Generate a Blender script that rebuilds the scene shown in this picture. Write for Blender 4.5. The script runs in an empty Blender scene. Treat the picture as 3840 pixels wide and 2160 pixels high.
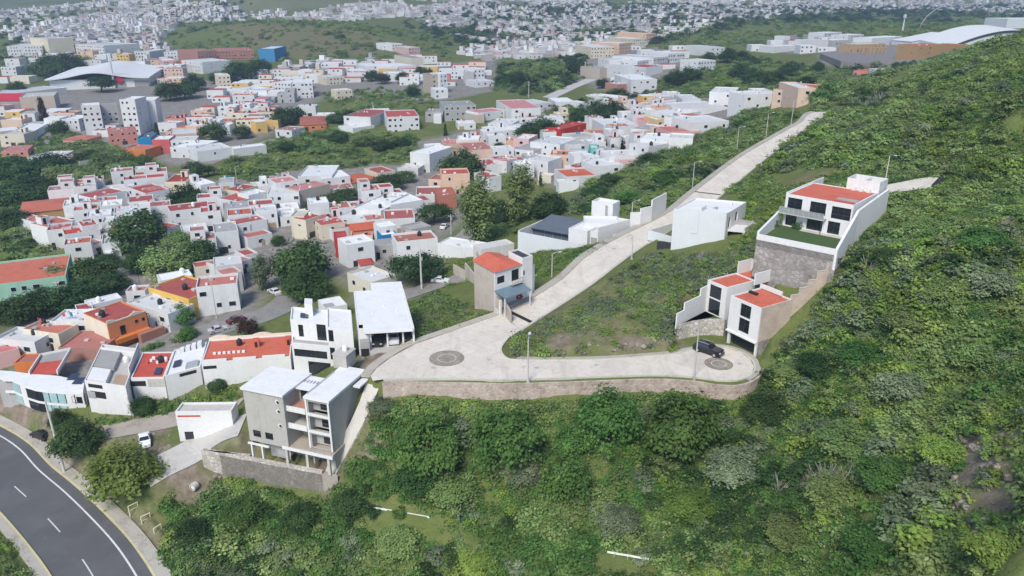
import bpy, bmesh, math, random
import numpy as np
from mathutils import Vector
from mathutils.geometry import tessellate_polygon
SC = bpy.context.scene
COL = SC.collection
R = math.radians
rnd = random.Random(11)
NR = np.random.default_rng(5)
# ------------------------------------------------------------------ camera
CAMZ = 80.0
PITCH = R(21.2)
FPX = 2832.0
cp, sp = math.cos(PITCH), math.sin(PITCH)
cd = bpy.data.cameras.new('camera'); cam = bpy.data.objects.new('camera', cd); COL.objects.link(cam)
cd.sensor_width = 36.0; cd.lens = 36.0 * FPX / 3840.0
cd.clip_start = 1.0; cd.clip_end = 20000.0
cam.location = (0, 0, CAMZ); cam.rotation_euler = (math.pi / 2 - PITCH, 0, 0)
SC.camera = cam

def ray(u, v):                       # photograph pixel (3840 x 2160) -> direction
    x = (u - 1920) / FPX; y = -(v - 1080) / FPX
    return np.array([x, cp + y * sp, -sp + y * cp])
def at_z(u, v, z):
    d = ray(u, v); t = (z - CAMZ) / d[2]
    return np.array([d[0] * t, d[1] * t, z])
def project(p):
    x, y, z = p[0], p[1], p[2] - CAMZ
    f = y * cp - z * sp; up = y * sp + z * cp
    return 1920 + FPX * x / f, 1080 - FPX * up / f
DS = 3840 / 2576.0
def D(x, y): return (x * DS, y * DS)             # overview coordinates
ZX = (0, 950, 1900, 2840); ZY = (0, 500, 1050, 1600)
def Z(c, r, x, y): return (ZX[c] + x / 2.576, ZY[r] + y / 2.576)   # enlarged-tile coordinates

# ------------------------------------------------------------------ terrain
CT = [
 (0,1060,6),(150,1200,6.5),(350,1440,7.5),(0,1250,6.2),(0,1440,7),(200,1400,7),(110,1110,6.3),(260,1300,7),
 (130,1045,8.5),(230,1050,9.6),(585,1066,15.2),(602,1092,13.8),(630,1060,15.6),(520,1092,12.6),(450,1110,11.4),(500,1130,11.6),(365,1117,11),(450,1180,11),(560,1030,13),(610,1000,14.5),(300,1060,10.5),
 (530,1210,9.3),(700,1215,10.2),(830,1220,11.3),(480,1250,8.5),(600,1350,7),(700,1440,5.5),(450,1350,7.5),
 (940,950,24.6),(950,1060,20),(890,1150,15.5),(1000,1008,22.7),(1100,1004,22.9),(1250,1000,23),(1400,1000,23),(1520,1000,23),(1640,1003,22.9),(1760,1012,22.8),(1850,1022,22.8),(1930,1000,23.5),
 (1000,1150,17.5),(1000,1300,12.5),(1000,1440,9),(1150,1080,20),(1300,1100,19.6),(1300,1250,14.8),(1300,1440,10.8),(1450,1080,20.3),(1600,1100,20),(1600,1250,16),
 (1600,1440,13),(1850,1100,21),(1900,1250,19),(1900,1440,18),(2100,1000,27),(2200,1200,28),(2200,1440,26),(2400,1000,33),
 (2400,1250,34),(2400,1440,33),(2570,800,40),(2570,1100,40),(2570,1440,40),(2100,800,33),(2300,800,38),(2150,700,38),
 (2250,600,42),(2400,600,45),(2570,550,47),(1950,850,28),(2280,465,44),(2380,450,45),(2200,520,42.5),(1960,465,38),(1900,470,35.5),
 (2100,420,43),(2300,400,46),(2570,400,51),(2250,300,50),(2400,250,55),(2570,250,61),(2570,84,66),(2300,190,52),(2150,260,44),
 (2420,140,58),(2250,150,40),(2150,200,34),(2400,104,44),(2576,58,50),
 (1300,815,25.5),(1440,705,27),(1510,655,28.3),(1590,605,29.3),(1710,540,30.5),(1785,485,31.5),(1910,387,35),(2035,300,39.8),(2055,283,41),
 (1150,890,25.5),(1400,925,25.5),(1700,920,25.5),(1860,925,25.5),
 (1550,750,28.5),(1750,650,32),(1680,780,28.5),(1350,880,26),(1850,640,34),(1650,650,30),(1950,680,35),
 (1000,885,24.8),(1130,780,19.5),(1250,800,25.2),(1060,865,25),(1090,715,16),(1180,660,17),(1250,640,18.5),(1380,650,22.5),
 (1500,560,24),(1600,500,24),(1350,560,19),(1200,600,16),(1050,590,13),(1250,480,15),(1450,460,16.5),(1600,400,22),(1700,440,27),
 (1500,350,17),(1650,330,21),(1800,330,29),(1900,290,34),
 (900,700,14),(800,760,13.5),(650,760,12),(790,935,19.5),(740,960,16.5),(640,960,14.5),(560,830,12),(480,960,13),(340,1000,11.5),
 (300,870,10),(150,850,9),(0,900,8.5),(0,760,7),(200,720,7.5),(400,640,8.5),(600,640,10),(800,600,11.5),(0,600,5),(200,550,7),
 (400,520,8.5),(700,520,10),(900,520,12),(0,450,4),(200,420,6),(400,420,8),(700,400,9.5),(900,400,11),(1100,380,13),(1300,360,15),
 (0,350,6),(300,330,9),(600,300,11),(900,290,13),(1200,290,16),(1500,270,20),(1750,250,25),(1950,240,31),(0,250,10),(300,230,12),
 (600,210,14),(900,210,16),(1200,200,18.5),(1500,190,23),(1800,180,28),(2050,180,33),(0,170,16),(300,170,16.5),(600,160,20),
 (900,160,20),(1150,160,21),(1450,140,27),(1700,130,33),(1900,125,35),(2100,130,38),
 (450,100,32),(600,130,25),(650,60,48),(800,62,47),(900,72,44),(1050,110,30),(520,62,45),(650,30,53),(300,60,44.5),(300,20,58),(0,80,34),(0,30,48.6),(0,0,68),
 (150,110,30),(1300,110,22),(1300,50,40),(1300,0,69),(1750,110,32),(1850,60,46),(1600,60,35.6),(2000,30,48.6),(2000,0,68),(2300,60,41),
 (2250,35,49.6),(2500,40,46),(2576,0,68),(650,0,72),(900,30,54),(1000,0,70),(1600,0,69),
]
RAW = [(-3500,3200,300),(-1500,3200,290),(0,3200,290),(1500,3200,290),(3500,3200,300),(-6000,6000,700),(0,6000,700),(6000,6000,700),
 (-45,40,6),(-15,40,5.5),(20,40,12),(45,40,30),(-30,28,6),(30,28,20)]
_cx = []
for a, b, z in CT:
    p = at_z(a * DS, b * DS, z); _cx.append((p[0] / p[1], math.log(p[1]), z))
for x, y, z in RAW: _cx.append((x / y, math.log(y), z))
_cx = np.array(_cx)
def _phi(r2): return 0.5 * r2 * np.log(r2 + 1e-12)
def _fit(c):
    n = len(c); P = np.c_[np.ones(n), c[:, 0], c[:, 1]]
    d2 = ((c[:, None, :2] - c[None, :, :2]) ** 2).sum(2)
    A = np.zeros((n + 3, n + 3)); A[:n, :n] = _phi(d2) + np.eye(n) * 2e-4
    A[:n, n:] = P; A[n:, :n] = P.T
    return np.linalg.solve(A, np.r_[c[:, 2], 0, 0, 0])
_w = _fit(_cx)
def tps(x, y):
    x = np.atleast_1d(np.asarray(x, float)); y = np.maximum(np.atleast_1d(np.asarray(y, float)), 20)
    s = x / y; t = np.log(y); out = np.empty(len(s))
    for i in range(0, len(s), 20000):
        a = s[i:i + 20000]; b = t[i:i + 20000]
        d2 = (a[:, None] - _cx[None, :, 0]) ** 2 + (b[:, None] - _cx[None, :, 1]) ** 2
        out[i:i + 20000] = _phi(d2) @ _w[:-3] + _w[-3] + _w[-2] * a + _w[-1] * b
    return out
# the fitted surface on a fine grid, read back bilinearly
_gs = np.linspace(-1.6, 1.6, 641); _gt = np.linspace(math.log(20), math.log(7500), 721)
_gg = np.meshgrid(_gs, _gt); _gy = np.exp(_gg[1]).ravel(); _G = tps(_gg[0].ravel() * _gy, _gy).reshape(721, 641)
def tps(x, y):
    x = np.atleast_1d(np.asarray(x, float)); y = np.maximum(np.atleast_1d(np.asarray(y, float)), 20.01)
    a = np.clip((x / y + 1.6) / 3.2 * 640, 0, 639.999); b = np.clip((np.log(y) - _gt[0]) / (_gt[-1] - _gt[0]) * 720, 0, 719.999)
    i = a.astype(int); j = b.astype(int); a -= i; b -= j
    return (_G[j, i] * (1 - a) + _G[j, i + 1] * a) * (1 - b) + (_G[j + 1, i] * (1 - a) + _G[j + 1, i + 1] * a) * b
def _hash(i, j, k): 
    n = (i * 374761393 + j * 668265263 + k * 974634777) & 0x7fffffff
    n = ((n ^ (n >> 13)) * 1274126177) & 0x7fffffff
    return ((n ^ (n >> 16)) & 0xffff) / 65535.0
def vnoise(x, y, k=0):
    x = np.asarray(x, float); y = np.asarray(y, float)
    i = np.floor(x).astype(np.int64); j = np.floor(y).astype(np.int64); fx = x - i; fy = y - j
    fx = fx * fx * (3 - 2 * fx); fy = fy * fy * (3 - 2 * fy)
    return (_hash(i, j, k) * (1 - fx) + _hash(i + 1, j, k) * fx) * (1 - fy) + (_hash(i, j + 1, k) * (1 - fx) + _hash(i + 1, j + 1, k) * fx) * fy
def inpoly(px, py, poly):
    px = np.asarray(px, float); py = np.asarray(py, float); res = np.zeros(px.shape, bool); n = len(poly)
    for a in range(n):
        x0, y0 = poly[a][:2]; x1, y1 = poly[(a + 1) % n][:2]
        if y0 == y1: continue
        c = ((y0 > py) != (y1 > py)) & (px < (x1 - x0) * (py - y0) / (y1 - y0) + x0)
        res ^= c
    return res
def polydist(px, py, poly, closed=True):
    px = np.asarray(px, float); py = np.asarray(py, float); best = np.full(px.shape, 1e9); n = len(poly)
    for a in range(n if closed else n - 1):
        x0, y0 = poly[a][:2]; x1, y1 = poly[(a + 1) % n][:2]
        dx, dy = x1 - x0, y1 - y0; l2 = dx * dx + dy * dy + 1e-9
        t = np.clip(((px - x0) * dx + (py - y0) * dy) / l2, 0, 1)
        best = np.minimum(best, np.hypot(px - x0 - t * dx, py - y0 - t * dy))
    return best
PADS = []        # (poly, z-function, blend width)
def terr(x, y):
    x = np.atleast_1d(np.asarray(x, float)); y = np.atleast_1d(np.asarray(y, float))
    z = tps(x, y)
    for poly, zf, bw, bb in PADS:
        m = (x > bb[0]) & (x < bb[1]) & (y > bb[2]) & (y < bb[3])
        if not m.any(): continue
        xs, ys = x[m], y[m]
        d = polydist(xs, ys, poly); d = np.where(inpoly(xs, ys, poly), 0, d)
        k = 1 - np.clip(d / bw, 0, 1); k = k * k * (3 - 2 * k)
        z[m] = z[m] * (1 - k) + zf(xs, ys) * k
    return z
def add_pad(poly, zf, bw):
    a = np.array([p[:2] for p in poly]); PADS.append((poly, zf, bw, (a[:, 0].min() - bw, a[:, 0].max() + bw, a[:, 1].min() - bw, a[:, 1].max() + bw)))
_ts = np.exp(np.linspace(math.log(35), math.log(5200), 420))
def P(px, h=0.0, last=False):                    # where the sight line meets a surface h above the ground
    d = ray(*px); X = d[0] * _ts; Y = d[1] * _ts; q = CAMZ + d[2] * _ts - (terr(X, Y) + h)
    k = np.nonzero(q < 0)[0]
    if not len(k): k = [len(_ts) - 1]
    if last: k = np.nonzero((q[:-1] > 0) & (q[1:] < 0))[0] + 1
    k = max(k[-1 if last else 0], 1); a, b = _ts[k - 1], _ts[k]
    for _ in range(2):
        tt = np.linspace(a, b, 12); q = CAMZ + d[2] * tt - (terr(d[0] * tt, d[1] * tt) + h)
        j = np.nonzero(q < 0)[0]; j = max(j[0], 1) if len(j) else 11
        a, b = tt[j - 1], tt[j]
    t = (a + b) / 2
    return np.array([d[0] * t, d[1] * t, CAMZ + d[2] * t])
def gz(x, y): return float(terr([x], [y])[0])

# ------------------------------------------------------------------ mesh helpers
class MB:
    def __init__(s): s.v = []; s.f = []; s.m = []
    def add(s, vs, fs, m=0):
        o = len(s.v); s.v += [tuple(map(float, p)) for p in vs]
        s.f += [tuple(i + o for i in f) for f in fs]; s.m += [m] * len(fs); return s
    def box(s, x0, y0, z0, x1, y1, z1, m=0):
        return s.add([(x0,y0,z0),(x1,y0,z0),(x1,y1,z0),(x0,y1,z0),(x0,y0,z1),(x1,y0,z1),(x1,y1,z1),(x0,y1,z1)],
            [(0,3,2,1),(4,5,6,7),(0,1,5,4),(1,2,6,5),(2,3,7,6),(3,0,4,7)], m)
    def prism(s, poly, z0, z1, m=0, top=True):
        if len(poly[0]) < 3: poly = [(p[0], p[1]) for p in poly]
        a = sum(poly[i][0] * poly[(i + 1) % len(poly)][1] - poly[(i + 1) % len(poly)][0] * poly[i][1] for i in range(len(poly)))
        if a < 0: poly = poly[::-1]
        n = len(poly); vs = [(p[0], p[1], z0) for p in poly] + [(p[0], p[1], z1) for p in poly]
        fs = [(i, (i + 1) % n, n + (i + 1) % n, n + i) for i in range(n)]
        for t in tessellate_polygon([[Vector((p[0], p[1], 0)) for p in poly]]):
            (a0, b0, c0) = t; p0, p1, p2 = poly[a0], poly[b0], poly[c0]
            if (p1[0]-p0[0])*(p2[1]-p0[1]) - (p1[1]-p0[1])*(p2[0]-p0[0]) < 0: b0, c0 = c0, b0
            fs.append((n + a0, n + b0, n + c0)); fs.append((a0, c0, b0))
        return s.add(vs, fs, m)
    def cyl(s, x, y, z0, z1, r, n=12, r2=None, m=0):
        r2 = r if r2 is None else r2
        vs = [(x + r * math.cos(2*math.pi*i/n), y + r * math.sin(2*math.pi*i/n), z0) for i in range(n)]
        vs += [(x + r2 * math.cos(2*math.pi*i/n), y + r2 * math.sin(2*math.pi*i/n), z1) for i in range(n)]
        fs = [(i, (i+1) % n, n + (i+1) % n, n + i) for i in range(n)] + [tuple(range(n))[::-1], tuple(range(n, 2*n))]
        return s.add(vs, fs, m)
    def lathe(s, x, y, prof, n=12, m=0):
        vs = []; fs = []
        for r, z in prof: vs += [(x + r * math.cos(2*math.pi*i/n), y + r * math.sin(2*math.pi*i/n), z) for i in range(n)]
        for k in range(len(prof) - 1):
            fs += [(k*n+i, k*n+(i+1) % n, (k+1)*n+(i+1) % n, (k+1)*n+i) for i in range(n)]
        fs += [tuple(range(n))[::-1], tuple(range((len(prof)-1)*n, len(prof)*n))]
        return s.add(vs, fs, m)
    def tube(s, pts, r, n=6, m=0):
        pts = [Vector(p) for p in pts]; rs = r if isinstance(r, (list, tuple)) else [r] * len(pts); vs = []; fs = []
        for i, p in enumerate(pts):
            t = (pts[min(i+1, len(pts)-1)] - pts[max(i-1, 0)]).normalized()
            a = t.orthogonal().normalized() if abs(t.z) > .95 else t.cross(Vector((0,0,1))).normalized(); b = t.cross(a)
            vs += [tuple(p + a * rs[i] * math.cos(2*math.pi*k/n) + b * rs[i] * math.sin(2*math.pi*k/n)) for k in range(n)]
        for i in range(len(pts) - 1):
            fs += [(i*n+k, (i+1)*n+k, (i+1)*n+(k+1) % n, i*n+(k+1) % n) for k in range(n)]
        fs += [tuple(range(n)), tuple(range((len(pts)-1)*n, len(pts)*n))[::-1]]
        return s.add(vs, fs, m)
    def done(s, name, mats, parent=None, loc=None, rz=None, smooth=False):
        me = bpy.data.meshes.new(name); me.from_pydata(s.v, [], s.f)
        mats = mats if isinstance(mats, (list, tuple)) else [mats]
        for m in mats: me.materials.append(m)
        if len(mats) > 1: me.polygons.foreach_set('material_index', s.m)
        if smooth: me.polygons.foreach_set('use_smooth', [True] * len(me.polygons))
        me.update()
        return link(name, me, parent, loc, rz)
def link(name, me, parent=None, loc=None, rz=None):
    o = bpy.data.objects.new(name, me); COL.objects.link(o)
    if parent: o.parent = parent
    if loc is not None: o.location = loc
    if rz is not None: o.rotation_euler = (0, 0, rz)
    return o
def tag(o, label, cat, group=None):
    o['label'] = label; o['category'] = cat
    if group: o['group'] = group
    return o
def thing(name, label, cat, loc, rz=0.0, group=None):
    o = bpy.data.objects.new(name, None); COL.objects.link(o); o.empty_display_size = 0.5
    o.location = tuple(map(float, loc)); o.rotation_euler = (0, 0, rz)
    return tag(o, label, cat, group)
def struct(o, kind='structure'): o['kind'] = kind; return o
def npmesh(name, V, F, mats, attr=None):
    me = bpy.data.meshes.new(name); F = np.asarray(F, np.int32); n = F.shape[1]
    me.vertices.add(len(V)); me.vertices.foreach_set('co', np.asarray(V, np.float32).ravel())
    me.loops.add(F.size); me.loops.foreach_set('vertex_index', F.ravel())
    me.polygons.add(len(F)); me.polygons.foreach_set('loop_start', np.arange(0, F.size, n, dtype=np.int32))
    try: me.polygons.foreach_set('loop_total', np.full(len(F), n, np.int32))
    except Exception: pass
    for m in (mats if isinstance(mats, (list, tuple)) else [mats]): me.materials.append(m)
    for k, (dom, typ, val) in (attr or {}).items():
        a = me.attributes.new(k, typ, dom)
        a.data.foreach_set('color' if 'COLOR' in typ else 'value', np.asarray(val, np.float32).ravel())
    me.update(calc_edges=True); me.validate()
    return me
HAZE = 0.00025; EXPO = 0.98
FOOT = []
# ------------------------------------------------------------------ materials
def mat(name):
    m = bpy.data.materials.new(name); m.use_nodes = True; nt = m.node_tree
    return m, nt, nt.nodes['Principled BSDF']
def nd(nt, typ, **kw):
    n = nt.nodes.new(typ)
    for k, v in kw.items():
        if k.startswith('i_'): n.inputs[k[2:].replace('_', ' ')].default_value = v
        else: setattr(n, k, v)
    return n
def ramp(nt, fac, stops):
    r = nt.nodes.new('ShaderNodeValToRGB'); e = r.color_ramp.elements
    while len(e) < len(stops): e.new(0.5)
    for el, (p, c) in zip(e, stops): el.position = p; el.color = (*c, 1)
    nt.links.new(fac, r.inputs[0]); return r.outputs[0]
def mix(nt, fac, a, b, mode='MIX'):
    n = nt.nodes.new('ShaderNodeMix'); n.data_type = 'RGBA'; n.blend_type = mode
    for i, v in ((0, fac), (6, a), (7, b)):
        if isinstance(v, (int, float)): n.inputs[i].default_value = v
        elif isinstance(v, tuple): n.inputs[i].default_value = (*v, 1)
        else: nt.links.new(v, n.inputs[i])
    return n.outputs[2]
def pos(nt): return nt.nodes.new('ShaderNodeNewGeometry').outputs['Position']
def noise(nt, vec, scale, detail=4, rough=.6):
    n = nd(nt, 'ShaderNodeTexNoise'); n.inputs['Scale'].default_value = scale; n.inputs['Detail'].default_value = detail
    n.inputs['Roughness'].default_value = rough; nt.links.new(vec, n.inputs['Vector']); return n.outputs[0]
def stretch(nt, vec, s):
    n = nd(nt, 'ShaderNodeMapping'); n.inputs['Scale'].default_value = s; nt.links.new(vec, n.inputs['Vector']); return n.outputs[0]
def bump(nt, b, h, st, dist=.05):
    n = nd(nt, 'ShaderNodeBump'); n.inputs['Strength'].default_value = st; n.inputs['Distance'].default_value = dist
    nt.links.new(h, n.inputs['Height']); nt.links.new(n.outputs[0], b.inputs['Normal'])
def mul(c, k): return tuple(x * k for x in c)

def vary(nt, c, smin, smax, vmin, vmax):
    oi = nd(nt, 'ShaderNodeObjectInfo'); hs = nd(nt, 'ShaderNodeHueSaturation'); nt.links.new(c, hs.inputs['Color'])
    for inp, lo_, hi_, k in (('Saturation', smin, smax, 3.7), ('Value', vmin, vmax, 11.3)):
        w = nd(nt, 'ShaderNodeMath', operation='MULTIPLY'); w.inputs[1].default_value = k; nt.links.new(oi.outputs['Random'], w.inputs[0])
        f = nd(nt, 'ShaderNodeMath', operation='FRACT'); nt.links.new(w.outputs[0], f.inputs[0])
        q = nd(nt, 'ShaderNodeMapRange'); q.inputs[3].default_value = lo_; q.inputs[4].default_value = hi_
        nt.links.new(f.outputs[0], q.inputs[0]); nt.links.new(q.outputs[0], hs.inputs[inp])
    return hs.outputs[0]
MC = {}
def paint(name, col, dirt=.35, rough=.8):
    """painted or rendered masonry: cloudy weathering, rain streaks running down from the top, a little different from house to house"""
    if name in MC: return MC[name]
    m, nt, b = mat(name); p = pos(nt)
    a = noise(nt, p, .35, 5); s = noise(nt, stretch(nt, p, (1.6, 1.6, .10)), 1.6, 5, .65)
    g = sum(col) / 3; dk = tuple((c * .50 + g * .10) * k for c, k in zip(col, (1.0, .97, .9)))
    f = nd(nt, 'ShaderNodeMath', operation='MULTIPLY'); nt.links.new(a, f.inputs[0]); nt.links.new(s, f.inputs[1])
    c = ramp(nt, f.outputs[0], [(.12, col), (.26, mul(col, .94)), (.36, tuple(c * (1 - dirt) + d * dirt for c, d in zip(col, dk))), (.5, tuple(c * (1 - dirt) + d * dirt for c, d in zip(mul(col, .9), dk)))])
    c = mix(nt, .25 if dirt > .2 else .08, c, ramp(nt, noise(nt, p, 2.4, 4, .7), [(.35, mul(col, .72)), (.6, mul(col, 1.04))]))
    nt.links.new(c if name.startswith('near_') else vary(nt, c, .8, 1.15, .86, 1.03), b.inputs['Base Color']); b.inputs['Roughness'].default_value = rough
    MC[name] = m; return m
def roofpaint(name, col):
    """waterproofing paint on a flat roof: blotchy, with paler worn patches and dark puddle stains"""
    if name in MC: return MC[name]
    m, nt, b = mat(name); p = pos(nt)
    a = noise(nt, p, .45, 6, .65); d = noise(nt, p, 2.2, 4)
    g = sum(col) / 3
    q = .88 if min(col) > .5 else .70
    c1 = ramp(nt, a, [(.30, mul(col, q)), (.5, col), (.72, tuple(c * .92 + g * .12 for c in col))])
    c2 = mix(nt, .35 if q < .8 else .15, c1, ramp(nt, d, [(.35, mul(col, .6)), (.65, mul(col, 1.12))]))
    nt.links.new(c2 if name.startswith('near_') else vary(nt, c2, .86, 1.06, .70, 1.05), b.inputs['Base Color']); b.inputs['Roughness'].default_value = .85
    MC[name] = m; return m
def stone(name, c1, c2, joint, scale=1.4):
    if name in MC: return MC[name]
    m, nt, b = mat(name); p = pos(nt)
    v = nd(nt, 'ShaderNodeTexVoronoi'); v.inputs['Scale'].default_value = scale; nt.links.new(p, v.inputs['Vector'])
    e = nd(nt, 'ShaderNodeTexVoronoi', feature='DISTANCE_TO_EDGE'); e.inputs['Scale'].default_value = scale; nt.links.new(p, e.inputs['Vector'])
    sx = nd(nt, 'ShaderNodeSeparateColor'); nt.links.new(v.outputs['Color'], sx.inputs[0])
    c = ramp(nt, sx.outputs[0], [(0, mul(c1, .7)), (.45, c1), (1, c2)])
    c = mix(nt, .5, c, ramp(nt, noise(nt, p, .5, 5), [(.35, mul(c1, .55)), (.65, c2)]))
    k = ramp(nt, e.outputs['Distance'], [(.02, (1, 1, 1)), (.09, (0, 0, 0))])
    c = mix(nt, k, c, joint); nt.links.new(c, b.inputs['Base Color']); b.inputs['Roughness'].default_value = .95
    bump(nt, b, e.outputs['Distance'], .6, .15); MC[name] = m; return m
def brickmat(name, c1, c2, joint):
    if name in MC: return MC[name]
    m, nt, b = mat(name); tc = nd(nt, 'ShaderNodeTexCoord')
    # brick courses run along the wall whichever way it faces
    sx = nd(nt, 'ShaderNodeSeparateXYZ'); nt.links.new(tc.outputs['Object'], sx.inputs[0])
    ad = nd(nt, 'ShaderNodeMath', operation='ADD'); nt.links.new(sx.outputs[0], ad.inputs[0]); nt.links.new(sx.outputs[1], ad.inputs[1])
    cb = nd(nt, 'ShaderNodeCombineXYZ'); nt.links.new(ad.outputs[0], cb.inputs[0]); nt.links.new(sx.outputs[2], cb.inputs[1])
    br = nd(nt, 'ShaderNodeTexBrick'); br.inputs['Scale'].default_value = 1.0
    br.inputs['Brick Width'].default_value = .42; br.inputs['Row Height'].default_value = .24; br.inputs['Mortar Size'].default_value = .018
    for k, c in (('Color1', c1), ('Color2', c2), ('Mortar', joint)): br.inputs[k].default_value = (*c, 1)
    nt.links.new(cb.outputs[0], br.inputs['Vector'])
    c = mix(nt, .4, br.outputs[0], ramp(nt, noise(nt, pos(nt), .5, 5), [(.3, mul(c1, .6)), (.7, mul(c2, 1.15))]))
    nt.links.new(c, b.inputs['Base Color']); b.inputs['Roughness'].default_value = .95; MC[name] = m; return m
def plain(name, col, rough=.6, metal=0.0, spec=.5):
    if name in MC: return MC[name]
    m, nt, b = mat(name)
    c = ramp(nt, noise(nt, pos(nt), 1.5, 4), [(.3, mul(col, .86)), (.7, mul(col, 1.1))])
    nt.links.new(c, b.inputs['Base Color'])
    b.inputs['Roughness'].default_value = rough; b.inputs['Metallic'].default_value = metal
    b.inputs['Specular IOR Level'].default_value = spec; MC[name] = m; return m
WALLS = dict(white=(.66,.67,.665), offwhite=(.61,.60,.565), cream=(.66,.60,.47), peach=(.66,.46,.33), tan=(.46,.40,.33), grey=(.40,.40,.39),
    orange=(.60,.22,.09), yellow=(.66,.44,.14), red=(.50,.05,.04), salmon=(.58,.24,.19), pink=(.66,.40,.38), blue=(.03,.22,.44), teal=(.10,.45,.38),
    mint=(.26,.50,.36), ochre=(.42,.27,.13), brick=(.40,.16,.11), lilac=(.50,.47,.56))
ROOFS = dict(white=(.66,.67,.67), red=(.40,.065,.048), terracotta=(.46,.115,.062), dusty=(.40,.14,.11), pink=(.52,.18,.17), grey=(.36,.36,.36), pale=(.62,.60,.57), slate=(.13,.15,.18))
def wallm(n): return paint('paint_' + n, WALLS[n])
def roofm(n): return roofpaint('roof_' + n, ROOFS[n])
M_GLASS = plain('window_glass', (.012, .016, .02), .06, 0, .8)
M_FRAME = plain('window_frame', (.55, .56, .57), .5)
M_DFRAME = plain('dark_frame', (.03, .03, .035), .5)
M_TANK = plain('black_plastic', (.018, .018, .02), .45)
M_WTANK = plain('white_plastic', (.7, .7, .68), .5)
M_METAL = plain('galvanised_steel', (.46, .48, .48), .45, .4)
M_POLE = paint('concrete_pole', (.52, .51, .47), .4)
M_CONC = paint('near_grey_concrete', (.40, .385, .355), .5)
M_LCONC = paint('light_concrete', (.50, .48, .44), .6)
M_STONE = stone('stone_masonry', (.34, .29, .25), (.50, .45, .39), (.30, .27, .24), 1.5)
M_STONEW = stone('pale_stone', (.46, .42, .37), (.60, .56, .50), (.28, .25, .22), 1.5)
M_STONEG = stone('grey_stone', (.26, .235, .22), (.40, .365, .34), (.22, .20, .185), 1.4)
M_BRICK = brickmat('tan_block', (.46, .36, .29), (.56, .45, .37), (.48, .43, .38))
M_RED = brickmat('red_brick', (.38, .19, .13), (.45, .24, .17), (.40, .36, .32))
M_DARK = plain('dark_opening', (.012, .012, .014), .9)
M_WOOD = plain('sawn_timber', (.35, .24, .14), .8)

def mk_paving():
    m, nt, b = mat('concrete_paving'); p = pos(nt)
    c = ramp(nt, noise(nt, p, .22, 6, .65), [(.32, (.52, .455, .375)), (.5, (.61, .545, .455)), (.7, (.66, .595, .505))])
    c = mix(nt, .45, c, ramp(nt, noise(nt, p, 1.8, 5, .7), [(.3, (.42, .40, .36)), (.62, (.60, .57, .52))]))
    tr = noise(nt, stretch(nt, p, (.9, .12, 1)), 1.0, 4)       # long tyre-rubbed streaks
    c = mix(nt, ramp(nt, tr, [(.50, (0, 0, 0)), (.72, (.40, .40, .40))]), c, (.36, .325, .275))
    # cast slabs with tarred joints, hairline cracks here and there
    mp = nd(nt, 'ShaderNodeMapping'); mp.inputs['Rotation'].default_value = (0, 0, R(-52)); nt.links.new(p, mp.inputs['Vector'])
    br = nd(nt, 'ShaderNodeTexBrick'); br.offset = 0; br.inputs['Scale'].default_value = 1; br.inputs['Brick Width'].default_value = 3.6; br.inputs['Row Height'].default_value = 3.2; br.inputs['Mortar Size'].default_value = .022; nt.links.new(mp.outputs[0], br.inputs['Vector'])
    br.inputs['Color1'].default_value = (0, 0, 0, 1); br.inputs['Color2'].default_value = (.16, .16, .16, 1); br.inputs['Mortar'].default_value = (.75, .75, .75, 1)
    c = mix(nt, br.outputs[0], c, (.30, .27, .235))
    c = mix(nt, ramp(nt, noise(nt, p, .9, 6, .75), [(.54, (0, 0, 0)), (.72, (.75, .75, .75))]), c, (.30, .265, .225))
    nt.links.new(c, b.inputs['Base Color']); b.inputs['Roughness'].default_value = .9; return m
M_PAVE = mk_paving()
def mk_asphalt():
    m, nt, b = mat('asphalt'); p = pos(nt)
    c = ramp(nt, noise(nt, p, .25, 5), [(.3, (.08, .081, .083)), (.7, (.115, .115, .117))])
    c = mix(nt, .3, c, ramp(nt, noise(nt, p, 14, 3), [(.3, (.05, .05, .055)), (.7, (.13, .13, .135))]))
    c = mix(nt, ramp(nt, noise(nt, p, .12, 3), [(.52, (0, 0, 0)), (.56, (.5, .5, .5))]), c, (.075, .075, .078))
    c = mix(nt, ramp(nt, noise(nt, p, .7, 6, .8), [(.6, (0, 0, 0)), (.75, (.5, .5, .5))]), c, (.16, .155, .15))
    nt.links.new(c, b.inputs['Base Color']); b.inputs['Roughness'].default_value = .8; return m
M_ASPH = mk_asphalt()
M_LINE = paint('road_paint', (.62, .62, .60), .7)
M_KERB = paint('kerb_concrete', (.50, .49, .42), .7)
M_YKERB = paint('faded_yellow_kerb', (.56, .50, .28), .7)
M_SIDEW = paint('sidewalk_concrete', (.42, .39, .33), .9)
M_COBBLE = stone('cobble', (.26, .22, .17), (.40, .35, .29), (.20, .17, .14), 4.0)

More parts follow.
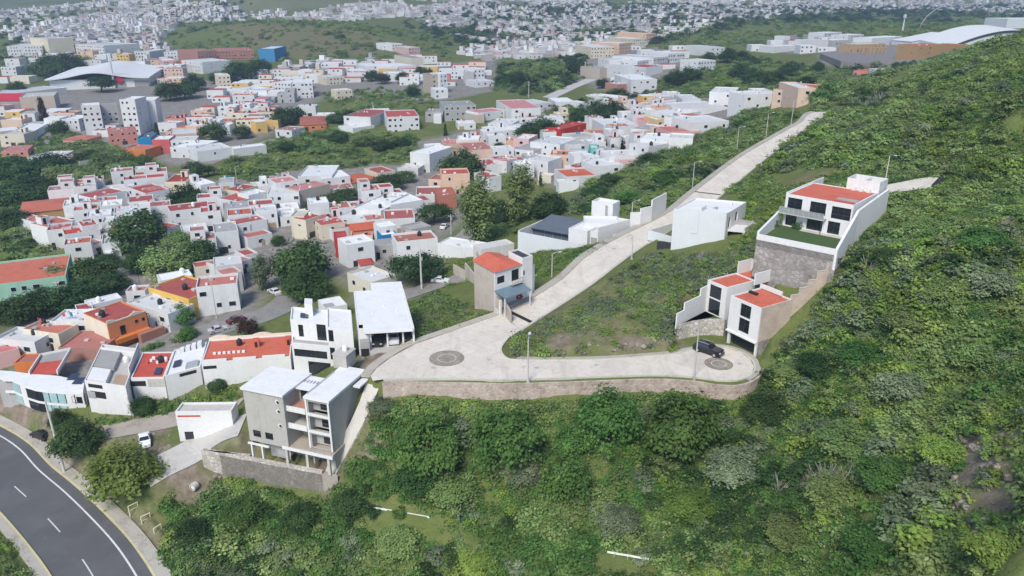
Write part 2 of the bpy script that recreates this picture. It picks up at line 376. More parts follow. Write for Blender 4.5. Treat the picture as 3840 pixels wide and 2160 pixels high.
def mk_ground():
    m, nt, b = mat('ground_cover'); p = pos(nt)
    at = nd(nt, 'ShaderNodeAttribute', attribute_name='cover'); sx = nd(nt, 'ShaderNodeSeparateColor'); nt.links.new(at.outputs['Color'], sx.inputs[0])
    n1 = noise(nt, p, .045, 6, .65); n2 = noise(nt, p, .5, 6, .7); n3 = noise(nt, p, 3.0, 4, .7)
    g = ramp(nt, n1, [(.32, (.075, .105, .028)), (.5, (.115, .145, .042)), (.68, (.165, .175, .065))])
    g = mix(nt, .55, g, ramp(nt, n2, [(.30, (.050, .075, .02)), (.5, (.115, .145, .042)), (.72, (.19, .185, .085))]))
    g = mix(nt, .35, g, ramp(nt, n3, [(.3, (.05, .075, .02)), (.7, (.17, .185, .075))]))
    dry = ramp(nt, n2, [(.3, (.10, .095, .045)), (.55, (.17, .15, .085)), (.75, (.23, .205, .14))])
    g = mix(nt, sx.outputs[1], g, dry)
    dirt = ramp(nt, n2, [(.28, (.10, .075, .055)), (.5, (.20, .16, .125)), (.75, (.30, .26, .22))])
    g = mix(nt, sx.outputs[2], g, dirt)
    town = ramp(nt, n2, [(.3, (.15, .14, .13)), (.55, (.24, .225, .205)), (.75, (.33, .31, .285))])
    g = mix(nt, sx.outputs[0], g, town)
    nt.links.new(g, b.inputs['Base Color']); b.inputs['Roughness'].default_value = 1.0; b.inputs['Specular IOR Level'].default_value = .1
    bump(nt, b, n3, .5, .3); return m
M_GROUND = mk_ground()
def leafmat(name, lo, hi, warm):
    """leaves: tint per leaf and per clump from the mesh, drift per plant"""
    m, nt, b = mat(name)
    at = nd(nt, 'ShaderNodeAttribute', attribute_name='tint')
    oi = nd(nt, 'ShaderNodeObjectInfo')
    c = ramp(nt, at.outputs['Fac'], [(0.0, lo), (.55, tuple((a + c) / 2 for a, c in zip(lo, hi))), (.85, hi), (1.0, warm)])
    hs = nd(nt, 'ShaderNodeHueSaturation'); nt.links.new(c, hs.inputs['Color'])
    for inp, lo_, hi_, k in (('Hue', .490, .522, 1.0), ('Value', .72, 1.3, 7.3)):
        w = nd(nt, 'ShaderNodeMath', operation='MULTIPLY'); w.inputs[1].default_value = k; nt.links.new(oi.outputs['Random'], w.inputs[0])
        f = nd(nt, 'ShaderNodeMath', operation='FRACT'); nt.links.new(w.outputs[0], f.inputs[0])
        r = nd(nt, 'ShaderNodeMapRange'); r.inputs[3].default_value = lo_; r.inputs[4].default_value = hi_
        nt.links.new(f.outputs[0], r.inputs[0]); nt.links.new(r.outputs[0], hs.inputs[inp])
    nt.links.new(hs.outputs[0], b.inputs['Base Color']); b.inputs['Roughness'].default_value = .7; b.inputs['Specular IOR Level'].default_value = .15
    tr = nd(nt, 'ShaderNodeBsdfTranslucent'); nt.links.new(hs.outputs[0], tr.inputs[0])
    mx = nd(nt, 'ShaderNodeMixShader'); mx.inputs[0].default_value = .42
    nt.links.new(b.outputs[0], mx.inputs[1]); nt.links.new(tr.outputs[0], mx.inputs[2])
    nt.links.new(mx.outputs[0], nt.nodes['Material Output'].inputs['Surface']); return m
L_BRIGHT = leafmat('leaf_bright', (0.064, 0.140, 0.034), (0.144, 0.253, 0.064), (0.235, 0.322, 0.105))
L_DARK = leafmat('leaf_dark', (0.034, 0.072, 0.023), (0.081, 0.140, 0.044), (0.130, 0.195, 0.065))
L_OLIVE = leafmat('leaf_olive', (0.138, 0.201, 0.063), (0.280, 0.365, 0.131), (0.416, 0.462, 0.209))
L_GREY = leafmat('leaf_grey', (0.125, 0.168, 0.094), (0.245, 0.297, 0.173), (0.357, 0.399, 0.264))
L_YELLOW = leafmat('leaf_yellow', (0.141, 0.212, 0.045), (0.289, 0.390, 0.091), (0.409, 0.466, 0.148))
L_RUST = leafmat('leaf_rust', (.055, .03, .022), (.09, .055, .035), (.13, .08, .05))
M_BARK = plain('bark', (.11, .085, .062), .95)
M_TWIG = plain('dry_twig', (.26, .24, .21), .95)

M_ROCK = stone('rock', (.20,.165,.135), (.34,.30,.26), (.14,.115,.095), .7)
# ------------------------------------------------------------------ roads
def profile(pts):
    pts = np.array(pts)
    def zf(x, y):
        x = np.asarray(x, float); y = np.asarray(y, float); bd = np.full(x.shape, 1e9); bz = np.zeros(x.shape)
        for a in range(len(pts) - 1):
            (x0, y0, z0), (x1, y1, z1) = pts[a], pts[a + 1]; dx, dy = x1 - x0, y1 - y0
            t = np.clip(((x - x0) * dx + (y - y0) * dy) / (dx * dx + dy * dy), 0, 1)
            d = np.hypot(x - x0 - t * dx, y - y0 - t * dy); k = d < bd
            bz = np.where(k, z0 + t * (z1 - z0), bz); bd = np.minimum(d, bd)
        return bz
    return zf
def spline(pts, n=6):
    """Catmull-Rom through the points"""
    pts = [np.array(p, float) for p in pts]; out = []
    for i in range(len(pts) - 1):
        a, b, c, d = pts[max(i-1, 0)], pts[i], pts[i+1], pts[min(i+2, len(pts)-1)]
        for k in range(n):
            t = k / n
            out.append(.5 * ((2*b) + (c - a) * t + (2*a - 5*b + 4*c - d) * t*t + (3*b - a - 3*c + d) * t**3))
    out.append(pts[-1]); return out
def pxz(L): return [at_z(a * DS, b * DS, z) for a, b, z in L]
MAIN_L = pxz([(1262,790,25.5),(1283,784,25.7),(1413,704,27),(1478,645,28.3),(1561,596,29.3),(1681,536,30.5),(1751,480,31.7),(1873,387,35.2),(1985,322,39.2),(2017,305,40.4),(2033,288,41),(2050,281,41.3)])
MAIN_R = pxz([(1310,830,25.5),(1338,810,25.7),(1470,725,27),(1545,668,28.3),(1622,615,29.3),(1742,550,30.5),(1815,489,31.7),(1943,387,35.2),(2034,322,39.2),(2061,303,40.4),(2078,290,41),(2090,281,41.3)])
MAIN_L = spline(MAIN_L, 6); MAIN_R = spline(MAIN_R, 6)
main_mid = [(a + b) / 2 for a, b in zip(MAIN_L, MAIN_R)]
mainz = profile(main_mid)
main_poly = [tuple(p[:2]) for p in MAIN_L] + [tuple(p[:2]) for p in MAIN_R[::-1]]
ZC = 25.5
CUL = [at_z(a * DS, b * DS, ZC) for a, b in [(1262,790),(1150,829),(1043,866),(985,898),(948,925),(932,945),(938,958),(965,954),(1054,951),(1160,953),(1275,955),(1431,950),(1639,943),(1745,948),
    (1790,954),(1842,957),(1874,950),(1892,938),(1897,922),(1886,902),(1862,886),(1828,876),(1790,874),(1745,880),(1691,892),(1535,904),(1400,907),(1300,906),(1275,902),(1262,890),(1260,874),(1275,853),(1310,830)]]
cul_poly = [tuple(p[:2]) for p in CUL]
# pad for the cul-de-sac with its narrow verge, held by the stone wall on the near side
WALLTOP = [at_z(a * DS, b * DS, ZC) for a, b in [(962,960),(1054,960),(1160,962),(1275,964),(1431,960),(1639,953),(1745,958),(1790,965),(1845,969),(1885,960),(1910,942),(1916,922)]]
pad_poly = [(p[0], p[1] + .75) for p in WALLTOP[:-2]] + [(p[0] - .7, p[1] + .2) for p in WALLTOP[-2:]] + [tuple(at_z(a * DS, b * DS, ZC)[:2]) for a, b in [(1905,900),(1872,879),(1828,868),(1790,866),(1740,872),(1691,884),(1535,896),(1400,899),(1310,898),(1283,888),(1283,868),(1310,830),(1262,786),(1150,822),(1043,858),(975,893),(940,920),(928,945)]]
add_pad(main_poly, lambda x, y: mainz(x, y) - .14, 2.2)
add_pad(pad_poly, lambda x, y: np.full(np.shape(x), ZC - .14), .7)
# the levelled lot of the brick-sided house
_lf = [at_z(*Z(2,2,*p), 25.5)[:2] for p in ((1600,700),(1790,650),(2090,605),(2450,765))]
add_pad([tuple(p) for p in _lf] + [tuple(p + np.array([4.5, 13.5])) for p in _lf[::-1]], lambda x, y: np.full(np.shape(x), 25.45), 1.2)
# highway
HW_R = [P(D(a, b)) for a, b in [(0,1062),(70,1108),(123,1165),(185,1213),(250,1275),(310,1340),(355,1400),(400,1475)]]     # kerb, far side
HW_L = [P(D(a, b)) for a, b in [(-420,1160),(-300,1200),(-200,1240),(-110,1300),(-50,1370),(-12,1330),(40,1400),(88,1475)]]
_hw = [P(D(a, b)) for a, b in [(-160,985),(0,1062),(70,1108),(123,1165),(185,1213),(250,1275),(310,1340),(355,1400),(400,1475),(440,1545)]]
HW_R = spline([np.array([p[0], p[1], 0]) for p in _hw], 6)
_HWW = 10.0
def offset(line, d):
    out = []
    for i, p in enumerate(line):
        a = line[max(i - 1, 0)]; b = line[min(i + 1, len(line) - 1)]; t = (b - a)[:2]; t = t / np.linalg.norm(t)
        out.append(np.array([p[0] + t[1] * -d, p[1] + t[0] * d, p[2]]))      # d > 0: to the left of travel
    return out
hwz = lambda x, y: 6.3 + 0 * np.asarray(x, float)
_hwm = offset(HW_R, -_HWW / 2)
_hwm = [np.array([p[0], p[1], 0]) for p in _hwm]
_hz = np.array([gz(p[0], p[1]) for p in _hwm]); _hz = np.convolve(np.pad(_hz, 6, 'edge'), np.ones(13) / 13, 'valid')
hwz = profile([(p[0], p[1], z) for p, z in zip(_hwm, _hz)])
hw_poly = [tuple(p[:2]) for p in offset(HW_R, 1.9)] + [tuple(p[:2]) for p in offset(HW_R, -_HWW - 1.9)[::-1]]
add_pad(hw_poly, lambda x, y: hwz(x, y) - .16, 2.0)
def strip(name, left, right, zf, m, dz=0.0, thick=.0):
    V = []; F = []
    for a, b in zip(left, right):
        for q in (a, b): V.append((q[0], q[1], float(np.atleast_1d(zf(q[0], q[1]))[0]) + dz))
    n = len(left)
    for i in range(n - 1): F.append((2*i, 2*i+1, 2*i+3, 2*i+2))
    if thick:
        o = len(V); V += [(x, y, z - thick) for x, y, z in V]
        for i in range(n - 1):
            F.append((2*i, 2*i+2, o+2*i+2, o+2*i)); F.append((2*i+1, o+2*i+1, o+2*i+3, 2*i+3))
        F.append((0, o, o+1, 1)); F.append((2*n-2, 2*n-1, o+2*n-1, o+2*n-2))
    mb = MB(); mb.add(V, F); o = mb.done(name, m); bm = bmesh.new(); bm.from_mesh(o.data); bmesh.ops.recalc_face_normals(bm, faces=bm.faces)
    # keep the upper faces looking up
    bm.faces.ensure_lookup_table()
    if sum(f.normal.z for f in bm.faces if abs(f.normal.z) > .7 and f.calc_center_median().z > -1e9) < 0 and not thick: bmesh.ops.reverse_faces(bm, faces=bm.faces)
    bm.to_mesh(o.data); bm.free(); return struct(o)
strip('highway', HW_R, offset(HW_R, -_HWW), hwz, M_ASPH)
struct(strip('highway_edge_line', offset(HW_R, -1.55), offset(HW_R, -1.80), hwz, M_LINE, .006))
struct(strip('highway_kerb', offset(HW_R, .28), HW_R, hwz, M_YKERB, .16, .5))
struct(strip('highway_sidewalk', offset(HW_R, 2.1), offset(HW_R, .285), hwz, M_SIDEW, .15, .5))
struct(strip('highway_kerb', offset(HW_R, -_HWW), offset(HW_R, -_HWW - .28), hwz, M_YKERB, .16, .5))
struct(strip('highway_gutter', offset(HW_R, -_HWW - .285), offset(HW_R, -_HWW - 1.6), hwz, M_SIDEW, .10, .5))
# lane dashes
mid = offset(HW_R, -_HWW * .60); acc = 0; seg = []; mb = MB()
L = np.cumsum([0] + [float(np.linalg.norm(mid[i+1][:2] - mid[i][:2])) for i in range(len(mid) - 1)])
def along(line, L, s):
    i = int(np.clip(np.searchsorted(L, s) - 1, 0, len(line) - 2)); t = (s - L[i]) / (L[i+1] - L[i]); return line[i] * (1 - t) + line[i+1] * t
DASH0 = 4.0
s = DASH0
while s + 5 < L[-1]:
    pts = [along(mid, L, s + k) for k in (0, 1.7, 3.4, 5.0)]
    lft = offset(pts, .09); rgt = offset(pts, -.09); V = []; F = []
    for a, b in zip(lft, rgt):
        for q in (a, b): V.append((q[0], q[1], float(hwz(np.array([q[0]]), np.array([q[1]]))[0]) + .007))
    for i in range(3): F.append((2*i, 2*i+2, 2*i+3, 2*i+1))
    mb.add(V, F); s += 14.0
struct(mb.done('highway_lane_dashes', M_LINE))

# main street and cul-de-sac paving
strip('main_street', MAIN_L, MAIN_R, mainz, M_PAVE, .0)
mb = MB(); tri = tessellate_polygon([[Vector((p[0], p[1], 0)) for p in CUL]])
def up(t):
    a, b, c = (CUL[i] for i in t)
    return t if (b[0]-a[0])*(c[1]-a[1]) - (b[1]-a[1])*(c[0]-a[0]) > 0 else (t[0], t[2], t[1])
mb.add([(p[0], p[1], ZC) for p in CUL], [up(t) for t in tri]); struct(mb.done('cul_de_sac_street', M_PAVE))
def dens(line, n=4): return spline(line, n)
k1 = dens([CUL[i] for i in range(7, 25)], 3)
strip('cul_de_sac_kerb', k1, offset(k1, -.22), lambda x, y: ZC, M_KERB, .13, .5)
k2 = dens([CUL[i] for i in range(24, 32)] , 3)
strip('cul_de_sac_kerb', k2, offset(k2, -.22), lambda x, y: ZC, M_KERB, .13, .5)
strip('cul_de_sac_sidewalk', offset(k2[:-12], -.225), offset(k2[:-12], -1.1), lambda x, y: ZC, M_SIDEW, .12, .5)
k2b = dens([CUL[i] for i in range(16, 25)], 3)
strip('cul_de_sac_sidewalk', offset(k2b, -.225), offset(k2b, -1.0), lambda x, y: ZC, M_SIDEW, .12, .4)
k3 = dens([CUL[i] for i in range(0, 6)], 3)
strip('street_sidewalk', offset(k3, 0), offset(k3, -1.5), lambda x, y: ZC, M_SIDEW, .13, .5)
strip('main_street_sidewalk', offset(MAIN_L, 1.6), MAIN_L, mainz, M_SIDEW, .13, .5)
strip('main_street_kerb', MAIN_R, offset(MAIN_R, -.5), mainz, M_KERB, .12, .5)
# street on the plateau behind the upper house
ZU = 44.0
PL_F = pxz([(1925,452,37.5),(1990,462,40.5),(2060,470,43.3),(2120,472,44),(2190,472,44.3),(2260,461,44.6),(2320,450,44.9),(2376,443,45.2)])
PL_N = pxz([(1955,472,37.5),(2010,485,40.5),(2070,495,43.3),(2130,495,44),(2192,490,44.3),(2250,481,44.6),(2300,475,44.9),(2352,468,45.2)])
PL_F = spline(PL_F, 4); PL_N = spline(PL_N, 4); plz = profile([(a + b) / 2 for a, b in zip(PL_F, PL_N)])
add_pad([tuple(p[:2]) for p in PL_F] + [tuple(p[:2]) for p in PL_N[::-1]], lambda x, y: plz(x, y) - .14, 3.0)
strip('plateau_street', PL_F, PL_N, plz, M_PAVE, 0)
# streets of the town, and the dirt driveway
def street(name, pts, w, m, dz=.10, n=8):
    c = spline([P(p) for p in pts], n); zz = np.array([gz(p[0], p[1]) for p in c]); zz = np.convolve(np.pad(zz, 3, 'edge'), np.ones(7) / 7, 'valid')
    zf = profile([(p[0], p[1], z) for p, z in zip(c, zz)])
    l, r = offset(c, w / 2), offset(c, -w / 2)
    add_pad([tuple(p[:2]) for p in l] + [tuple(p[:2]) for p in r[::-1]], lambda x, y: zf(x, y) - .12, 2.5)
    return strip(name, l, r, zf, m, dz - .1), zf, c
M_TSTREET = paint('town_street', (.26, .25, .235), .8)
M_DIRT = paint('packed_earth', (.40, .35, .29), .9)
street('town_street', [D(470,850), D(560,822), D(640,800), D(700,775), D(735,745)], 7.5, M_TSTREET)
street('town_street', [D(330,745), D(322,705), D(318,668), D(300,640)], 5, M_TSTREET)
street('town_street', [D(1010,745), D(1090,718), D(1140,705), D(1180,690)], 5, M_TSTREET)
street('town_street', [D(1140,610), D(1170,592), D(1190,570)], 5, M_TSTREET)
street('town_street', [D(640,500), D(590,505), D(540,515)], 6, M_TSTREET)
street('town_street', [D(520,412), D(600,380), D(690,350)], 6, M_TSTREET)
street('town_street', [D(1380,246), D(1440,218), D(1490,198)], 9, M_LCONC)
street('dirt_driveway', [D(215,1095), D(300,1080), D(400,1062), D(500,1040), D(600,1015)], 5.5, M_DIRT)
street('concrete_driveway', [D(366,1200), D(440,1155), D(520,1112), D(610,1066)], 7.0, M_LCONC)

# ------------------------------------------------------------------ the ground: one sheet to beyond the horizon
def wpoly(px): return [tuple(P(D(*p))[:2]) for p in px]
TOWN = [wpoly(p) for p in [
  [(20,560),(60,510),(200,455),(420,430),(560,460),(720,430),(960,410),(1060,430),(1180,420),(1180,560),(1100,600),(1080,690),(1020,740),(900,760),(860,700),(680,720),(640,800),(560,850),(460,990),(330,1000),(20,960),(0,780),(230,730),(330,680),(300,640),(160,600)],
  [(1020,360),(1300,300),(1480,250),(1700,230),(1860,260),(1830,310),(1560,440),(1480,480),(1260,420)],
  [(0,260),(400,170),(520,200),(780,180),(1250,150),(1240,230),(1080,260),(820,240),(700,330),(520,410),(430,420),(330,380),(0,400)],
  [(1290,200),(1480,130),(1800,110),(1690,180),(1640,215),(1500,230),(1490,210)],
  [(2050,160),(2080,110),(2450,80),(2390,130),(2250,180)],
  [(1880,130),(2000,85),(2400,95),(2050,135)]]]
DRYP = [wpoly(p) for p in [[(1270,880),(1340,820),(1480,730),(1580,680),(1700,760),(1700,880),(1400,898)],[(1030,840),(1100,750),(1250,780),(1060,860)],
  [(1900,480),(2300,400),(2500,360),(2400,440)],[(2150,620),(2200,520),(2350,620),(2200,660)],[(520,420),(640,380),(760,400),(700,450)],[(230,1040),(480,985),(600,990),(300,1060)],
  [(700,150),(560,70),(900,70),(1040,130)],[(350,1230),(480,1180),(540,1200),(380,1300)]]]
DIRTP = [wpoly(p) for p in [[(2440,1060),(2576,1080),(2576,1300),(2480,1360),(2380,1260),(2360,1150)],[(2480,560),(2576,540),(2576,640)],[(390,1190),(560,1150),(640,1200),(500,1240)],[(840,1200),(880,1120),(930,1130),(880,1190)],
  [(1340,885),(1400,850),(1560,845),(1690,862),(1700,880),(1500,895)],[(215,1100),(300,1085),(420,1062),(450,1085),(430,1130),(375,1180),(330,1110)],[(870,885),(1040,862),(985,905),(930,945),(885,935)],[(0,985),(130,1035),(130,1080),(60,1060),(0,1050)],[(120,1150),(260,1260),(380,1400),(300,1260),(200,1150)],[(600,1130),(820,1140),(820,1190),(600,1190)]]]
NS, NT = 560, 820
ss = np.linspace(-1.08, 1.08, NS); tt = np.linspace(math.log(27), math.log(6200), NT)
S_, T_ = np.meshgrid(ss, tt); gx = (S_ * np.exp(T_)).ravel(); gy = np.exp(T_).ravel()
gz0 = terr(gx, gy)
cov = np.zeros((len(gx), 4), np.float32); cov[:, 3] = 1
wob = lambda k, sc: (vnoise(gx * sc, gy * sc, k) - .5)
def region(polys, ch, soft, amp):
    for q in polys:
        a = np.array(q); m = (gx > a[:, 0].min() - soft) & (gx < a[:, 0].max() + soft) & (gy > a[:, 1].min() - soft) & (gy < a[:, 1].max() + soft)
        if not m.any(): continue
        d = polydist(gx[m], gy[m], q); d = np.where(inpoly(gx[m], gy[m], q), -d, d)
        d = d + amp * soft * (vnoise(gx[m] / soft, gy[m] / soft, ch) - .5) * 2
        k = np.clip(.5 - d / soft, 0, 1); cov[m, ch] = np.maximum(cov[m, ch], k)
region(TOWN, 0, 8, .4); region(DRYP, 1, 6, .9); region(DIRTP, 2, 4, .9)
cov[:, 1] *= .55 + .45 * vnoise(gx / 5, gy / 5, 7)
far = np.clip((gy - 900) / 300, 0, 1); cov[:, 0] = np.maximum(cov[:, 0], far * np.clip((vnoise(gx / 110, gy / 110, 3) - .5) * 3, 0, .25))
inpad = np.zeros(len(gx), bool)
for poly, zf, bw, bb in PADS:
    m = (gx > bb[0]) & (gx < bb[1]) & (gy > bb[2]) & (gy < bb[3])
    if m.any(): k = np.zeros(len(gx), bool); k[m] = (polydist(gx[m], gy[m], poly) < bw) | inpoly(gx[m], gy[m], poly); inpad |= k
rough = ((vnoise(gx / 3.1, gy / 3.1, 1) - .5) * .5 + (vnoise(gx / 9, gy / 9, 2) - .5) * .9 + (vnoise(gx / 1.1, gy / 1.1, 4) - .5) * .25)
rough += np.clip(gy / 300, 0, 6) * (vnoise(gx / 40, gy / 40, 5) - .5) * 1.5
gz0 += np.where(inpad | (cov[:, 0] > .3), 0, rough * (1 - cov[:, 0]))
idx = np.arange(NS * NT).reshape(NT, NS)
F = np.stack([idx[:-1, :-1], idx[:-1, 1:], idx[1:, 1:], idx[1:, :-1]], -1).reshape(-1, 4)
me = npmesh('terrain', np.c_[gx, gy, gz0], F, M_GROUND, {'cover': ('POINT', 'FLOAT_COLOR', cov)})
me.polygons.foreach_set('use_smooth', np.ones(len(me.polygons), bool))
struct(link('terrain', me))
# ------------------------------------------------------------------ foliage shapes
def leaves(c, nrm, size, rng):
    n = len(c); nrm = nrm + rng.normal(0, .42, (n, 3)); nrm /= np.linalg.norm(nrm, axis=1)[:, None] + 1e-9
    a = np.cross(nrm, rng.normal(0, 1, (n, 3))); a /= np.linalg.norm(a, axis=1)[:, None] + 1e-9
    b = np.cross(nrm, a); s = (size * rng.uniform(.6, 1.4, n))[:, None]; k = rng.uniform(.45, .85, n)[:, None]
    V = np.stack([c - a * s, c - b * s * k, c + a * s, c + b * s * k], 1).reshape(-1, 3)
    return V, np.arange(4 * n).reshape(n, 4)
def crown(seed, R_, H, z0, nclump, nleaf, size, clump=.30, flat=0.0, shape='dome'):
    rng = np.random.default_rng(seed); cs = []
    while len(cs) < nclump:
        p = rng.uniform(-1, 1, 3); r = np.linalg.norm(p)
        if shape == 'dome':
            if p[2] < -.35 or r > 1 or r < .5: continue
            p = p * (1 + .25 * (rng.random() - .5))
        elif shape == 'tall':
            if np.hypot(p[0], p[1]) > .35 + .65 * math.sqrt(max(0, 1 - p[2] ** 2)) * rng.random(): continue
        elif shape == 'column':
            if np.hypot(p[0], p[1]) > .95 * (1 - ((p[2] + 1) / 2) ** 1.6) + .05: continue
        cs.append(p)
    cs = np.array(cs); C = np.repeat(cs, nleaf, 0)
    pts = C + rng.normal(0, clump, C.shape) * np.array([1, 1, .75])
    tint = np.repeat(rng.uniform(0, .65, nclump), nleaf) + rng.uniform(0, .35, len(C))
    nrm = (pts - C * .45) ; nrm[:, 2] += .85
    pts = pts * np.array([R_, R_, H / 2]); pts[:, 2] += z0 + H / 2 * (.35 if shape == 'dome' else 1)
    keep = pts[:, 2] > .03
    V, F = leaves(pts[keep], nrm[keep], size, rng); return V, F, tint[keep]
def trunkmesh(seed, h, r, spread, n=5, zb=-.5):
    rr = random.Random(seed); mb = MB()
    bend = [(0,0,zb), (rr.uniform(-.15,.15), rr.uniform(-.15,.15), h*.3), (rr.uniform(-.3,.3), rr.uniform(-.3,.3), h*.6), (rr.uniform(-.4,.4), rr.uniform(-.4,.4), h)]
    mb.tube(bend, [r*1.25, r, r*.75, r*.4], 7)
    for i in range(n):
        a = 2 * math.pi * i / n + rr.uniform(-.4, .4); z = h * rr.uniform(.35, .8); l = spread * rr.uniform(.6, 1)
        mb.tube([(bend[2][0]*.5, bend[2][1]*.5, z), (math.cos(a)*l*.5, math.sin(a)*l*.5, z + l*.35), (math.cos(a)*l, math.sin(a)*l, z + l*.8)], [r*.5, r*.34, r*.12], 5)
    me = bpy.data.meshes.new('trunk'); me.from_pydata(mb.v, [], mb.f); me.materials.append(M_BARK)
    me.polygons.foreach_set('use_smooth', [True] * len(me.polygons)); me.update(); return me
def crownmesh(name, m, *a, **k):
    V, F, t = crown(*a, **k); return npmesh(name, V, F, m, {'tint': ('FACE', 'FLOAT', t)})
# kinds: (crown meshes, trunk meshes, unit radius, unit height)
TREES = {
 'round': ([crownmesh('round_crown', L_DARK, s, 4.0, 6.6, 1.7, 66, 84, .24, clump=.17) for s in (1, 2, 3)], [trunkmesh(s, 4.2, .26, 2.4) for s in (1, 2)], 4.0, 7.4),
 'spread': ([crownmesh('spread_crown', L_DARK, s, 4.4, 4.4, 2.2, 60, 76, .23, clump=.18) for s in (11, 12)], [trunkmesh(s, 3.6, .24, 3.0, 6) for s in (5, 6)], 4.4, 6.0),
 'tall': ([crownmesh('tall_crown', L_OLIVE, s, 3.4, 11.0, 2.0, 80, 70, .24, clump=.18, shape='tall') for s in (21, 22)], [trunkmesh(s, 9.5, .28, 2.0, 7) for s in (8, 9)], 3.4, 13.0),
 'column': ([crownmesh('column_crown', L_DARK, s, 1.0, 8.0, .5, 44, 40, .24, clump=.17, shape='column') for s in (31, 32)], [trunkmesh(4, 5.5, .14, .5)], 1.0, 8.5),
}
SHRUBM = [crownmesh('shrub', L_OLIVE, 50 + s, 1.5, 2.3, .1, 24, 40, .145, clump=.2) for s in range(4)]
def bare(seed):
    rr = random.Random(seed); mb = MB()
    for i in range(26):
        a = rr.uniform(0, 6.28); l = rr.uniform(.8, 1.7); e = rr.uniform(.3, 1.3)
        p1 = (math.cos(a)*l*.5*math.cos(e), math.sin(a)*l*.5*math.cos(e), l*.55*math.sin(e)); p2 = (p1[0]*1.9 + rr.uniform(-.2,.2), p1[1]*1.9 + rr.uniform(-.2,.2), p1[2]*1.9 + rr.uniform(0,.35))
        mb.tube([(0,0,-.1), p1, p2], [.045, .035, .02], 4)
    me = bpy.data.meshes.new('bare_branches'); me.from_pydata(mb.v, [], mb.f); me.materials.append(M_TWIG); me.update(); return me
BAREM = [bare(s) for s in (1, 2)]
LEAFM = dict(dark=L_DARK, bright=L_BRIGHT, olive=L_OLIVE, grey=L_GREY, yellow=L_YELLOW, rust=L_RUST)
GREENERY = []     # everything that needs a place in its label: (object, description, group, category, point, size)
OCC = []          # (x, y, r) circles taken by trees
def tree(kind, x, y, h, r, leaf, desc, cat='tree', group=None, zb=None, name=None):
    cr, tr, ur, uh = TREES[kind]; z = gz(x, y) if zb is None else zb
    o = thing(name or {'round': 'round_tree', 'spread': 'spreading_tree', 'tall': 'tall_tree', 'column': 'cypress_tree'}[kind], desc, cat, (x, y, z), rnd.uniform(0, 6.28), group)
    s = (r / ur, r / ur, h / uh)
    t = link('trunk', rnd.choice(tr), o); c = link('crown', rnd.choice(cr), o)
    for q in (t, c): q.scale = s
    c.material_slots[0].link = 'OBJECT'; c.material_slots[0].material = LEAFM[leaf]
    OCC.append((x, y, r * .8)); GREENERY.append((o, desc, group, cat, (x, y, z + h * .55), r)); return o
def shrub(x, y, r, leaf, desc, group=None, barek=False):
    z = gz(x, y); me = rnd.choice(BAREM if barek else SHRUBM)
    o = link('dry_shrub' if barek else 'shrub', me, None, (x, y, z - .05), rnd.uniform(0, 6.28)); tag(o, desc, 'shrub', group)
    o.scale = (r / 1.5, r / 1.5, r / 1.5 * rnd.uniform(.75, 1.25))
    if not barek: o.material_slots[0].link = 'OBJECT'; o.material_slots[0].material = LEAFM[leaf]
    OCC.append((x, y, r * .6)); GREENERY.append((o, desc, group, 'shrub', (x, y, z + r * .6), r)); return o
def scatter(name, pts, sc, vi, meshes, rng):
    """one object of uncountable plants: instanced leaf meshes on the points"""
    me = bpy.data.meshes.new(name); me.vertices.add(len(pts)); me.vertices.foreach_set('co', np.asarray(pts, np.float32).ravel())
    for k, typ, v in (('sc', 'FLOAT', sc), ('rz', 'FLOAT', rng.uniform(0, 6.28, len(pts))), ('vi', 'INT', vi)):
        a = me.attributes.new(k, typ, 'POINT'); a.data.foreach_set('value', np.asarray(v, np.int32 if typ == 'INT' else np.float32))
    o = link(name, me); struct(o, 'stuff')
    g = bpy.data.node_groups.new(name, 'GeometryNodeTree'); g.interface.new_socket('Geometry', in_out='INPUT', socket_type='NodeSocketGeometry')
    g.interface.new_socket('Geometry', in_out='OUTPUT', socket_type='NodeSocketGeometry')
    N = g.nodes.new; L = g.links.new; gi = N('NodeGroupInput'); go = N('NodeGroupOutput'); jn = N('GeometryNodeJoinGeometry')
    def attr(n, t):
        a = N('GeometryNodeInputNamedAttribute'); a.data_type = t; a.inputs[0].default_value = n; return a.outputs[0]
    s, rz, v = attr('sc', 'FLOAT'), attr('rz', 'FLOAT'), attr('vi', 'INT'); cx = N('ShaderNodeCombineXYZ'); L(rz, cx.inputs[2])
    for k, m in enumerate(meshes):
        src = bpy.data.objects.new('scrub_plant', m)          # geometry source only: not linked into the scene
        oi = N('GeometryNodeObjectInfo'); oi.inputs[0].default_value = src
        cmp_ = N('FunctionNodeCompare'); cmp_.data_type = 'INT'; cmp_.operation = 'EQUAL'; L(v, cmp_.inputs[2]); cmp_.inputs[3].default_value = k
        ip = N('GeometryNodeInstanceOnPoints'); L(gi.outputs[0], ip.inputs['Points']); L(cmp_.outputs[0], ip.inputs['Selection'])
        L(oi.outputs['Geometry'], ip.inputs['Instance']); L(cx.outputs[0], ip.inputs['Rotation']); L(s, ip.inputs['Scale']); L(ip.outputs[0], jn.inputs[0])
    L(jn.outputs[0], go.inputs[0]); md = o.modifiers.new('plants', 'NODES'); md.node_group = g
    return o
def recolor(me, m): c = me.copy(); c.materials[0] = m; return c
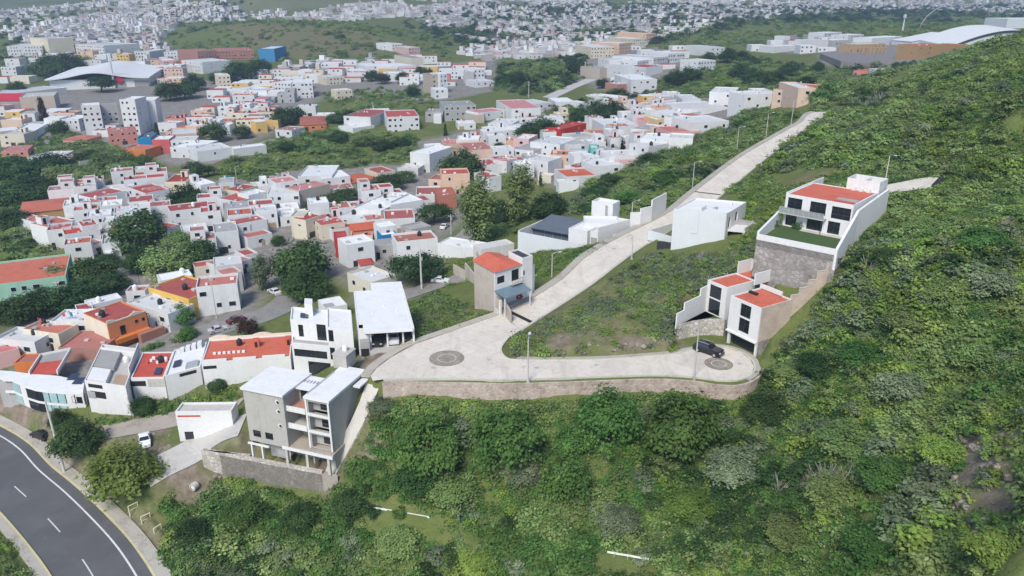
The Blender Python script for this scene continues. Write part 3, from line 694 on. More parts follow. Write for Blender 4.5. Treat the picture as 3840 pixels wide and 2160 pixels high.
# ------------------------------------------------------------------ buildings
M_GREYP0 = paint('grey_sheet', (.33, .34, .35), .5)
FOOT_C = []                       # (x, y, radius) of every building
HOUSES = []                       # dicts for the labels
_wc = {}
def window_mesh(w, h, style='plain'):
    k = (round(w, 1), round(h, 1), style)
    if k in _wc: return _wc[k]
    w, h = max(k[0], .4), max(k[1], .4); mb = MB(); t = .07 if w > .8 else .05
    fr = 0
    mb.box(0, -.05, 0, w, .02, t, fr); mb.box(0, -.05, h - t, w, .02, h, fr); mb.box(0, -.05, t, t, .02, h - t, fr); mb.box(w - t, -.05, t, w, .02, h - t, fr)
    if style == 'bars' or w > 1.7:
        n = max(2, int(round(w / 1.0)))
        for i in range(1, n): mb.box(w * i / n - .025, -.045, t, w * i / n + .025, .02, h - t, fr)
    mb.box(t, -.02, t, w - t, .02, h - t, 1)
    me = bpy.data.meshes.new('window'); me.from_pydata(mb.v, [], mb.f); me.materials.append(M_DFRAME if style == 'dark' else M_FRAME); me.materials.append(M_GLASS)
    me.polygons.foreach_set('material_index', mb.m); me.update(); _wc[k] = me; return me
ROT = {'f': 0, 'l': -math.pi / 2, 'r': math.pi / 2, 'b': math.pi}
def tank_mesh(kind):
    k = 'tank_' + kind
    if k in _wc: return _wc[k]
    mb = MB(); mb.lathe(0, 0, [(.50, 0), (.55, .12), (.55, .9), (.48, 1.08), (.22, 1.25), (.20, 1.33), (.05, 1.36)], 12)
    me = bpy.data.meshes.new('water_tank'); me.from_pydata(mb.v, [], mb.f); me.materials.append(M_TANK if kind == 'black' else M_WTANK); me.update(); _wc[k] = me; return me
class Bld:
    """a building with a frame of its own: x along the front (as seen), y backwards, z up from its base"""
    def __init__(s, name, label, A, B, zt, zb=None, C=None, cat='house', group=None, E=None, Cz=0.0):
        a = at_z(*A, zt); b = at_z(*B, zt); s.w = math.hypot(b[0]-a[0], b[1]-a[1]); s.rz = math.atan2(b[1]-a[1], b[0]-a[0])
        s.ca, s.sa = math.cos(s.rz), math.sin(s.rz); s.a = a; s.d = None; s.k = 0.0
        if E is not None:                # side walls that are not square to the front, as on a slanting lot
            p, q = at_z(*E[0], zt), at_z(*E[1], zt); dx, dy = q[0]-p[0], q[1]-p[1]; s.k = (dx * s.ca + dy * s.sa) / (-dx * s.sa + dy * s.ca); s.k = max(-.6, min(.6, s.k))
        if C is not None: c = at_z(*C, zt + Cz); s.d = (c[0]-a[0]) * -s.sa + (c[1]-a[1]) * s.ca
        if zb is None:
            dd = s.d or 6; cs = [s.world(x, y) for x in (0, s.w) for y in (0, dd)]; zb = min(gz(*p) for p in cs)
        s.zb = zb; s.H = zt - zb; s.root = thing(name, label, cat, (a[0], a[1], zb), s.rz, group)
    def world(s, x, y):
        x = x + s.k * y
        return (s.a[0] + x * s.ca - y * s.sa, s.a[1] + x * s.sa + y * s.ca)
    def loc(s, px, z=None):          # photograph pixel at height z above the base -> local x, y
        p = at_z(*px, s.zb + (s.H if z is None else z)); dx, dy = p[0]-s.a[0], p[1]-s.a[1]
        yy = -dx * s.sa + dy * s.ca
        return dx * s.ca + dy * s.sa - s.k * yy, yy
    def foot(s, x0=0, y0=0, x1=None, y1=None):
        x1 = s.w if x1 is None else x1; y1 = s.d if y1 is None else y1
        q = [s.world(x0, y0), s.world(x1, y0), s.world(x1, y1), s.world(x0, y1)]; FOOT.append(q)
        c = s.world((x0 + x1) / 2, (y0 + y1) / 2); FOOT_C.append((c[0], c[1], math.hypot(x1 - x0, y1 - y0) / 2)); s.c = c; return s
    def part(s, name, mb, m, parent=None):
        if s.k: mb.v = [(x + s.k * y, y, z) for x, y, z in mb.v]
        return mb.done(name, m, parent or s.root)
    def box(s, name, m, *b, parent=None): mb = MB(); mb.box(*b); return s.part(name, mb, m, parent)
    def walls(s, m, x0, y0, z0, x1, y1, z1, t=.18, name='wall', parent=None):
        mb = MB(); mb.box(x0, y0, z0, x1, y0 + t, z1); mb.box(x0, y1 - t, z0, x1, y1, z1)
        mb.box(x0, y0 + t, z0, x0 + t, y1 - t, z1); mb.box(x1 - t, y0 + t, z0, x1, y1 - t, z1); return s.part(name, mb, m, parent)
    def roof(s, m, x0, y0, x1, y1, z, t=.18, name='roof', parent=None):
        return s.box(name, m, x0 + t + .003, y0 + t + .003, z - .2, x1 - t - .003, y1 - t - .003, z, parent=parent)
    def block(s, wm, rm, x0, y0, z0, x1, y1, z1, par=.4):
        s.walls(wm, x0, y0, z0, x1, y1, z1); return s.roof(rm, x0, y0, x1, y1, z1 - par)
    def win(s, face, u, z, w, h, at=0.0, style='plain'):
        """face f/l/r; u = distance along x (front) or y (sides) of the window's start; at = plane position"""
        o = link('window', window_mesh(w, h, style), s.root)
        o.location = {'f': (u + s.k * at, at, z), 'l': (at, u + w, z), 'r': (at, u, z), 'b': (u + w, at, z)}[face]; o.rotation_euler = (0, 0, ROT[face]); return o
    def tank(s, x, y, z, kind='black', k=1.0):
        o = link('water_tank', tank_mesh(kind), s.root); o.location = (x + s.k * y, y, z); o.scale = (k, k, k); return o
def facade(mb, w, z0, z1, holes, y0=0.0, t=.22, x0=0.0, m=0):
    """a front wall with real openings"""
    xs = sorted({x0, x0 + w, *[h[0] for h in holes], *[h[2] for h in holes]}); zs = sorted({z0, z1, *[h[1] for h in holes], *[h[3] for h in holes]})
    for i in range(len(xs) - 1):
        run = None
        for j in range(len(zs) - 1):
            cx, cz = (xs[i] + xs[i+1]) / 2, (zs[j] + zs[j+1]) / 2
            solid = not any(h[0] < cx < h[2] and h[1] < cz < h[3] for h in holes)
            if solid: run = [run[0] if run else zs[j], zs[j+1]]
            if run and (not solid or j == len(zs) - 2): mb.box(xs[i], y0, run[0], xs[i+1], y0 + t, run[1], m); run = None
def htall(base, zb, vt):
    """elevation whose point above base pixel (at zb) projects to row vt"""
    p = at_z(*base, zb); lo, hi = zb, zb + 40
    for _ in range(40):
        m = (lo + hi) / 2
        if project((p[0], p[1], m))[1] > vt: lo = m
        else: hi = m
    return lo
WN = dict(white='white', offwhite='off-white', cream='cream', peach='peach', tan='tan', grey='grey', orange='orange', yellow='yellow', red='red', salmon='salmon', pink='pink', blue='blue', teal='teal', mint='mint green', ochre='ochre', brick='brick', lilac='lilac')
RN = dict(white='white roof', red='red roof', terracotta='terracotta roof', dusty='dusty red roof', pink='pink roof', grey='grey roof', pale='pale roof', slate='slate grey roof')
def house(A, B, C, h, wall='white', roof='white', opts='', desc=None, mark=None, name=None, dlim=(4, 40), zt=None, last=False):
    """a town house from three corners of its roof; opts: t/T black or white tank, s stair block, g gable, h hip, n no windows, w many windows, c carport, u upper storey set back"""
    M_ = ((A[0] + B[0]) / 2, (A[1] + B[1]) / 2); zt = (P(M_, .5, True)[2] + h * .85 if last else P(M_, h)[2]) if zt is None else zt
    a, b, c = at_z(*A, zt), at_z(*B, zt), at_z(*C, zt)
    n = np.array([-(b[1]-a[1]), b[0]-a[0]]); n = n / (np.linalg.norm(n) + 1e-9); d = float(np.dot((c - a)[:2], n)); d = min(max(d, dlim[0]), dlim[1])
    return build_house((a[0], a[1]), math.atan2(b[1]-a[1], b[0]-a[0]), math.hypot(b[0]-a[0], b[1]-a[1]), d, h, wall, roof, opts, desc, mark, zt, name)
def build_house(a, rz, w, d, h, wall, roof, opts='', desc=None, mark=None, zt=None, name=None):
    s = Bld.__new__(Bld); s.a = np.array([a[0], a[1], 0]); s.rz = rz; s.k = 0.0; s.w, s.d = w, d; s.ca, s.sa = math.cos(rz), math.sin(rz)
    zs = [gz(*s.world(x, y)) for x in (0, w) for y in (0, d)]; s.zb = min(zs)
    if zt is None: zt = sum(zs) / 4 + h
    s.H = H = max(zt - s.zb, 2.6); s.root = thing(name or 'town_house', '', 'house', (a[0], a[1], s.zb), rz); s.foot()
    wm = wallm(wall); rm = roofm(roof); rr = random.Random(int(a[0] * 31 + a[1] * 17)); par = rr.uniform(.25, .6); lowb = -1.5
    feats = []
    fl = max(1, int(round(h / 3.0)))
    if 'g' in opts or 'h' in opts:
        eave = H - (1.1 if w > 6 else .8); s.walls(wm, 0, 0, lowb, w, d, eave); mb = MB(); o = .35
        if 'g' in opts:
            V = [(-o,-o,eave-.05),(w+o,-o,eave-.05),(w+o,d+o,eave-.05),(-o,d+o,eave-.05),(-o,d/2,H),(w+o,d/2,H)]; mb.add(V, [(0,1,5,4),(2,3,4,5),(0,4,3),(1,2,5),(0,3,2,1)])
            feats.append('gabled')
        else:
            q = min(w, d) * .38; V = [(-o,-o,eave-.05),(w+o,-o,eave-.05),(w+o,d+o,eave-.05),(-o,d+o,eave-.05),(q,d/2,H),(w-q if w-q>q else q+.5,d/2,H)]; mb.add(V, [(0,1,5,4),(2,3,4,5),(3,0,4),(1,2,5),(0,3,2,1)])
            feats.append('hipped')
        s.part('roof', mb, rm)
    else:
        s.block(wm, rm, 0, 0, lowb, w, d, H, par)
        zr = H - par
        if 'u' in opts:
            ux = w * rr.uniform(.42, .6); x0 = 0 if rr.random() < .5 else w - ux; y0 = d * .3; s.block(wm, rm, x0 + .02, y0, zr, x0 + ux - .02, d - .02, zr + 2.7, .3); feats.append('stepped')
            s.win('f', x0 + ux * .3, zr + .9, min(1.4, ux * .4), 1.1, y0)
        if 's' in opts and w > 4 and d > 4:
            x0 = rr.uniform(.25, max(.3, w - 3.2)); y0 = d - rr.uniform(3.2, min(d - .3, 5)); s.block(wm, rm, x0, y0, zr, x0 + 2.6, y0 + 2.9, zr + 2.3, .15); feats.append('hut')
            s.box('door', M_DARK, x0 + .5, y0 - .03, zr + .02, x0 + 1.4, y0 + .02, zr + 1.95)
        if 't' in opts or 'T' in opts:
            k = 'black' if 't' in opts else 'white'; s.tank(w * rr.uniform(.15, .85), d * rr.uniform(.3, .85), zr, k, rr.uniform(.9, 1.2)); feats.append(k + ' tank')
        if w * d > 45 and H < 12:
            if rr.random() < .35:
                x, y, l = rr.uniform(.6, w * .4), rr.uniform(.8, d - 1), min(3.0, w * .5); 
                for q in (x, x + l): mb = MB(); mb.cyl(q, y, zr, zr + 1.7, .04, 5); s.part('washing_post', mb, M_METAL)
                for i in range(rr.randint(1, 3)): s.box('washing', rr.choice([M_FRAME, MC['paint_red'] if 'paint_red' in MC else M_FRAME, wallm('blue'), wallm('cream')]), x + .3 + i * .8, y - .02, zr + .7, x + .9 + i * .8, y + .02, zr + 1.6)
            for _ in range(rr.randint(2, 4)):                               # pipes, skylight domes, gas bottle plinths
                x, y = rr.uniform(.8, w - 1.4), rr.uniform(.8, d - 1.4); s.box('roof_fitting', rr.choice([M_WTANK, M_METAL, M_LCONC]), x, y, zr, x + rr.uniform(.4, 1.0), y + rr.uniform(.4, 1.0), zr + rr.uniform(.25, .6))
    if 'n' not in opts:
        top = H - (1.3 if ('g' in opts or 'h' in opts) else par)
        for f in range(fl):
            z0 = top - 3.0 * (fl - f) + .15 + .95; hh = 1.25
            if z0 < .3: z0 = .4
            if z0 + hh > H - .2: hh = max(.5, H - .25 - z0)
            n = max(1, int(w / (2.6 if 'w' in opts else 4.2)))
            for i in range(n):
                if rr.random() < (.85 if 'w' in opts else .55):
                    ww = rr.choice([.9, 1.2, 1.2, 1.6]); x = w * (i + .5) / n - ww / 2 + rr.uniform(-.3, .3)
                    if x > .15 and x + ww < w - .15: s.win('f', x, z0, ww, hh)
            nd_ = max(1, int(d / 5.5))
            for sd in ('l', 'r'):
                for i in range(nd_):
                    if rr.random() < (.6 if 'w' in opts else .18):
                        ww = rr.choice([.6, .9, 1.2]); s.win(sd, d * (i + .5) / nd_ - ww / 2, z0, ww, rr.choice([.6, 1.1]), 0 if sd == 'l' else w)
        if H < 9 and rr.random() < .8 and w > 4:
            x = rr.uniform(.3, w - 3.0); s.box('door', rr.choice([M_DARK, M_WOOD, M_DFRAME]), x, -.04, .02, x + rr.choice([1.0, 2.4]), .02, 2.25)
    if 'y' in opts and w > 5:
        yd = rr.uniform(2.4, 3.6); hh = rr.uniform(1.9, 2.6); mb = MB(); mb.box(0, -yd, -1.5, w, -yd + .15, hh); mb.box(0, -yd + .15, -1.5, .15, -.003, hh); mb.box(w - .15, -yd + .15, -1.5, w, -.003, hh); s.part('yard_wall', mb, wm)
        s.box('yard_paving', rr.choice([M_SIDEW, M_LCONC, roofm('dusty')]), .15, -yd + .15, -1, w - .15, -.003, .06); s.box('gate', rr.choice([M_DFRAME, M_GREYP0]), w*.3, -yd - .03, .05, w*.3 + 2.2, -yd - .003, hh - .15)
        if rr.random() < .5: s.box('shade_roof', rr.choice([M_GREYP0, rm, M_LCONC]), w*.05, -yd + .2, hh + .3, w*.55, -.003, hh + .42)
    if 'c' in opts:
        x0 = w * .1; mb = MB(); mb.box(x0, -3.2, 2.4, x0 + w * .5, -.02, 2.55); s.part('carport', mb, rm)
        for xx in (x0 + .1, x0 + w * .5 - .2): s.box('post', wm, xx, -3.1, -1, xx + .15, -2.95, 2.397)
    HOUSES.append(dict(o=s.root, wall=wall, roof=roof, feats=feats, c=(*s.c, s.zb + H), w=w, d=d, h=h, fl=fl, mark=mark, desc=desc)); return s
# ------------------------------------------------------------------ town houses seen one by one (roof corners: front left, front right, back)
def H_(c, r, ax, ay, bx, by, cx, cy, h, wall='white', roof='white', opts='', **k): return house(Z(c, r, ax, ay), Z(c, r, bx, by), Z(c, r, cx, cy), h, wall, roof, opts, **k)
# -- tile 0,1
H_(0,1, 185,745, 700,690, 560,600, 4.0, 'ochre','terracotta','hn', mark='the ochre ranch house', desc='sprawling ochre ranch house with hipped terracotta roof')
H_(0,1, 728,590, 890,625, 1020,510, 6, 'white','red','')
H_(0,1, 930,610, 1225,575, 1120,540, 4.6, 'white','dusty','')
H_(0,1, 1235,520, 1400,580, 1440,470, 6, 'white','red','w')
H_(0,1, 1440,545, 1640,505, 1560,468, 6, 'cream','pink','h')
H_(0,1, 1590,470, 1790,465, 1700,392, 6, 'cream','red','s')
H_(0,1, 1935,500, 2080,475, 2030,415, 5, 'white','white','s')
H_(0,1, 2110,480, 2260,470, 2200,425, 3.5, 'white','grey','')
H_(0,1, 450,905, 720,835, 620,785, 6, 'white','dusty','s')
H_(0,1, 330,850, 460,860, 470,800, 5, 'lilac','dusty','')
H_(0,1, 120,800, 330,860, 380,800, 3.4, 'white','dusty','n')
H_(0,1, 620,980, 965,930, 800,880, 5.6, 'white','red','s')
H_(0,1, 870,1085, 1020,1045, 940,1012, 3.4, 'white','dusty','')
H_(0,1, 790,900, 950,875, 880,825, 7, 'white','red','n')
H_(0,1, 980,860, 1090,850, 1060,800, 6, 'white','white','')
H_(0,1, 980,1070, 1150,1050, 1090,960, 4.5, 'white','white','c')
H_(0,1, 1640,755, 2045,705, 1900,660, 6, 'white','red','T')
H_(0,1, 1560,935, 1735,875, 1660,840, 3.2, 'white','red','n')
H_(0,1, 1420,640, 1640,610, 1560,555, 4, 'white','grey','')
H_(0,1, 1510,690, 1700,660, 1600,620, 3.2, 'offwhite','pale','n')
H_(0,1, 2100,625, 2300,660, 2420,570, 6.3, 'white','red','')
H_(0,1, 2300,560, 2490,505, 2400,475, 6, 'cream','red','')
H_(0,1, 2280,880, 2576,825, 2490,775, 5.8, 'white','red','')
H_(0,1, 2400,600, 2576,560, 2530,520, 7, 'white','white','n')
H_(0,1, 2070,960, 2300,935, 2210,850, 6.5, 'white','grey','')
H_(0,1, 1760,960, 2010,930, 1900,870, 3, 'white','white','T')
H_(0,1, 1880,1295, 2140,1255, 2060,1215, 3.6, 'cream','red','')
H_(0,1, 2160,1295, 2430,1205, 2290,1150, 3.6, 'white','dusty','')
H_(0,1, 2360,1180, 2490,1150, 2420,1095, 3.8, 'white','red','')
H_(0,1, 1545,1425, 1860,1370, 1740,1325, 5, 'white','white','T')
H_(0,1, 2150,1370, 2330,1330, 2260,1280, 5.4, 'white','dusty','')
H_(0,0, 1325,1335, 1458,1330, 1425,1285, 6, 'blue','blue' if False else 'slate','', mark='the blue house', desc='small blue flat-roofed house beside the dark red house')
H_(0,0, 1040,1275, 1320,1255, 1200,1225, 7, 'salmon','dusty','w')
H_(0,0, 1465,1350, 1635,1345, 1600,1305, 7, 'red','white','', mark='the dark red house', desc='dark red house with pale roof beside the blue house')
H_(0,0, 1645,1360, 1890,1350, 1800,1315, 6, 'white','white','w')
H_(0,0, 600,1325, 830,1330, 760,1285, 3.6, 'salmon','terracotta','h')
H_(0,1, 1900,175, 2240,135, 2150,85, 5, 'white','white','', mark='the white warehouse', desc='long white warehouse beside the green field', name='warehouse')
H_(0,1, 2252,150, 2570,112, 2500,95, 4, 'white','white','n')
H_(0,1, 1640,130, 1890,140, 1850,60, 5, 'white','white','')
H_(0,1, 1160,150, 1400,160, 1280,105, 5, 'orange','terracotta','', mark='the orange house by the wood', desc='orange house at the edge of the green wood')
H_(0,1, 10,175, 265,160, 180,118, 3.6, 'salmon','pink','')
H_(0,1, 260,225, 430,235, 530,175, 3.4, 'white','white','n')
H_(0,1, 430,205, 640,200, 560,170, 3.6, 'offwhite','white','n')
H_(0,1, 600,225, 770,270, 760,215, 4, 'offwhite','pink','n')
# the mint house at the left edge
H_(0,1, -330,1500, 632,1375, 345,1198, 7, 'mint','terracotta','w', mark='the mint green house', desc='mint green house with terracotta roof at the edge of the dark wood')
# -- tile 1,1
H_(1,1, 440,555, 740,485, 600,455, 6.2, 'tan','pink','n')
H_(1,1, 130,590, 440,575, 400,500, 6.5, 'white','white','w')
H_(1,1, 215,480, 440,450, 400,400, 8.5, 'white','pink','w', mark='the turreted white house', desc='tall white house with teal turret and pink roof')
H_(1,1, 430,415, 760,410, 640,308, 7, 'white','white','')
H_(1,1, 660,440, 935,410, 860,350, 6, 'white','white','')
H_(1,1, 890,460, 1195,405, 1110,345, 4, 'cream','terracotta','h')
H_(1,1, 1200,385, 1370,360, 1300,305, 4.2, 'cream','red','')
H_(1,1, -40,880, 140,830, 60,780, 5, 'white','terracotta','')
H_(1,1, -60,1010, 180,960, 100,920, 3.4, 'white','dusty','')
H_(1,1, 355,800, 490,800, 520,740, 6.5, 'cream','cream' if False else 'pale','')
H_(1,1, 505,840, 660,785, 590,745, 6, 'cream','red','T')
H_(1,1, 650,890, 885,855, 810,805, 4.6, 'cream','red','T')
H_(1,1, 760,930, 960,900, 900,850, 3.4, 'white','dusty','')
H_(1,1, 955,720, 1230,750, 1290,640, 5.4, 'white','white','t')
H_(1,1, 1140,640, 1330,660, 1400,570, 5.8, 'white','white','t')
H_(1,1, 1330,690, 1640,640, 1540,550, 5.2, 'white','white','')
H_(1,1, 820,800, 1080,830, 1080,750, 4, 'white','white','t')
H_(1,1, 1090,840, 1300,820, 1250,765, 4.2, 'white','dusty','')
H_(1,1, 1270,830, 1560,815, 1400,730, 5, 'white','red','')
H_(1,1, 965,905, 1185,880, 1100,822, 5.6, 'orange','terracotta','g', mark='the orange gabled house', desc='orange house with a steep orange gabled roof')
H_(1,1, 940,995, 1150,985, 1100,930, 3.4, 'cream','red','n')
H_(1,1, 785,1000, 905,990, 850,945, 6, 'red','red','', mark='the bright red house', desc='small bright red box of a house')
H_(1,1, 905,1080, 1165,1035, 1060,970, 6.2, 'white','white','', mark='the grey fronted house', desc='white house with a grey upper front beside the red house')
H_(1,1, 1170,1090, 1360,1070, 1330,1010, 3.6, 'grey','grey','')
H_(1,1, 1225,910, 1385,885, 1330,840, 6, 'white','white','')
H_(1,1, 1240,985, 1390,965, 1340,920, 4.4, 'blue','white','')
H_(1,1, 1390,990, 1530,1000, 1560,940, 4, 'tan','pale','n')
H_(1,1, 1385,1050, 1780,1010, 1640,940, 5.2, 'white','terracotta','t', mark='the orange-roofed corner house', desc='white house with bright orange flat roof behind the dome tree')
H_(1,1, 1520,930, 1715,890, 1630,845, 3, 'grey','grey','n')
H_(1,1, 1780,1060, 2150,1120, 2200,1045, 3.2, 'white','white','n')
H_(1,1, 2200,1120, 2520,1060, 2460,1030, 3.4, 'offwhite','white','n')
H_(1,1, 1690,440, 1990,460, 1880,400, 5, 'peach','dusty','')
H_(1,1, 1820,395, 2090,385, 1990,335, 7.4, 'peach','red','', mark='the peach house', desc='tall peach house with red roof behind the loose trees')
H_(1,1, 1570,590, 1800,585, 1700,510, 3.8, 'white','red','')
H_(1,1, 1780,600, 1965,590, 1880,520, 5, 'brick','terracotta','n')
H_(1,1, 1540,660, 1720,640, 1660,590, 4, 'white','red','')
H_(1,1, 1512,180, 1700,200, 1840,120, 7.8, 'white','white','', mark='the white corner block', desc='tall plain white house beside the low round dark tree')
H_(1,1, 1720,160, 1880,150, 1830,90, 6.6, 'white','white','w')
H_(1,1, 2060,165, 2330,150, 2210,75, 6, 'peach','dusty','')
H_(1,1, 1870,110, 2060,100, 1960,55, 5, 'peach','pink','')
H_(1,1, 1960,60, 2180,60, 2120,20, 6.6, 'white','white','s')
H_(1,1, 2160,315, 2420,290, 2330,235, 3.8, 'white','red','')
H_(1,1, 2340,255, 2550,240, 2460,205, 4.4, 'white','red','T')
H_(1,1, 2275,425, 2395,405, 2350,345, 5, 'white','red','n')
H_(1,1, 1390,330, 1590,340, 1540,290, 3.4, 'offwhite','pale','')
# beige flat house and neighbours at the foot of the street
H_(1,1, 905,1345, 1140,1440, 1340,1350, 4, 'cream','white','', mark='the beige flat house', desc='beige house with wide flat white roof behind the garage house')
H_(1,1, 1035,1240, 1160,1225, 1110,1185, 4, 'white','red','h')
# -- tile 2,1 upper left
H_(2,1, 65,45, 215,55, 190,5, 6, 'pink','white','')
H_(2,1, 228,80, 515,110, 420,20, 6.5, 'white','white','')
H_(2,1, 600,110, 885,90, 780,55, 4.6, 'white','grey','')
H_(2,1, 650,40, 880,20, 800,-20, 5.5, 'offwhite','grey','')
H_(2,1, 812,140, 892,140, 885,105, 6, 'teal','white','', mark='the teal house', desc='small teal house beside the tall cypress')
H_(2,1, 600,195, 780,200, 730,150, 4, 'teal','white','')
H_(2,1, 420,205, 640,210, 560,160, 5.5, 'peach','dusty','')
H_(2,1, 165,245, 400,275, 350,205, 6, 'white','white','')
H_(2,1, 60,150, 260,170, 330,90, 5, 'white','grey','')
H_(2,1, 580,420, 880,400, 770,325, 4, 'white','terracotta','', mark='the broad red roof', desc='low house with broad red roof by the scrub slope')
H_(2,1, 680,335, 860,300, 760,270, 4, 'white','red','')
H_(2,1, 850,320, 1130,300, 980,238, 4, 'white','white','t')
H_(2,1, 990,220, 1320,205, 1180,155, 4.2, 'white','white','n')
H_(2,1, 1050,255, 1270,250, 1180,225, 3, 'pink','dusty','n')
H_(2,1, 1185,95, 1370,130, 1420,65, 6.5, 'white','white','t')
H_(2,1, 1290,45, 1720,70, 1600,5, 5.5, 'white','white','t')
H_(2,1, 1570,40, 1800,50, 1830,5, 5.5, 'white','white','')
H_(2,1, 500,475, 700,470, 640,440, 3, 'white','white','n')
H_(2,1, 0,270, 90,240, 50,195, 4.5, 'white','terracotta','')
H_(2,1, 300,395, 430,410, 400,380, 3, 'cream','pale','n')
# -- tile 2,0
H_(2,0, 1205,770, 1455,765, 1505,710, 8.5, 'white','white','', mark='the tall pale block', desc='tall pale block beside the dark valley trees')
H_(2,0, 1080,815, 1210,805, 1150,782, 6, 'brick','white','', mark='the brick red block', desc='brick red block below the tall pale block')
H_(2,0, 1110,595, 1255,590, 1190,550, 7, 'white','white','w')
H_(2,0, 1265,590, 1420,570, 1360,530, 7, 'white','white','w')
H_(2,0, 1420,560, 1560,545, 1500,490, 7, 'white','white','w')
H_(2,0, 1560,520, 1720,510, 1660,478, 7, 'white','white','w')
H_(2,0, 1040,640, 1150,640, 1130,610, 8, 'white','white','w')
H_(2,0, 900,660, 1030,650, 1000,620, 7, 'tan','grey','n')
H_(2,0, 1240,660, 1350,655, 1330,600, 9, 'white','white','')
H_(2,0, 1340,650, 1510,630, 1450,605, 6, 'white','red','n')
H_(2,0, 1005,750, 1100,755, 1090,725, 5, 'white','white','')
H_(2,0, 1195,830, 1290,835, 1280,800, 4, 'white','white','')
H_(2,0, 1960,885, 2200,895, 2240,845, 7.5, 'white','white','', mark='the orange panelled house', desc='white house with an orange front panel above the town')
H_(2,0, 2305,915, 2560,905, 2520,868, 7, 'white','white','')
H_(2,0, 1505,990, 1700,1050, 1860,960, 6, 'white','white','')
H_(2,0, 1480,960, 1640,960, 1610,920, 5, 'white','grey','')
H_(2,0, 1700,960, 1880,960, 1830,910, 5, 'white','white','')
H_(2,0, 1390,1075, 1640,1110, 1600,1035, 5.5, 'white','white','T')
H_(2,0, 1525,1125, 1690,1150, 1640,1100, 8, 'white','white','')
H_(2,0, 1442,1155, 1528,1150, 1505,1112, 6, 'yellow','white','', mark='the small yellow house', desc='small yellow house between pink and white ones')
H_(2,0, 1350,1170, 1440,1165, 1420,1130, 5.4, 'pink','pink','')
H_(2,0, 1790,1185, 2150,1165, 2050,1105, 5, 'white','white','')
H_(2,0, 1200,1240, 1500,1270, 1420,1200, 5, 'white','grey','')
H_(2,0, 1560,1275, 1880,1265, 1750,1212, 4.4, 'pink','dusty','t')
H_(2,0, 940,1210, 1270,1200, 1130,1140, 5, 'white','white','T')
H_(2,0, 525,1250, 770,1190, 690,1160, 5.6, 'red','red','', mark='the long red house', desc='long red house with red sloping roof', name='long_house')
H_(2,0, 840,1290, 1010,1280, 960,1240, 4, 'peach','dusty','')
H_(2,0, 0,1210, 200,1240, 290,1150, 6, 'white','white','')
H_(2,0, 45,1050, 330,1040, 300,955, 6.5, 'white','pink','')
H_(2,0, 200,1010, 430,990, 380,945, 5, 'white','white','w')
H_(2,0, 475,985, 665,980, 620,940, 3, 'white','white','n')
H_(2,0, 700,990, 760,985, 740,965, 3, 'white','white','n')
H_(2,0, 765,915, 1075,945, 1080,920, 3, 'white','white','n', mark='the long white wall building', desc='long low white building alone in the scrub')
H_(2,0, 1850,590, 2020,580, 1990,556, 8, 'white','white','w', mark='the white flats in the trees', desc='white flats with rows of windows in the dark trees')
H_(2,0, 815,455, 1040,450, 1000,425, 9, 'cream','white','w')
H_(2,0, 1090,420, 1200,410, 1170,380, 9, 'peach','white','w')
H_(2,0, 1200,375, 1350,370, 1320,345, 10, 'cream','cream' if False else 'pale','w')
H_(2,0, 1350,325, 1440,320, 1420,295, 10, 'peach','white','w')
H_(2,0, 1970,460, 2110,455, 2080,425, 7, 'white','white','')
# -- tile 1,0
H_(1,0, 870,1120, 1130,1130, 1060,1050, 7, 'white','red','')
H_(1,0, 1290,1130, 1600,1120, 1470,1060, 8, 'white','red','w', mark='the white villa with red roofs', desc='large white villa with red roof strip behind a white wall')
H_(1,0, 1130,1090, 1320,1085, 1290,1045, 5, 'white','white','T')
H_(1,0, 820,1215, 960,1240, 1000,1180, 3, 'white','white','n')
H_(1,0, 455,1190, 705,1180, 620,1100, 4.2, 'orange','terracotta','h', mark='the orange hipped house', desc='low orange house with hipped terracotta roof by the field')
H_(1,0, 40,1160, 235,1160, 160,1130, 5.2, 'yellow','white','', mark='the yellow flat house', desc='yellow flat-roofed house near the tall dark trees')
H_(1,0, 210,1250, 370,1260, 330,1215, 3.4, 'white','dusty','')
H_(1,0, 200,790, 360,800, 420,765, 8, 'white','white','w')
H_(1,0, 370,800, 570,795, 500,765, 10.5, 'white','white','w', mark='the white flats above the field', desc='white block of flats with a grid of dark windows')
H_(1,0, -60,870, 155,850, 100,820, 6, 'white','white','')
H_(1,0, 800,875, 955,865, 900,850, 6, 'cream','pale','w')
H_(1,0, 700,745, 865,735, 820,715, 6, 'cream','pale','w')
H_(1,0, 1690,720, 1800,715, 1770,700, 13, 'tan','dusty','', mark='the tan tower house', desc='tall tan tower house at the bend of the track')
H_(1,0, 1800,715, 1870,710, 1850,692, 13, 'white','white','w')
H_(1,0, 1755,865, 1880,860, 1850,840, 6, 'white','white','w')
H_(1,0, 2030,695, 2130,695, 2110,670, 8, 'grey','grey','n')
H_(1,0, 2130,670, 2235,665, 2200,645, 9, 'white','white','w')
H_(1,0, 2150,790, 2330,780, 2290,755, 4, 'white','white','')
H_(1,0, 1845,1020, 2150,1010, 2080,970, 8.5, 'grey','grey','w', mark='the unfinished grey block', desc='unfinished grey block with rows of openings')
H_(1,0, 2030,1110, 2230,1110, 2180,1060, 5, 'tan','grey','n')
H_(1,0, 1660,1080, 1830,1080, 1800,1050, 6, 'grey','grey','')
H_(1,0, 1740,1110, 1815,1110, 1800,1090, 5, 'white','white','')
H_(1,0, 2175,1090, 2430,1060, 2380,1030, 5, 'white','pink','')
H_(1,0, 1975,1195, 2150,1190, 2100,1160, 3.4, 'offwhite','white','')
H_(1,0, 2265,1190, 2500,1200, 2576,1150, 5, 'white','white','')
H_(1,0, 2330,1270, 2576,1250, 2520,1200, 5, 'white','white','s')
H_(1,0, 945,690, 1100,685, 1060,660, 5, 'white','white','')
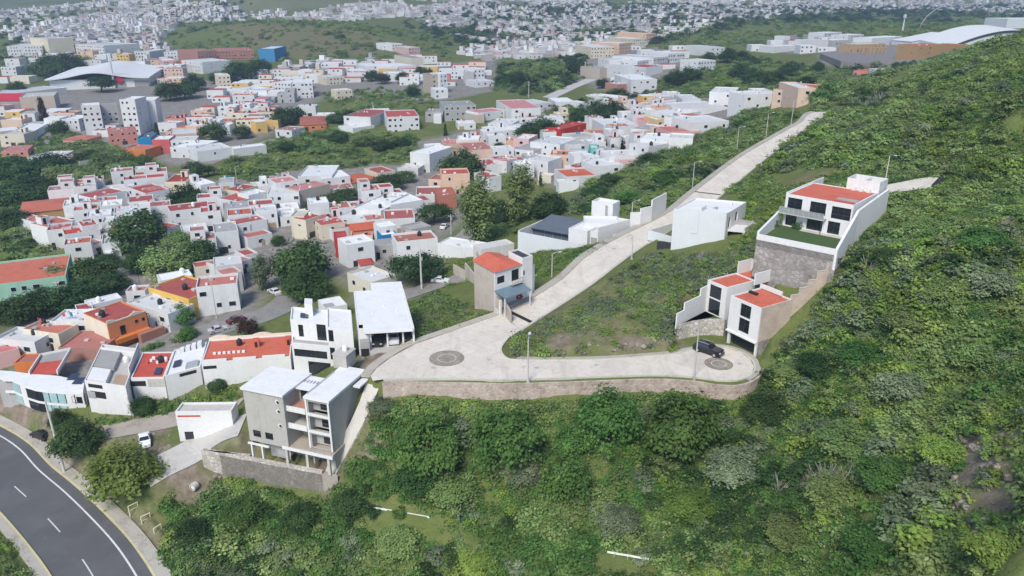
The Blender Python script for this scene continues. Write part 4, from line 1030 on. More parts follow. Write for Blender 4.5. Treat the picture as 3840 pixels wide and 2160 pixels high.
H_(1,0, 1080,640, 1225,635, 1190,605, 6, 'white','white','w')
H_(1,0, 1240,650, 1400,640, 1360,610, 5, 'white','white','')
H_(1,0, 1400,640, 1570,630, 1520,600, 5, 'white','white','')
H_(1,0, 1515,560, 1640,555, 1610,515, 9, 'cream','grey','n')
H_(1,0, 1255,440, 1340,440, 1320,425, 6, 'white','white','')
H_(1,0, 1340,425, 1440,420, 1420,402, 9, 'white','white','w')
H_(1,0, 1500,460, 1610,455, 1580,435, 9, 'pink','white','w')
H_(1,0, 45,470, 200,470, 180,440, 12, 'blue','white','n', mark='the pale blue block', desc='pale blue block at the foot of the green hill')
# -- tile 0,0
H_(0,0, 1905,495, 2085,485, 2040,460, 13, 'brick','brick' if False else 'dusty','w')
H_(0,0, 2085,490, 2450,480, 2400,455, 10, 'brick','dusty','w', mark='the long brick red block', desc='long brick red block at the foot of the green hill')
H_(0,0, 455,375, 700,365, 650,335, 16, 'cream','pale','n', mark='the windowless cream block', desc='big windowless cream block below the hill town')
H_(0,0, 60,445, 400,440, 300,410, 11, 'white','white','w')
H_(0,0, 700,425, 1000,440, 940,400, 10, 'white','white','w')
H_(0,0, 1575,585, 1700,580, 1660,560, 9, 'pink','white','w')
H_(0,0, 1640,640, 1850,630, 1800,600, 6, 'white','red','')
H_(0,0, 1750,580, 1950,600, 1900,550, 9, 'white','white','')
H_(0,0, 1300,500, 1440,500, 1400,475, 9, 'white','white','w')
H_(0,0, 1580,500, 1730,500, 1700,470, 8, 'white','white','w')
H_(0,0, 780,1020, 960,1010, 930,990, 16, 'white','white','w', mark='the slab of white flats', desc='white slab of flats with dark window strips, in front of the shopping hall')
H_(0,0, 965,1020, 1130,1010, 1120,990, 14, 'grey','grey','w')
H_(0,0, 1150,960, 1300,960, 1290,930, 19, 'white','white','w')
H_(0,0, 1330,970, 1495,965, 1460,935, 16, 'white','white','n')
H_(0,0, 185,940, 520,925, 400,890, 10, 'tan','tan' if False else 'pale','n', mark='the windowless tan hall', desc='windowless tan hall by the rusty conifer', name='hall_building')
H_(0,0, -120,930, 640,845, 500,820, 5, 'white','white','n', mark='the long white store', desc='long white-roofed store with red front', name='store_building')
H_(0,0, 40,1085, 185,1080, 140,1055, 6, 'yellow','white','')
H_(0,0, 190,1100, 330,1095, 300,1070, 5, 'white','grey','')
H_(0,0, 380,1085, 600,1080, 520,1045, 4, 'white','white','n')
H_(0,0, 585,1150, 755,1150, 720,1110, 7, 'white','white','w')
H_(0,0, 60,1300, 290,1290, 480,1180, 5, 'white','white','w')
H_(0,0, 0,1270, 200,1250, 280,1210, 4, 'grey','white','n')
H_(0,0, 2100,730, 2220,725, 2200,700, 9, 'cream','white','w')
H_(0,0, 2365,690, 2520,690, 2490,670, 7, 'white','white','')
H_(0,0, 2340,870, 2576,875, 2540,850, 6, 'white','white','')
H_(0,0, 2440,960, 2560,960, 2540,935, 5, 'white','pink','')
H_(0,0, 1520,1185, 1700,1190, 1660,1165, 5, 'white','white','')
H_(0,0, 1650,1300, 1900,1285, 1830,1235, 6, 'peach','white','w')
H_(0,0, 2470,1180, 2576,1170, 2550,1145, 6, 'yellow','white','')
# -- right side plateau beyond the ridge
H_(3,0, 160,450, 410,440, 330,420, 3.7, 'white','white','n', last=True, dlim=(4, 16))
H_(3,0, 490,390, 690,385, 640,350, 6.2, 'white','white','n', last=True, dlim=(4, 16))
H_(3,0, 260,350, 320,348, 310,340, 5.6, 'white','white','', last=True, dlim=(4, 16))
H_(3,0, 730,390, 900,385, 850,360, 4.3, 'grey','white','', last=True, dlim=(4, 16))
H_(3,0, 650,320, 820,310, 780,295, 5.0, 'white','white','w', last=True, dlim=(4, 16))
H_(3,0, 880,340, 1030,330, 990,300, 5.0, 'white','white','w', last=True, dlim=(4, 16))
H_(3,0, 960,430, 1240,420, 1200,400, 5.6, 'ochre','pale','', mark='the ochre arcade', desc='ochre arcade building facing the dark plaza', name='arcade_building', last=True, dlim=(4, 16))
H_(3,0, 1560,440, 1830,430, 1750,400, 7.4, 'ochre','terracotta','', mark='the ochre market hall', desc='ochre market hall with deep open bays', name='market_building', last=True, dlim=(4, 16))
H_(3,0, 1830,440, 2050,430, 2000,410, 4.3, 'ochre','terracotta','n', last=True, dlim=(4, 16))
H_(3,0, 1110,370, 1400,350, 1300,320, 5.0, 'white','white','n', last=True, dlim=(4, 16))
H_(3,0, 930,680, 1070,690, 1060,640, 3.5, 'salmon','terracotta','', last=True, dlim=(4, 16))
H_(3,0, 1180,680, 1320,680, 1300,660, 3.5, 'white','pale','n', last=True, dlim=(4, 16))
H_(3,0, 155,860, 400,880, 380,800, 6.5, 'peach','red','', mark='the peach house by the hillside', desc='peach house with red roof terrace at the foot of the scrub hill')
H_(3,0, 400,850, 570,850, 540,790, 6.5, 'peach','white','')
H_(3,0, -10,880, 150,880, 130,850, 7, 'white','white','')
# -- tile 0,2 (behind the row above the highway)
H_(0,2, 1430,70, 1820,185, 2080,30, 6, 'yellow','red','tT', mark='the yellow front house', desc='yellow-fronted house with broad red roof and green awning')
H_(0,2, 1890,70, 2290,30, 2200,-60, 7, 'white','dusty','w')
H_(0,2, 1220,215, 1620,330, 1760,200, 5, 'white','white','t')
H_(0,2, 860,245, 1180,170, 1100,130, 5, 'white','white','T')
H_(0,2, 1210,110, 1400,100, 1380,60, 4, 'white','dusty','T')
H_(0,2, 740,300, 900,270, 850,215, 5, 'white','red','')
H_(0,2, 480,400, 870,390, 740,280, 5, 'white','white','')
H_(0,2, 210,470, 560,520, 560,400, 4.6, 'cream','terracotta','tT')
H_(0,2, -60,560, 330,600, 190,450, 4.4, 'white','white','t')
H_(0,2, 560,650, 990,660, 840,490, 2.8, 'brick','dusty','n')
b = H_(0,2, 1035,425, 1408,300, 1160,205, 6, 'orange','red','tTn', mark='the orange house', desc='orange house with wavy cream parapet and dark red roof behind the curved glass house')
w_, d_, h_ = b.w, b.d, b.H; mb = MB()
for i in range(36): x = w_*i/36; mb.box(x, -.06, h_ - .12, x + w_/36, .24, h_ + .12 + .5*max(0, math.sin(i/36*9.4 + 1.2)))
b.part('wavy_parapet', mb, wallm('cream')); b.box('side_facing', wallm('cream'), -.05, .25, -1, -.003, d_, h_ - .1)
for x, z, ww, hh in ((w_*.28, h_ - 3.4, 1.1, 2.0), (w_*.68, h_ - 1.9, .6, .7), (w_*.86, h_ - 1.9, .6, .7)): b.win('f', x, z, ww, hh, -.01, 'dark')
b.box('balcony', wallm('orange'), w_*.05, -1.4, h_ - 4.6, w_*.98, -.003, h_ - 3.6); b.box('side_annex', wallm('brick'), w_*.6, -2.6, -1, w_*1.25, -1.45, h_ - 3.7)
H_(0,2, -60,720, 180,660, 150,630, 3.4, 'pink','pink','n')
H_(0,2, 130,800, 400,790, 400,710, 3.4, 'orange','terracotta','n')
H_(0,2, 1430,360, 1600,330, 1550,310, 3.4, 'white','dusty','')
# ---- rows of houses filling the rest of the streets
_pal = [('white','white')] * 7 + [('white','red')] * 6 + [('white','terracotta')] * 3 + [('cream','terracotta')] + [('white','grey')] * 2 + [('cream','pale'), ('cream','red'), ('offwhite','white'), ('offwhite','dusty'), ('peach','red'), ('peach','white'), ('grey','grey'), ('white','dusty'), ('yellow','white'), ('salmon','dusty')]
_paln = [('white','white')] * 9 + [('white','red')] * 8 + [('white','terracotta')] * 3 + [('white','dusty')] * 3 + [('cream','red'), ('offwhite','white'), ('offwhite','red'), ('peach','red'), ('grey','grey')]
def rows(px, ang, pitch, depth, keep=.9, lot=(7.5, 11), hs=(3.1, 3.4, 5.7, 6.0, 6.1), tall=.0, maxn=200):
    poly = wpoly(px); ca, sa = math.cos(ang), math.sin(ang); a = np.array(poly); l = np.c_[a[:, 0] * ca + a[:, 1] * sa, -a[:, 0] * sa + a[:, 1] * ca]
    rr = random.Random(int(px[0][0] * 7 + px[0][1])); y = l[:, 1].min(); n = 0; k = 0
    while y < l[:, 1].max():
        x = l[:, 0].min() + rr.uniform(0, 6); yy = y; y += depth + .05 if k % 2 == 0 else pitch - depth; k += 1
        while x < l[:, 0].max() and n < maxn:
            w = rr.uniform(*lot); d = depth * rr.uniform(.72, 1.0); x0 = x; x += w + rr.choice([.05, .05, .8, 2.0])
            q = [(x0 + u) for u in (0,)]; c = (x0 + w / 2, yy + d / 2); wx, wy = c[0] * ca - c[1] * sa, c[0] * sa + c[1] * ca
            if rr.random() > keep or not inpoly(np.array([wx]), np.array([wy]), poly)[0]: continue
            rad = math.hypot(w, d) / 2
            if any((wx - f[0]) ** 2 + (wy - f[1]) ** 2 < (.64 * (rad + f[2])) ** 2 for f in FOOT_C0): continue
            if any((wx - f[0]) ** 2 + (wy - f[1]) ** 2 < (rad * .6 + f[2]) ** 2 for f in OCC): continue
            pt = np.array([wx]), np.array([wy]); bad = False
            for poly2, zf, bw, bb in PADS:
                if bb[0] < wx < bb[1] and bb[2] < wy < bb[3] and (inpoly(*pt, poly2)[0] or polydist(*pt, poly2)[0] < d * .45): bad = True
            if bad: continue
            wl, rf = rr.choice(_paln if wy < 330 else _pal); h = rr.choice(hs) if rr.random() > tall else rr.choice([9, 9.5, 12])
            op = rr.choice(['', 'y', 'sy', 'u', 'uy', 'ty', 'T', 'st', 'w', 'yT'] if (wy < 330) else ['', '', 's', 'u', 'u', 't', 'T', 'st', 'w', 'w'])
            build_house((x0 * ca - yy * sa, x0 * sa + yy * ca), ang, w, d, h, wl, rf, op); n += 1
    return n
# ------------------------------------------------------------------ the buildings around the cul-de-sac
M_WHITE = paint('near_white', (.66, .66, .65), .25); M_BLUEW = paint('near_bluewhite', (.60, .63, .65), .2)
M_TERRA = roofpaint('near_terracotta', (.50, .115, .065)); M_TERRA2 = roofpaint('near_red_roof', (.45, .07, .045)); M_WROOF = roofpaint('near_white_roof', (.64, .65, .645))
M_SLATE = roofpaint('near_slate', (.10, .12, .15)); M_BLUEG = plain('blue_grey_sheet', (.13, .19, .23), .4); M_GREYP = paint('grey_panel', (.36, .35, .34), .5)
M_GRASSP = plain('lawn', (.045, .085, .02), 1.0); M_TAN = paint('tan_render', (.47, .41, .35), .8)
M_AQUA = plain('aqua_glass', (.30, .45, .47), .15); M_PANEL = plain('solar_panel', (.03, .04, .07), .2)
NEAR = []
def near(b, mark, short): NEAR.append((b.root, mark, short)); return b
def frames(b, holes, y, m=None, t=.10, mull=1, rec=.14):
    """glazing set back in real openings: one window per opening, its pane a sub-part"""
    for (x0, z0, x1, z1) in holes:
        mb = MB(); yy0, yy1 = y + rec - .04, y + rec + .03; f = .06
        mb.box(x0, yy0, z0, x1, yy1, z0 + f); mb.box(x0, yy0, z1 - f, x1, yy1, z1); mb.box(x0, yy0, z0 + f, x0 + f, yy1, z1 - f); mb.box(x1 - f, yy0, z0 + f, x1, yy1, z1 - f)
        n = max(1, int(round((x1 - x0) / 1.1))) if mull else 1
        for i in range(1, n): xx = x0 + (x1 - x0) * i / n; mb.box(xx - .03, yy0, z0 + f, xx + .03, yy1, z1 - f)
        if z1 - z0 > 2.0: zz = z0 + (z1 - z0) * .68; mb.box(x0 + f, yy0 + .003, zz - .03, x1 - f, yy1 - .003, zz + .03)
        w = b.part('window', mb, m or M_DFRAME); b.box('pane', M_GLASS, x0 + f, y + rec, z0 + f, x1 - f, y + rec + .012, z1 - f, parent=w)
def front(b, m, w, z0, z1, holes, y0=0, t=.22, x0=0, name='wall', glaze=True, fm=None):
    mb = MB(); facade(mb, w, z0, z1, holes, y0, t, x0); b.part(name, mb, m)
    if glaze: frames(b, holes, y0, fm)
def shell(b, m, x0, y0, z0, x1, y1, z1, t=.22, sides='lrb', name='wall'):
    mb = MB()
    if 'l' in sides: mb.box(x0, y0, z0, x0 + t, y1, z1)
    if 'r' in sides: mb.box(x1 - t, y0, z0, x1, y1, z1)
    if 'b' in sides: mb.box(x0 + t, y1 - t, z0, x1 - t, y1, z1)
    b.part(name, mb, m)

# --- lower right: white and red house with brick side over the cul-de-sac
zb = 25.62; zt = htall(Z(2,2,2400,735), zb, Z(2,2,2460,275)[1])
b = Bld('modern_house', 'white three-storey house with red roofs and brick side at the cul-de-sac end', Z(2,2,2165,150), Z(2,2,2460,275), zt, zb, Z(3,2,320,180)); near(b, 'the red-roofed brick-sided house', '')
w, d, H = b.w, b.d, b.H; g = H * .29; hw = H - g
W1 = [(w*.36, H-hw*.45, w*.70, H-hw*.08), (w*.36, H-hw*.90, w*.70, H-hw*.50)]
front(b, M_WHITE, w, g, H, W1); b.box('ledge', M_WHITE, 0, -.35, g - .25, w, .22, g - .003)
shell(b, M_BRICK, 0, .22, g, w, d, H, sides='r'); shell(b, M_WHITE, 0, .22, g, w, d, H, sides='lb')
mb = MB(); mb.box(w - .5, .3, -.6, w, d, g - .003); b.part('stone_base', mb, M_STONEG)
b.box('pillar', M_WHITE, .15, .1, -.3, .55, .5, g - .253); b.box('pillar', M_WHITE, w - .36, .0, -.5, w - .02, .29, g - .253)
b.box('garage_door', M_DARK, .6, .9, -.3, w - .52, 1.0, g - .253); b.box('garage_back', M_GREYP, -.5, 3.0, -.3, w - .52, 3.1, g)  # garage_door is a dark sheet painting the shade in the open garage
b.roof(M_TERRA, 0, 0, w, d, H - .18, .22)
b.box('slim_window', M_GLASS, -.03, 1.0, H - hw*.45, .01, 1.5, H - hw*.1); b.box('slim_window', M_GLASS, -.03, 1.0, H - hw*.92, .01, 1.5, H - hw*.53)
x0, y0 = b.loc(Z(2,2,1990,22), H); x1, _ = b.loc(Z(2,2,2150,75), H); y0 = max(y0, 1.5); x1 = min(x1, -.02)
if x1 - x0 < 4: x0 = x1 - 4.5
front(b, M_WHITE, x1 - x0, g - .6, H + .1, [(x0 + .7, H-hw*.46, x0 + (x1-x0)*.74, H-hw*.07), (x0 + .7, H-hw*.95, x0 + (x1-x0)*.74, H-hw*.5)], y0, .22, x0)
shell(b, M_WHITE, x0, y0 + .22, g - 1.5, x1, d + 1.5, H + .1, sides='lrb'); b.roof(M_TERRA, x0, y0, x1, d + 1.5, H - .1, .22)
# walled roof terrace with a white water tank
tx0 = x1 - .8; mb = MB(); mb.box(tx0 - 3.6, d + 1.6, 2, tx0 - 3.4, d + 5.0, H + 2.2); mb.box(tx0 - 3.4, d + 4.8, 2, tx0 + 2.4, d + 5.0, H + 2.2); mb.box(tx0 + 2.2, d - .6, H + .11, tx0 + 2.4, d + 4.8, H + 2.2)
b.part('terrace_wall', mb, M_WHITE); b.box('terrace_floor', M_TERRA, tx0 - 3.39, d + 1.6, H - .4, tx0 + 2.19, d + 4.79, H - .1); b.tank(tx0 + .2, d + 3.6, H - .1, 'white', 1.15); b.box('solar_panel', M_PANEL, tx0 - .6, d + 1.8, H + .2, tx0 + 1.0, d + 2.9, H + .3)
b.box('skylight', M_DARK, w * .05, d * .52, H - .17, w * .30, d * .60, H + .18); b.box('parapet', M_WHITE, -.02, d - .4, H, w * .7, d - .1, H + .7)
# walled garden in front of the back wing
pts = [b.loc(Z(2,2,*p), g + .4) for p in [(1640,432),(1760,402),(1900,380),(2020,378),(2108,388)]]
mb = MB()
for (xa, ya), (xb, yb) in zip(pts[:-1], pts[1:]):
    mb.add([(xa,ya,-2),(xb,yb,-2),(xb,yb,g+.4),(xa,ya,g+.4),(xa,ya+.5,-2),(xb,yb+.5,-2),(xb,yb+.5,g+.4),(xa,ya+.5,g+.4)], [(0,1,2,3),(3,2,6,7),(5,4,7,6)] + ([(4,0,3,7)] if (xa, ya) == pts[0] else []))
b.part('garden_stone_wall', mb, M_STONEW); gp = [(x, y + .5) for x, y in pts] + [(x1 if x1 < 0 else -.05, y0), (x0, y0), (pts[0][0] + .3, y0 + 1)]
mb = MB(); mb.prism(gp, -1.5, g + .15); b.part('garden_lawn', mb, M_GRASSP)
sx, sy = pts[0]; lx, ly = x0, y0 + .6; mb = MB()
for k, (t0, t1, zz) in enumerate([(0, .22, g + 2.4), (.22, .72, g + 3.7), (.72, 1, g + 5.0)]):
    xa, ya, xb, yb = sx + (lx-sx)*t0, sy + (ly-sy)*t0, sx + (lx-sx)*t1, sy + (ly-sy)*t1; nx, ny = -(yb-ya), xb-xa; l = math.hypot(nx, ny); nx, ny = nx/l*.22, ny/l*.22
    mb.prism([(xa,ya),(xb,yb),(xb+nx,yb+ny),(xa+nx,ya+ny)], g - 1.2, zz)
b.part('garden_wall', mb, M_WHITE); b.foot(); b.foot(x0, y0, x1, d + 5); FOOT.append([b.world(*p) for p in gp]); LR = b
# boundary wall climbing the hill from the house to the upper lot
bw = Bld.__new__(Bld); bw.__dict__.update(b.__dict__); px_, py_ = b.world(w - .3, d + .02); bw.a = np.array([px_, py_, 0]); 
q0 = np.array([px_, py_]); q1 = at_z(*Z(3,1,740,1330), 38.0)[:2]; bw.rz = math.atan2(q1[1]-q0[1], q1[0]-q0[0]); bw.ca, bw.sa = math.cos(bw.rz), math.sin(bw.rz); L_ = float(np.linalg.norm(q1 - q0))
bw.zb = 25.6; bw.root = thing('boundary_wall', 'tall stepped block wall climbing behind the red-roofed brick-sided house', 'wall', (px_, py_, 25.6), bw.rz); mb = MB(); n = 5; ztop = [H + .5, H + 1.6, H + 2.8, H + 4.2, H + 5.4]
for i in range(n): mb.box(L_*i/n, 0, -1 + i * 1.6, L_*(i+1)/n, .3, ztop[i])
bw.part('block_courses', mb, M_BRICK); mb = MB()
for i in range(n): mb.box(L_*i/n, -.02, ztop[i], L_*(i+1)/n, .32, ztop[i] + .14)
bw.part('coping', mb, M_LCONC)

# --- upper right: white house with red roof, lawn and stone podium
zb = 41.0; zt = htall(Z(3,1,205,890), zb, Z(3,1,270,590)[1])
b = Bld('modern_house', 'white two-storey house with red roof, big dark windows and raised lawn above a stone wall', Z(3,1,285,590), Z(3,1,932,702), zt, zb, Z(3,1,1035,560)); near(b, 'the lawn house', '')
w, d, H = b.w, b.d, max(b.H, 5.9); b.d = d = max(d, 8); u = w / 650.0
up_ = [(20*u, H-2.75, 165*u, H-.55), (245*u, H-2.75, 400*u, H-.55), (455*u, H-2.9, 635*u, H-.75)]
dn_ = [(20*u, .25, 130*u, H-3.5), (235*u, .25, 390*u, H-3.45), (440*u, .25, 555*u, H-3.45)]
front(b, M_WHITE, w, -.2, H, up_ + dn_); shell(b, M_WHITE, 0, .22, -1, w, d, H); b.roof(M_TERRA, 0, .0, w, d, H - .12, .22)
b.box('roof_step', M_TERRA2, 440*u, .25, H - .119, 640*u, 1.6, H + .06); b.box('roof_louvre', M_GREYP, 450*u, 1.7, H - .1, 655*u - .3, 2.9, H + .25)
b.box('balcony', M_LCONC, -30*u, -1.35, H - 3.35, 420*u, -.01, H - 3.13); mb = MB()
for i in range(10): x = -28*u + i * 49*u; mb.box(x, -1.33, H - 3.127, x + .05, -1.28, H - 2.15)
mb.box(-30*u, -1.34, H - 2.15, 420*u, -1.27, H - 2.09); b.part('balcony_railing', mb, M_METAL); b.box('balcony_glass', M_AQUA if False else plain('clear_pane', (.25, .28, .28), .1), -26*u, -1.31, H - 3.1, 415*u, -1.29, H - 2.2)
b.box('post', M_DFRAME, 400*u, -1.3, -.1, 400*u + .09, -1.21, H - 3.355)
# roof huts at the back with red stains
b.walls(M_WHITE, w*.52, d - .1, 0, w + .1, d + 4.2, H + 1.9); b.roof(M_LCONC, w*.52, d - .1, w + .1, d + 4.2, H + .7); b.box('divider', M_WHITE, w*.76, d + .1, H + .7, w*.76 + .2, d + 4.0, H + 1.8); b.box('red_tub', M_TERRA2, w*.86, d + .4, H + .7, w*.95, d + 2.0, H + 1.2)
for i in range(3): b.box('roof_block', M_WHITE, w*(.62 + .11*i), d - .75, H - .119, w*(.62 + .11*i) + .7, d - .25, H + .35)
b.box('wing_wall', M_WHITE, -.25, .3, -1, -.02, d + 5, H + .2)
# lot: lawn, parapets, podium
fl_ = b.loc(Z(3,1,-5,985), .7); fr_ = b.loc(Z(3,1,775,1140), .7); lot = [fl_, fr_, (w + .9, .2), (w + .9, d + 3), (-1.0, d + 3), (-1.2, .2)]
mb = MB(); mb.prism(lot, -9, -.02); b.part('podium', mb, M_STONEG)
mb = MB(); lw = [(fl_[0] + .4, fl_[1] + .4), (fr_[0] - .4, fr_[1] + .4), (w + .3, .0), (-.5, .0)]; mb.prism(lw, -.019, .03); b.part('lawn', mb, M_GRASSP)
b.box('terrace', M_LCONC, 200*u, -1.2, .03, w - .2, -.003, .12)
def lotwall(p, q, z0, za, zb_, t=.28, name='parapet', m=M_WHITE):
    nx, ny = -(q[1]-p[1]), q[0]-p[0]; l = math.hypot(nx, ny); nx, ny = nx/l*t, ny/l*t
    mb = MB(); mb.add([(p[0],p[1],z0),(q[0],q[1],z0),(q[0]+nx,q[1]+ny,z0),(p[0]+nx,p[1]+ny,z0),(p[0],p[1],za),(q[0],q[1],zb_),(q[0]+nx,q[1]+ny,zb_),(p[0]+nx,p[1]+ny,za)], [(0,3,2,1),(4,5,6,7),(0,1,5,4),(1,2,6,5),(2,3,7,6),(3,0,4,7)])
    return b.part(name, mb, m)
lotwall(fl_, fr_, -1.2, .9, .9, .45); lotwall(fr_, (w + 1.0, .2), -2.5, .95, H - .8, .4, 'side_wall'); lotwall((w + 1.0, .22), (w + 1.0, d + 3), -2.5, H - .8, H + .3, .4, 'side_wall')
lotwall((-1.2, .2), fl_, -1.2, 2.6, 1.4, .4, 'side_wall')
b.foot(-1.3, fl_[1], w + 1.3, d + 5); FOOT.append([b.world(*p) for p in lot]); UR = b
# lawn shrubs grow in their own right
for px, r in (((395, 900), 1.0), ((160, 880), .9)):
    p = at_z(*Z(3,1,*px), 41.4); o = link('shrub', SHRUBM[0], None, (p[0], p[1], 41.05), 1.0); tag(o, 'round green shrub on the lawn of the lawn house' if px[0] > 300 else 'climbing shrub in the left corner of the lawn house garden', 'shrub'); o.scale = (r/1.5, r/1.5, r/1.2); o.material_slots[0].link = 'OBJECT'; o.material_slots[0].material = L_BRIGHT

# --- pale blue-white house between street and upper lot
b = Bld('modern_house', 'pale blue-white cubic house with blank side wall beside the steep street', Z(2,1,1615,728), Z(2,1,2135,772), P(Z(2,1,1880,750), 7.0)[2], None, Z(2,1,2318,662), E=(Z(2,1,2135,772), Z(2,1,2318,662))); near(b, 'the pale blue-white house', '')
w, d, H = b.w, b.d, b.H
front(b, M_BLUEW, w, -3, H, [(w*.40, H-3.3, w*.45, H-2.5)]); shell(b, M_WHITE, 0, .22, -3, w, d, H, sides='lb')
mb = MB(); facade(mb, d, -3, H, [(1.0, H-3.4, 2.2, H-1.2), (4.6, H-2.9, 6.0, H-.9), (1.2, H-6.4, 3.6, H-4.2)], 0, .22)
mb.v = [(w - y, x, z) for x, y, z in mb.v]; mb.f = [f for f in mb.f]; b.part('wall', mb, M_WHITE)
for y, z, ww, hh in ((1.0, H-3.4, 1.2, 2.2), (4.6, H-2.9, 1.4, 2.0), (1.2, H-6.4, 2.4, 2.2)): b.win('r', y, z, ww, hh, w - .14, 'dark')
b.roof(M_WROOF, 0, 0, w, d, H - .35, .22); b.box('stair_recess', M_BLUEW, w*.36, -.10, H - 4.8, w*.48, -.003, H + .35); b.box('stair_hut', M_WHITE, w*.30, .5, H - .34, w*.50, 3.0, H + .5)
b.box('roof_hatch', M_METAL, w*.62, d*.3, H - .34, w*.68, d*.4, H + .05); b.box('roof_pipe', M_WTANK, w*.8, d*.7, H - .34, w*.82, d*.75, H + .3)
# terrace with columns on the right, the yard and its wall
b.box('balcony', M_WHITE, w + .003, 1.0, H - 4.0, w + 3.4, 5.6, H - 3.7); b.box('balcony_parapet', M_LCONC, w + 3.1, 1.0, H - 3.697, w + 3.4, 5.6, H - 3.0)
for y in (1.1, 3.2, 5.3): b.box('column', M_WHITE, w + 3.0, y - .13, -3, w + 3.3, y + .13, H - 4.003)
b.box('terrace_room', M_GREYP, w + .003, 5.65, -3, w + 5.0, 8.0, H - 3.2)
yw = [b.loc(Z(2,1,*p), zz) for p, zz in (((1368,935), 1.0), ((1600,1002), 1.0), ((1850,1062), 1.0), ((2120,1125), 1.0), ((2385,1205), 1.0))]
for (p, q) in zip(yw[:-1], yw[1:]): lotwall(p, q, -5.0, 1.0, 1.0, .25, 'yard_wall', M_BLUEW)
e = b.loc(Z(2,1,1590,868), 1.0); lotwall(e, yw[0], -4.5, 1.0, 1.0, .25, 'yard_wall', M_WHITE)
mb = MB(); mb.prism([yw[0], yw[1], (0, 1.0), e], -4, -1.2); b.part('yard', mb, M_GREYP)
b.box('gate', M_DFRAME, -3.4, 1.2, -1.2, -.05, 1.3, .9); b.foot(); FOOT.append([b.world(*p) for p in (yw[0], yw[1], (0, 1), e)]); FOOT.append([b.world(w, -2), b.world(w + 5, -2), b.world(w + 5, 8), b.world(w, 8)]); PB = b

# --- white house with slate roof below the street
zt = P(Z(2,1,440,1040), 3.4)[2]
b = Bld('modern_house', 'white house with slate grey lean-to roof, sunken court and white tower below the street', Z(2,1,108,950), Z(2,1,752,1075), zt, None, Z(2,1,742,880)); near(b, 'the slate-roofed white house', '')
w, d, H = b.w, max(b.d, 9.0), b.H
b.box('wall', M_BLUEW, 0, 0, -3, w*.97, .25, H); b.box('wall', M_WHITE, 0, .25, -3, .25, d, H + .3)
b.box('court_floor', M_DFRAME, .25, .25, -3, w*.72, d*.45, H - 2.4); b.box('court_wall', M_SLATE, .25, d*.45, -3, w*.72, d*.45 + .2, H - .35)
mb = MB(); mb.add([(.26, d*.38, H - .25), (w*.72, d*.38, H - .25), (w*.72, d + 1.0, H + .9), (.26, d + 1.0, H + .9), (.26, d*.38, H - .4), (w*.72, d*.38, H - .4), (w*.72, d + 1.0, H + .75), (.26, d + 1.0, H + .75)], [(0,1,2,3),(7,6,5,4),(0,4,5,1),(1,5,6,2),(2,6,7,3),(3,7,4,0)]); b.part('lean_to_roof', mb, M_SLATE)
for i in range(4): b.box('court_mullion', M_METAL, w*(.2 + .13*i), d*.45 - .05, H - 2.4, w*(.2 + .13*i) + .06, d*.45 - .003, H - .42)
x0 = w*.73; b.walls(M_WHITE, x0, 1.2, -3, w, d, H + 2.9); b.roof(M_WROOF, x0, 1.2, w, d, H + 2.6)
b.walls(M_WHITE, x0 - .8, d - .5, -3, x0 + w*.27, d + 3.4, H + 6.6); b.roof(M_WROOF, x0 - .8, d - .5, x0 + w*.27, d + 3.4, H + 6.0); b.box('stair_window', M_GREYP, x0 + w*.16, d - .54, H + 3.4, x0 + w*.20, d - .503, H + 6.0)
b.walls(M_WHITE, w + .02, 2.6, -2, w + 6.2, d + 2, H + 2.7); b.roof(M_WROOF, w + .02, 2.6, w + 6.2, d + 2, H + 2.4); b.box('garage_door', M_GREYP, w + .3, 2.5, -1, w + 4.6, 2.597, H + 1.2); b.box('door', M_METAL, w + 2.8, 2.44, -1, w + 3.9, 2.497, H + .2)
mb = MB()
for i in range(9): mb.box(w + .1 + i * .5, -.4, -2.5, w + .16 + i * .5, -.34, H - .3)
mb.box(w, -.42, H - .3, w + 4.3, -.32, H - .2); b.part('street_railing', mb, M_DFRAME)
b.foot(0, 0, w + 6.5, d + 4); SLH = b
# stepped white wall along the street above it
pts = [(880,1070,27.6),(1190,905,29.6),(1290,870,30.4),(1400,810,31.3),(1540,700,32.2)]
wp = [at_z(*Z(2,1,x, y - 6), z) for x, y, z in pts]; o = thing('boundary_wall', 'long white stepped wall along the upper edge of the steep street', 'wall', wp[0]); mb = MB(); cp_ = MB()
for i in range(len(wp) - 1):
    p, q = wp[i] - wp[0], wp[i+1] - wp[0]; n = np.array([-(q[1]-p[1]), q[0]-p[0]]); n = n / np.linalg.norm(n) * .3; zt_ = (1.6, 2.4, 2.4, 3.0)[i] + max(p[2], q[2])
    poly = [(p[0], p[1]), (q[0], q[1]), (q[0]+n[0], q[1]+n[1]), (p[0]+n[0], p[1]+n[1])]; mb.prism(poly, min(p[2], q[2]) - 3, zt_); cp_.prism([(x*1.0, y) for x, y in poly], zt_ + .001, zt_ + .12)
mb.done('masonry', M_WHITE, o); cp_.done('coping', M_WROOF, o); NEAR.append((o, 'the stepped white wall', ''))
# white lot behind the wall
b = Bld('flat_annex', 'low white annex with terrace roof between the slate-roofed house and the stepped wall', Z(2,1,750,865), Z(2,1,1090,870), P(Z(2,1,900,830), 4.2)[2], None, Z(2,1,1080,800)); b.d = max(b.d, 6); b.block(M_WHITE, M_WROOF, 0, .02, -3, b.w, b.d, b.H, .5); b.foot(); b.box('low_wall', M_WHITE, b.w + .02, 1, -3, b.w + 5, 1.25, b.H - .4)

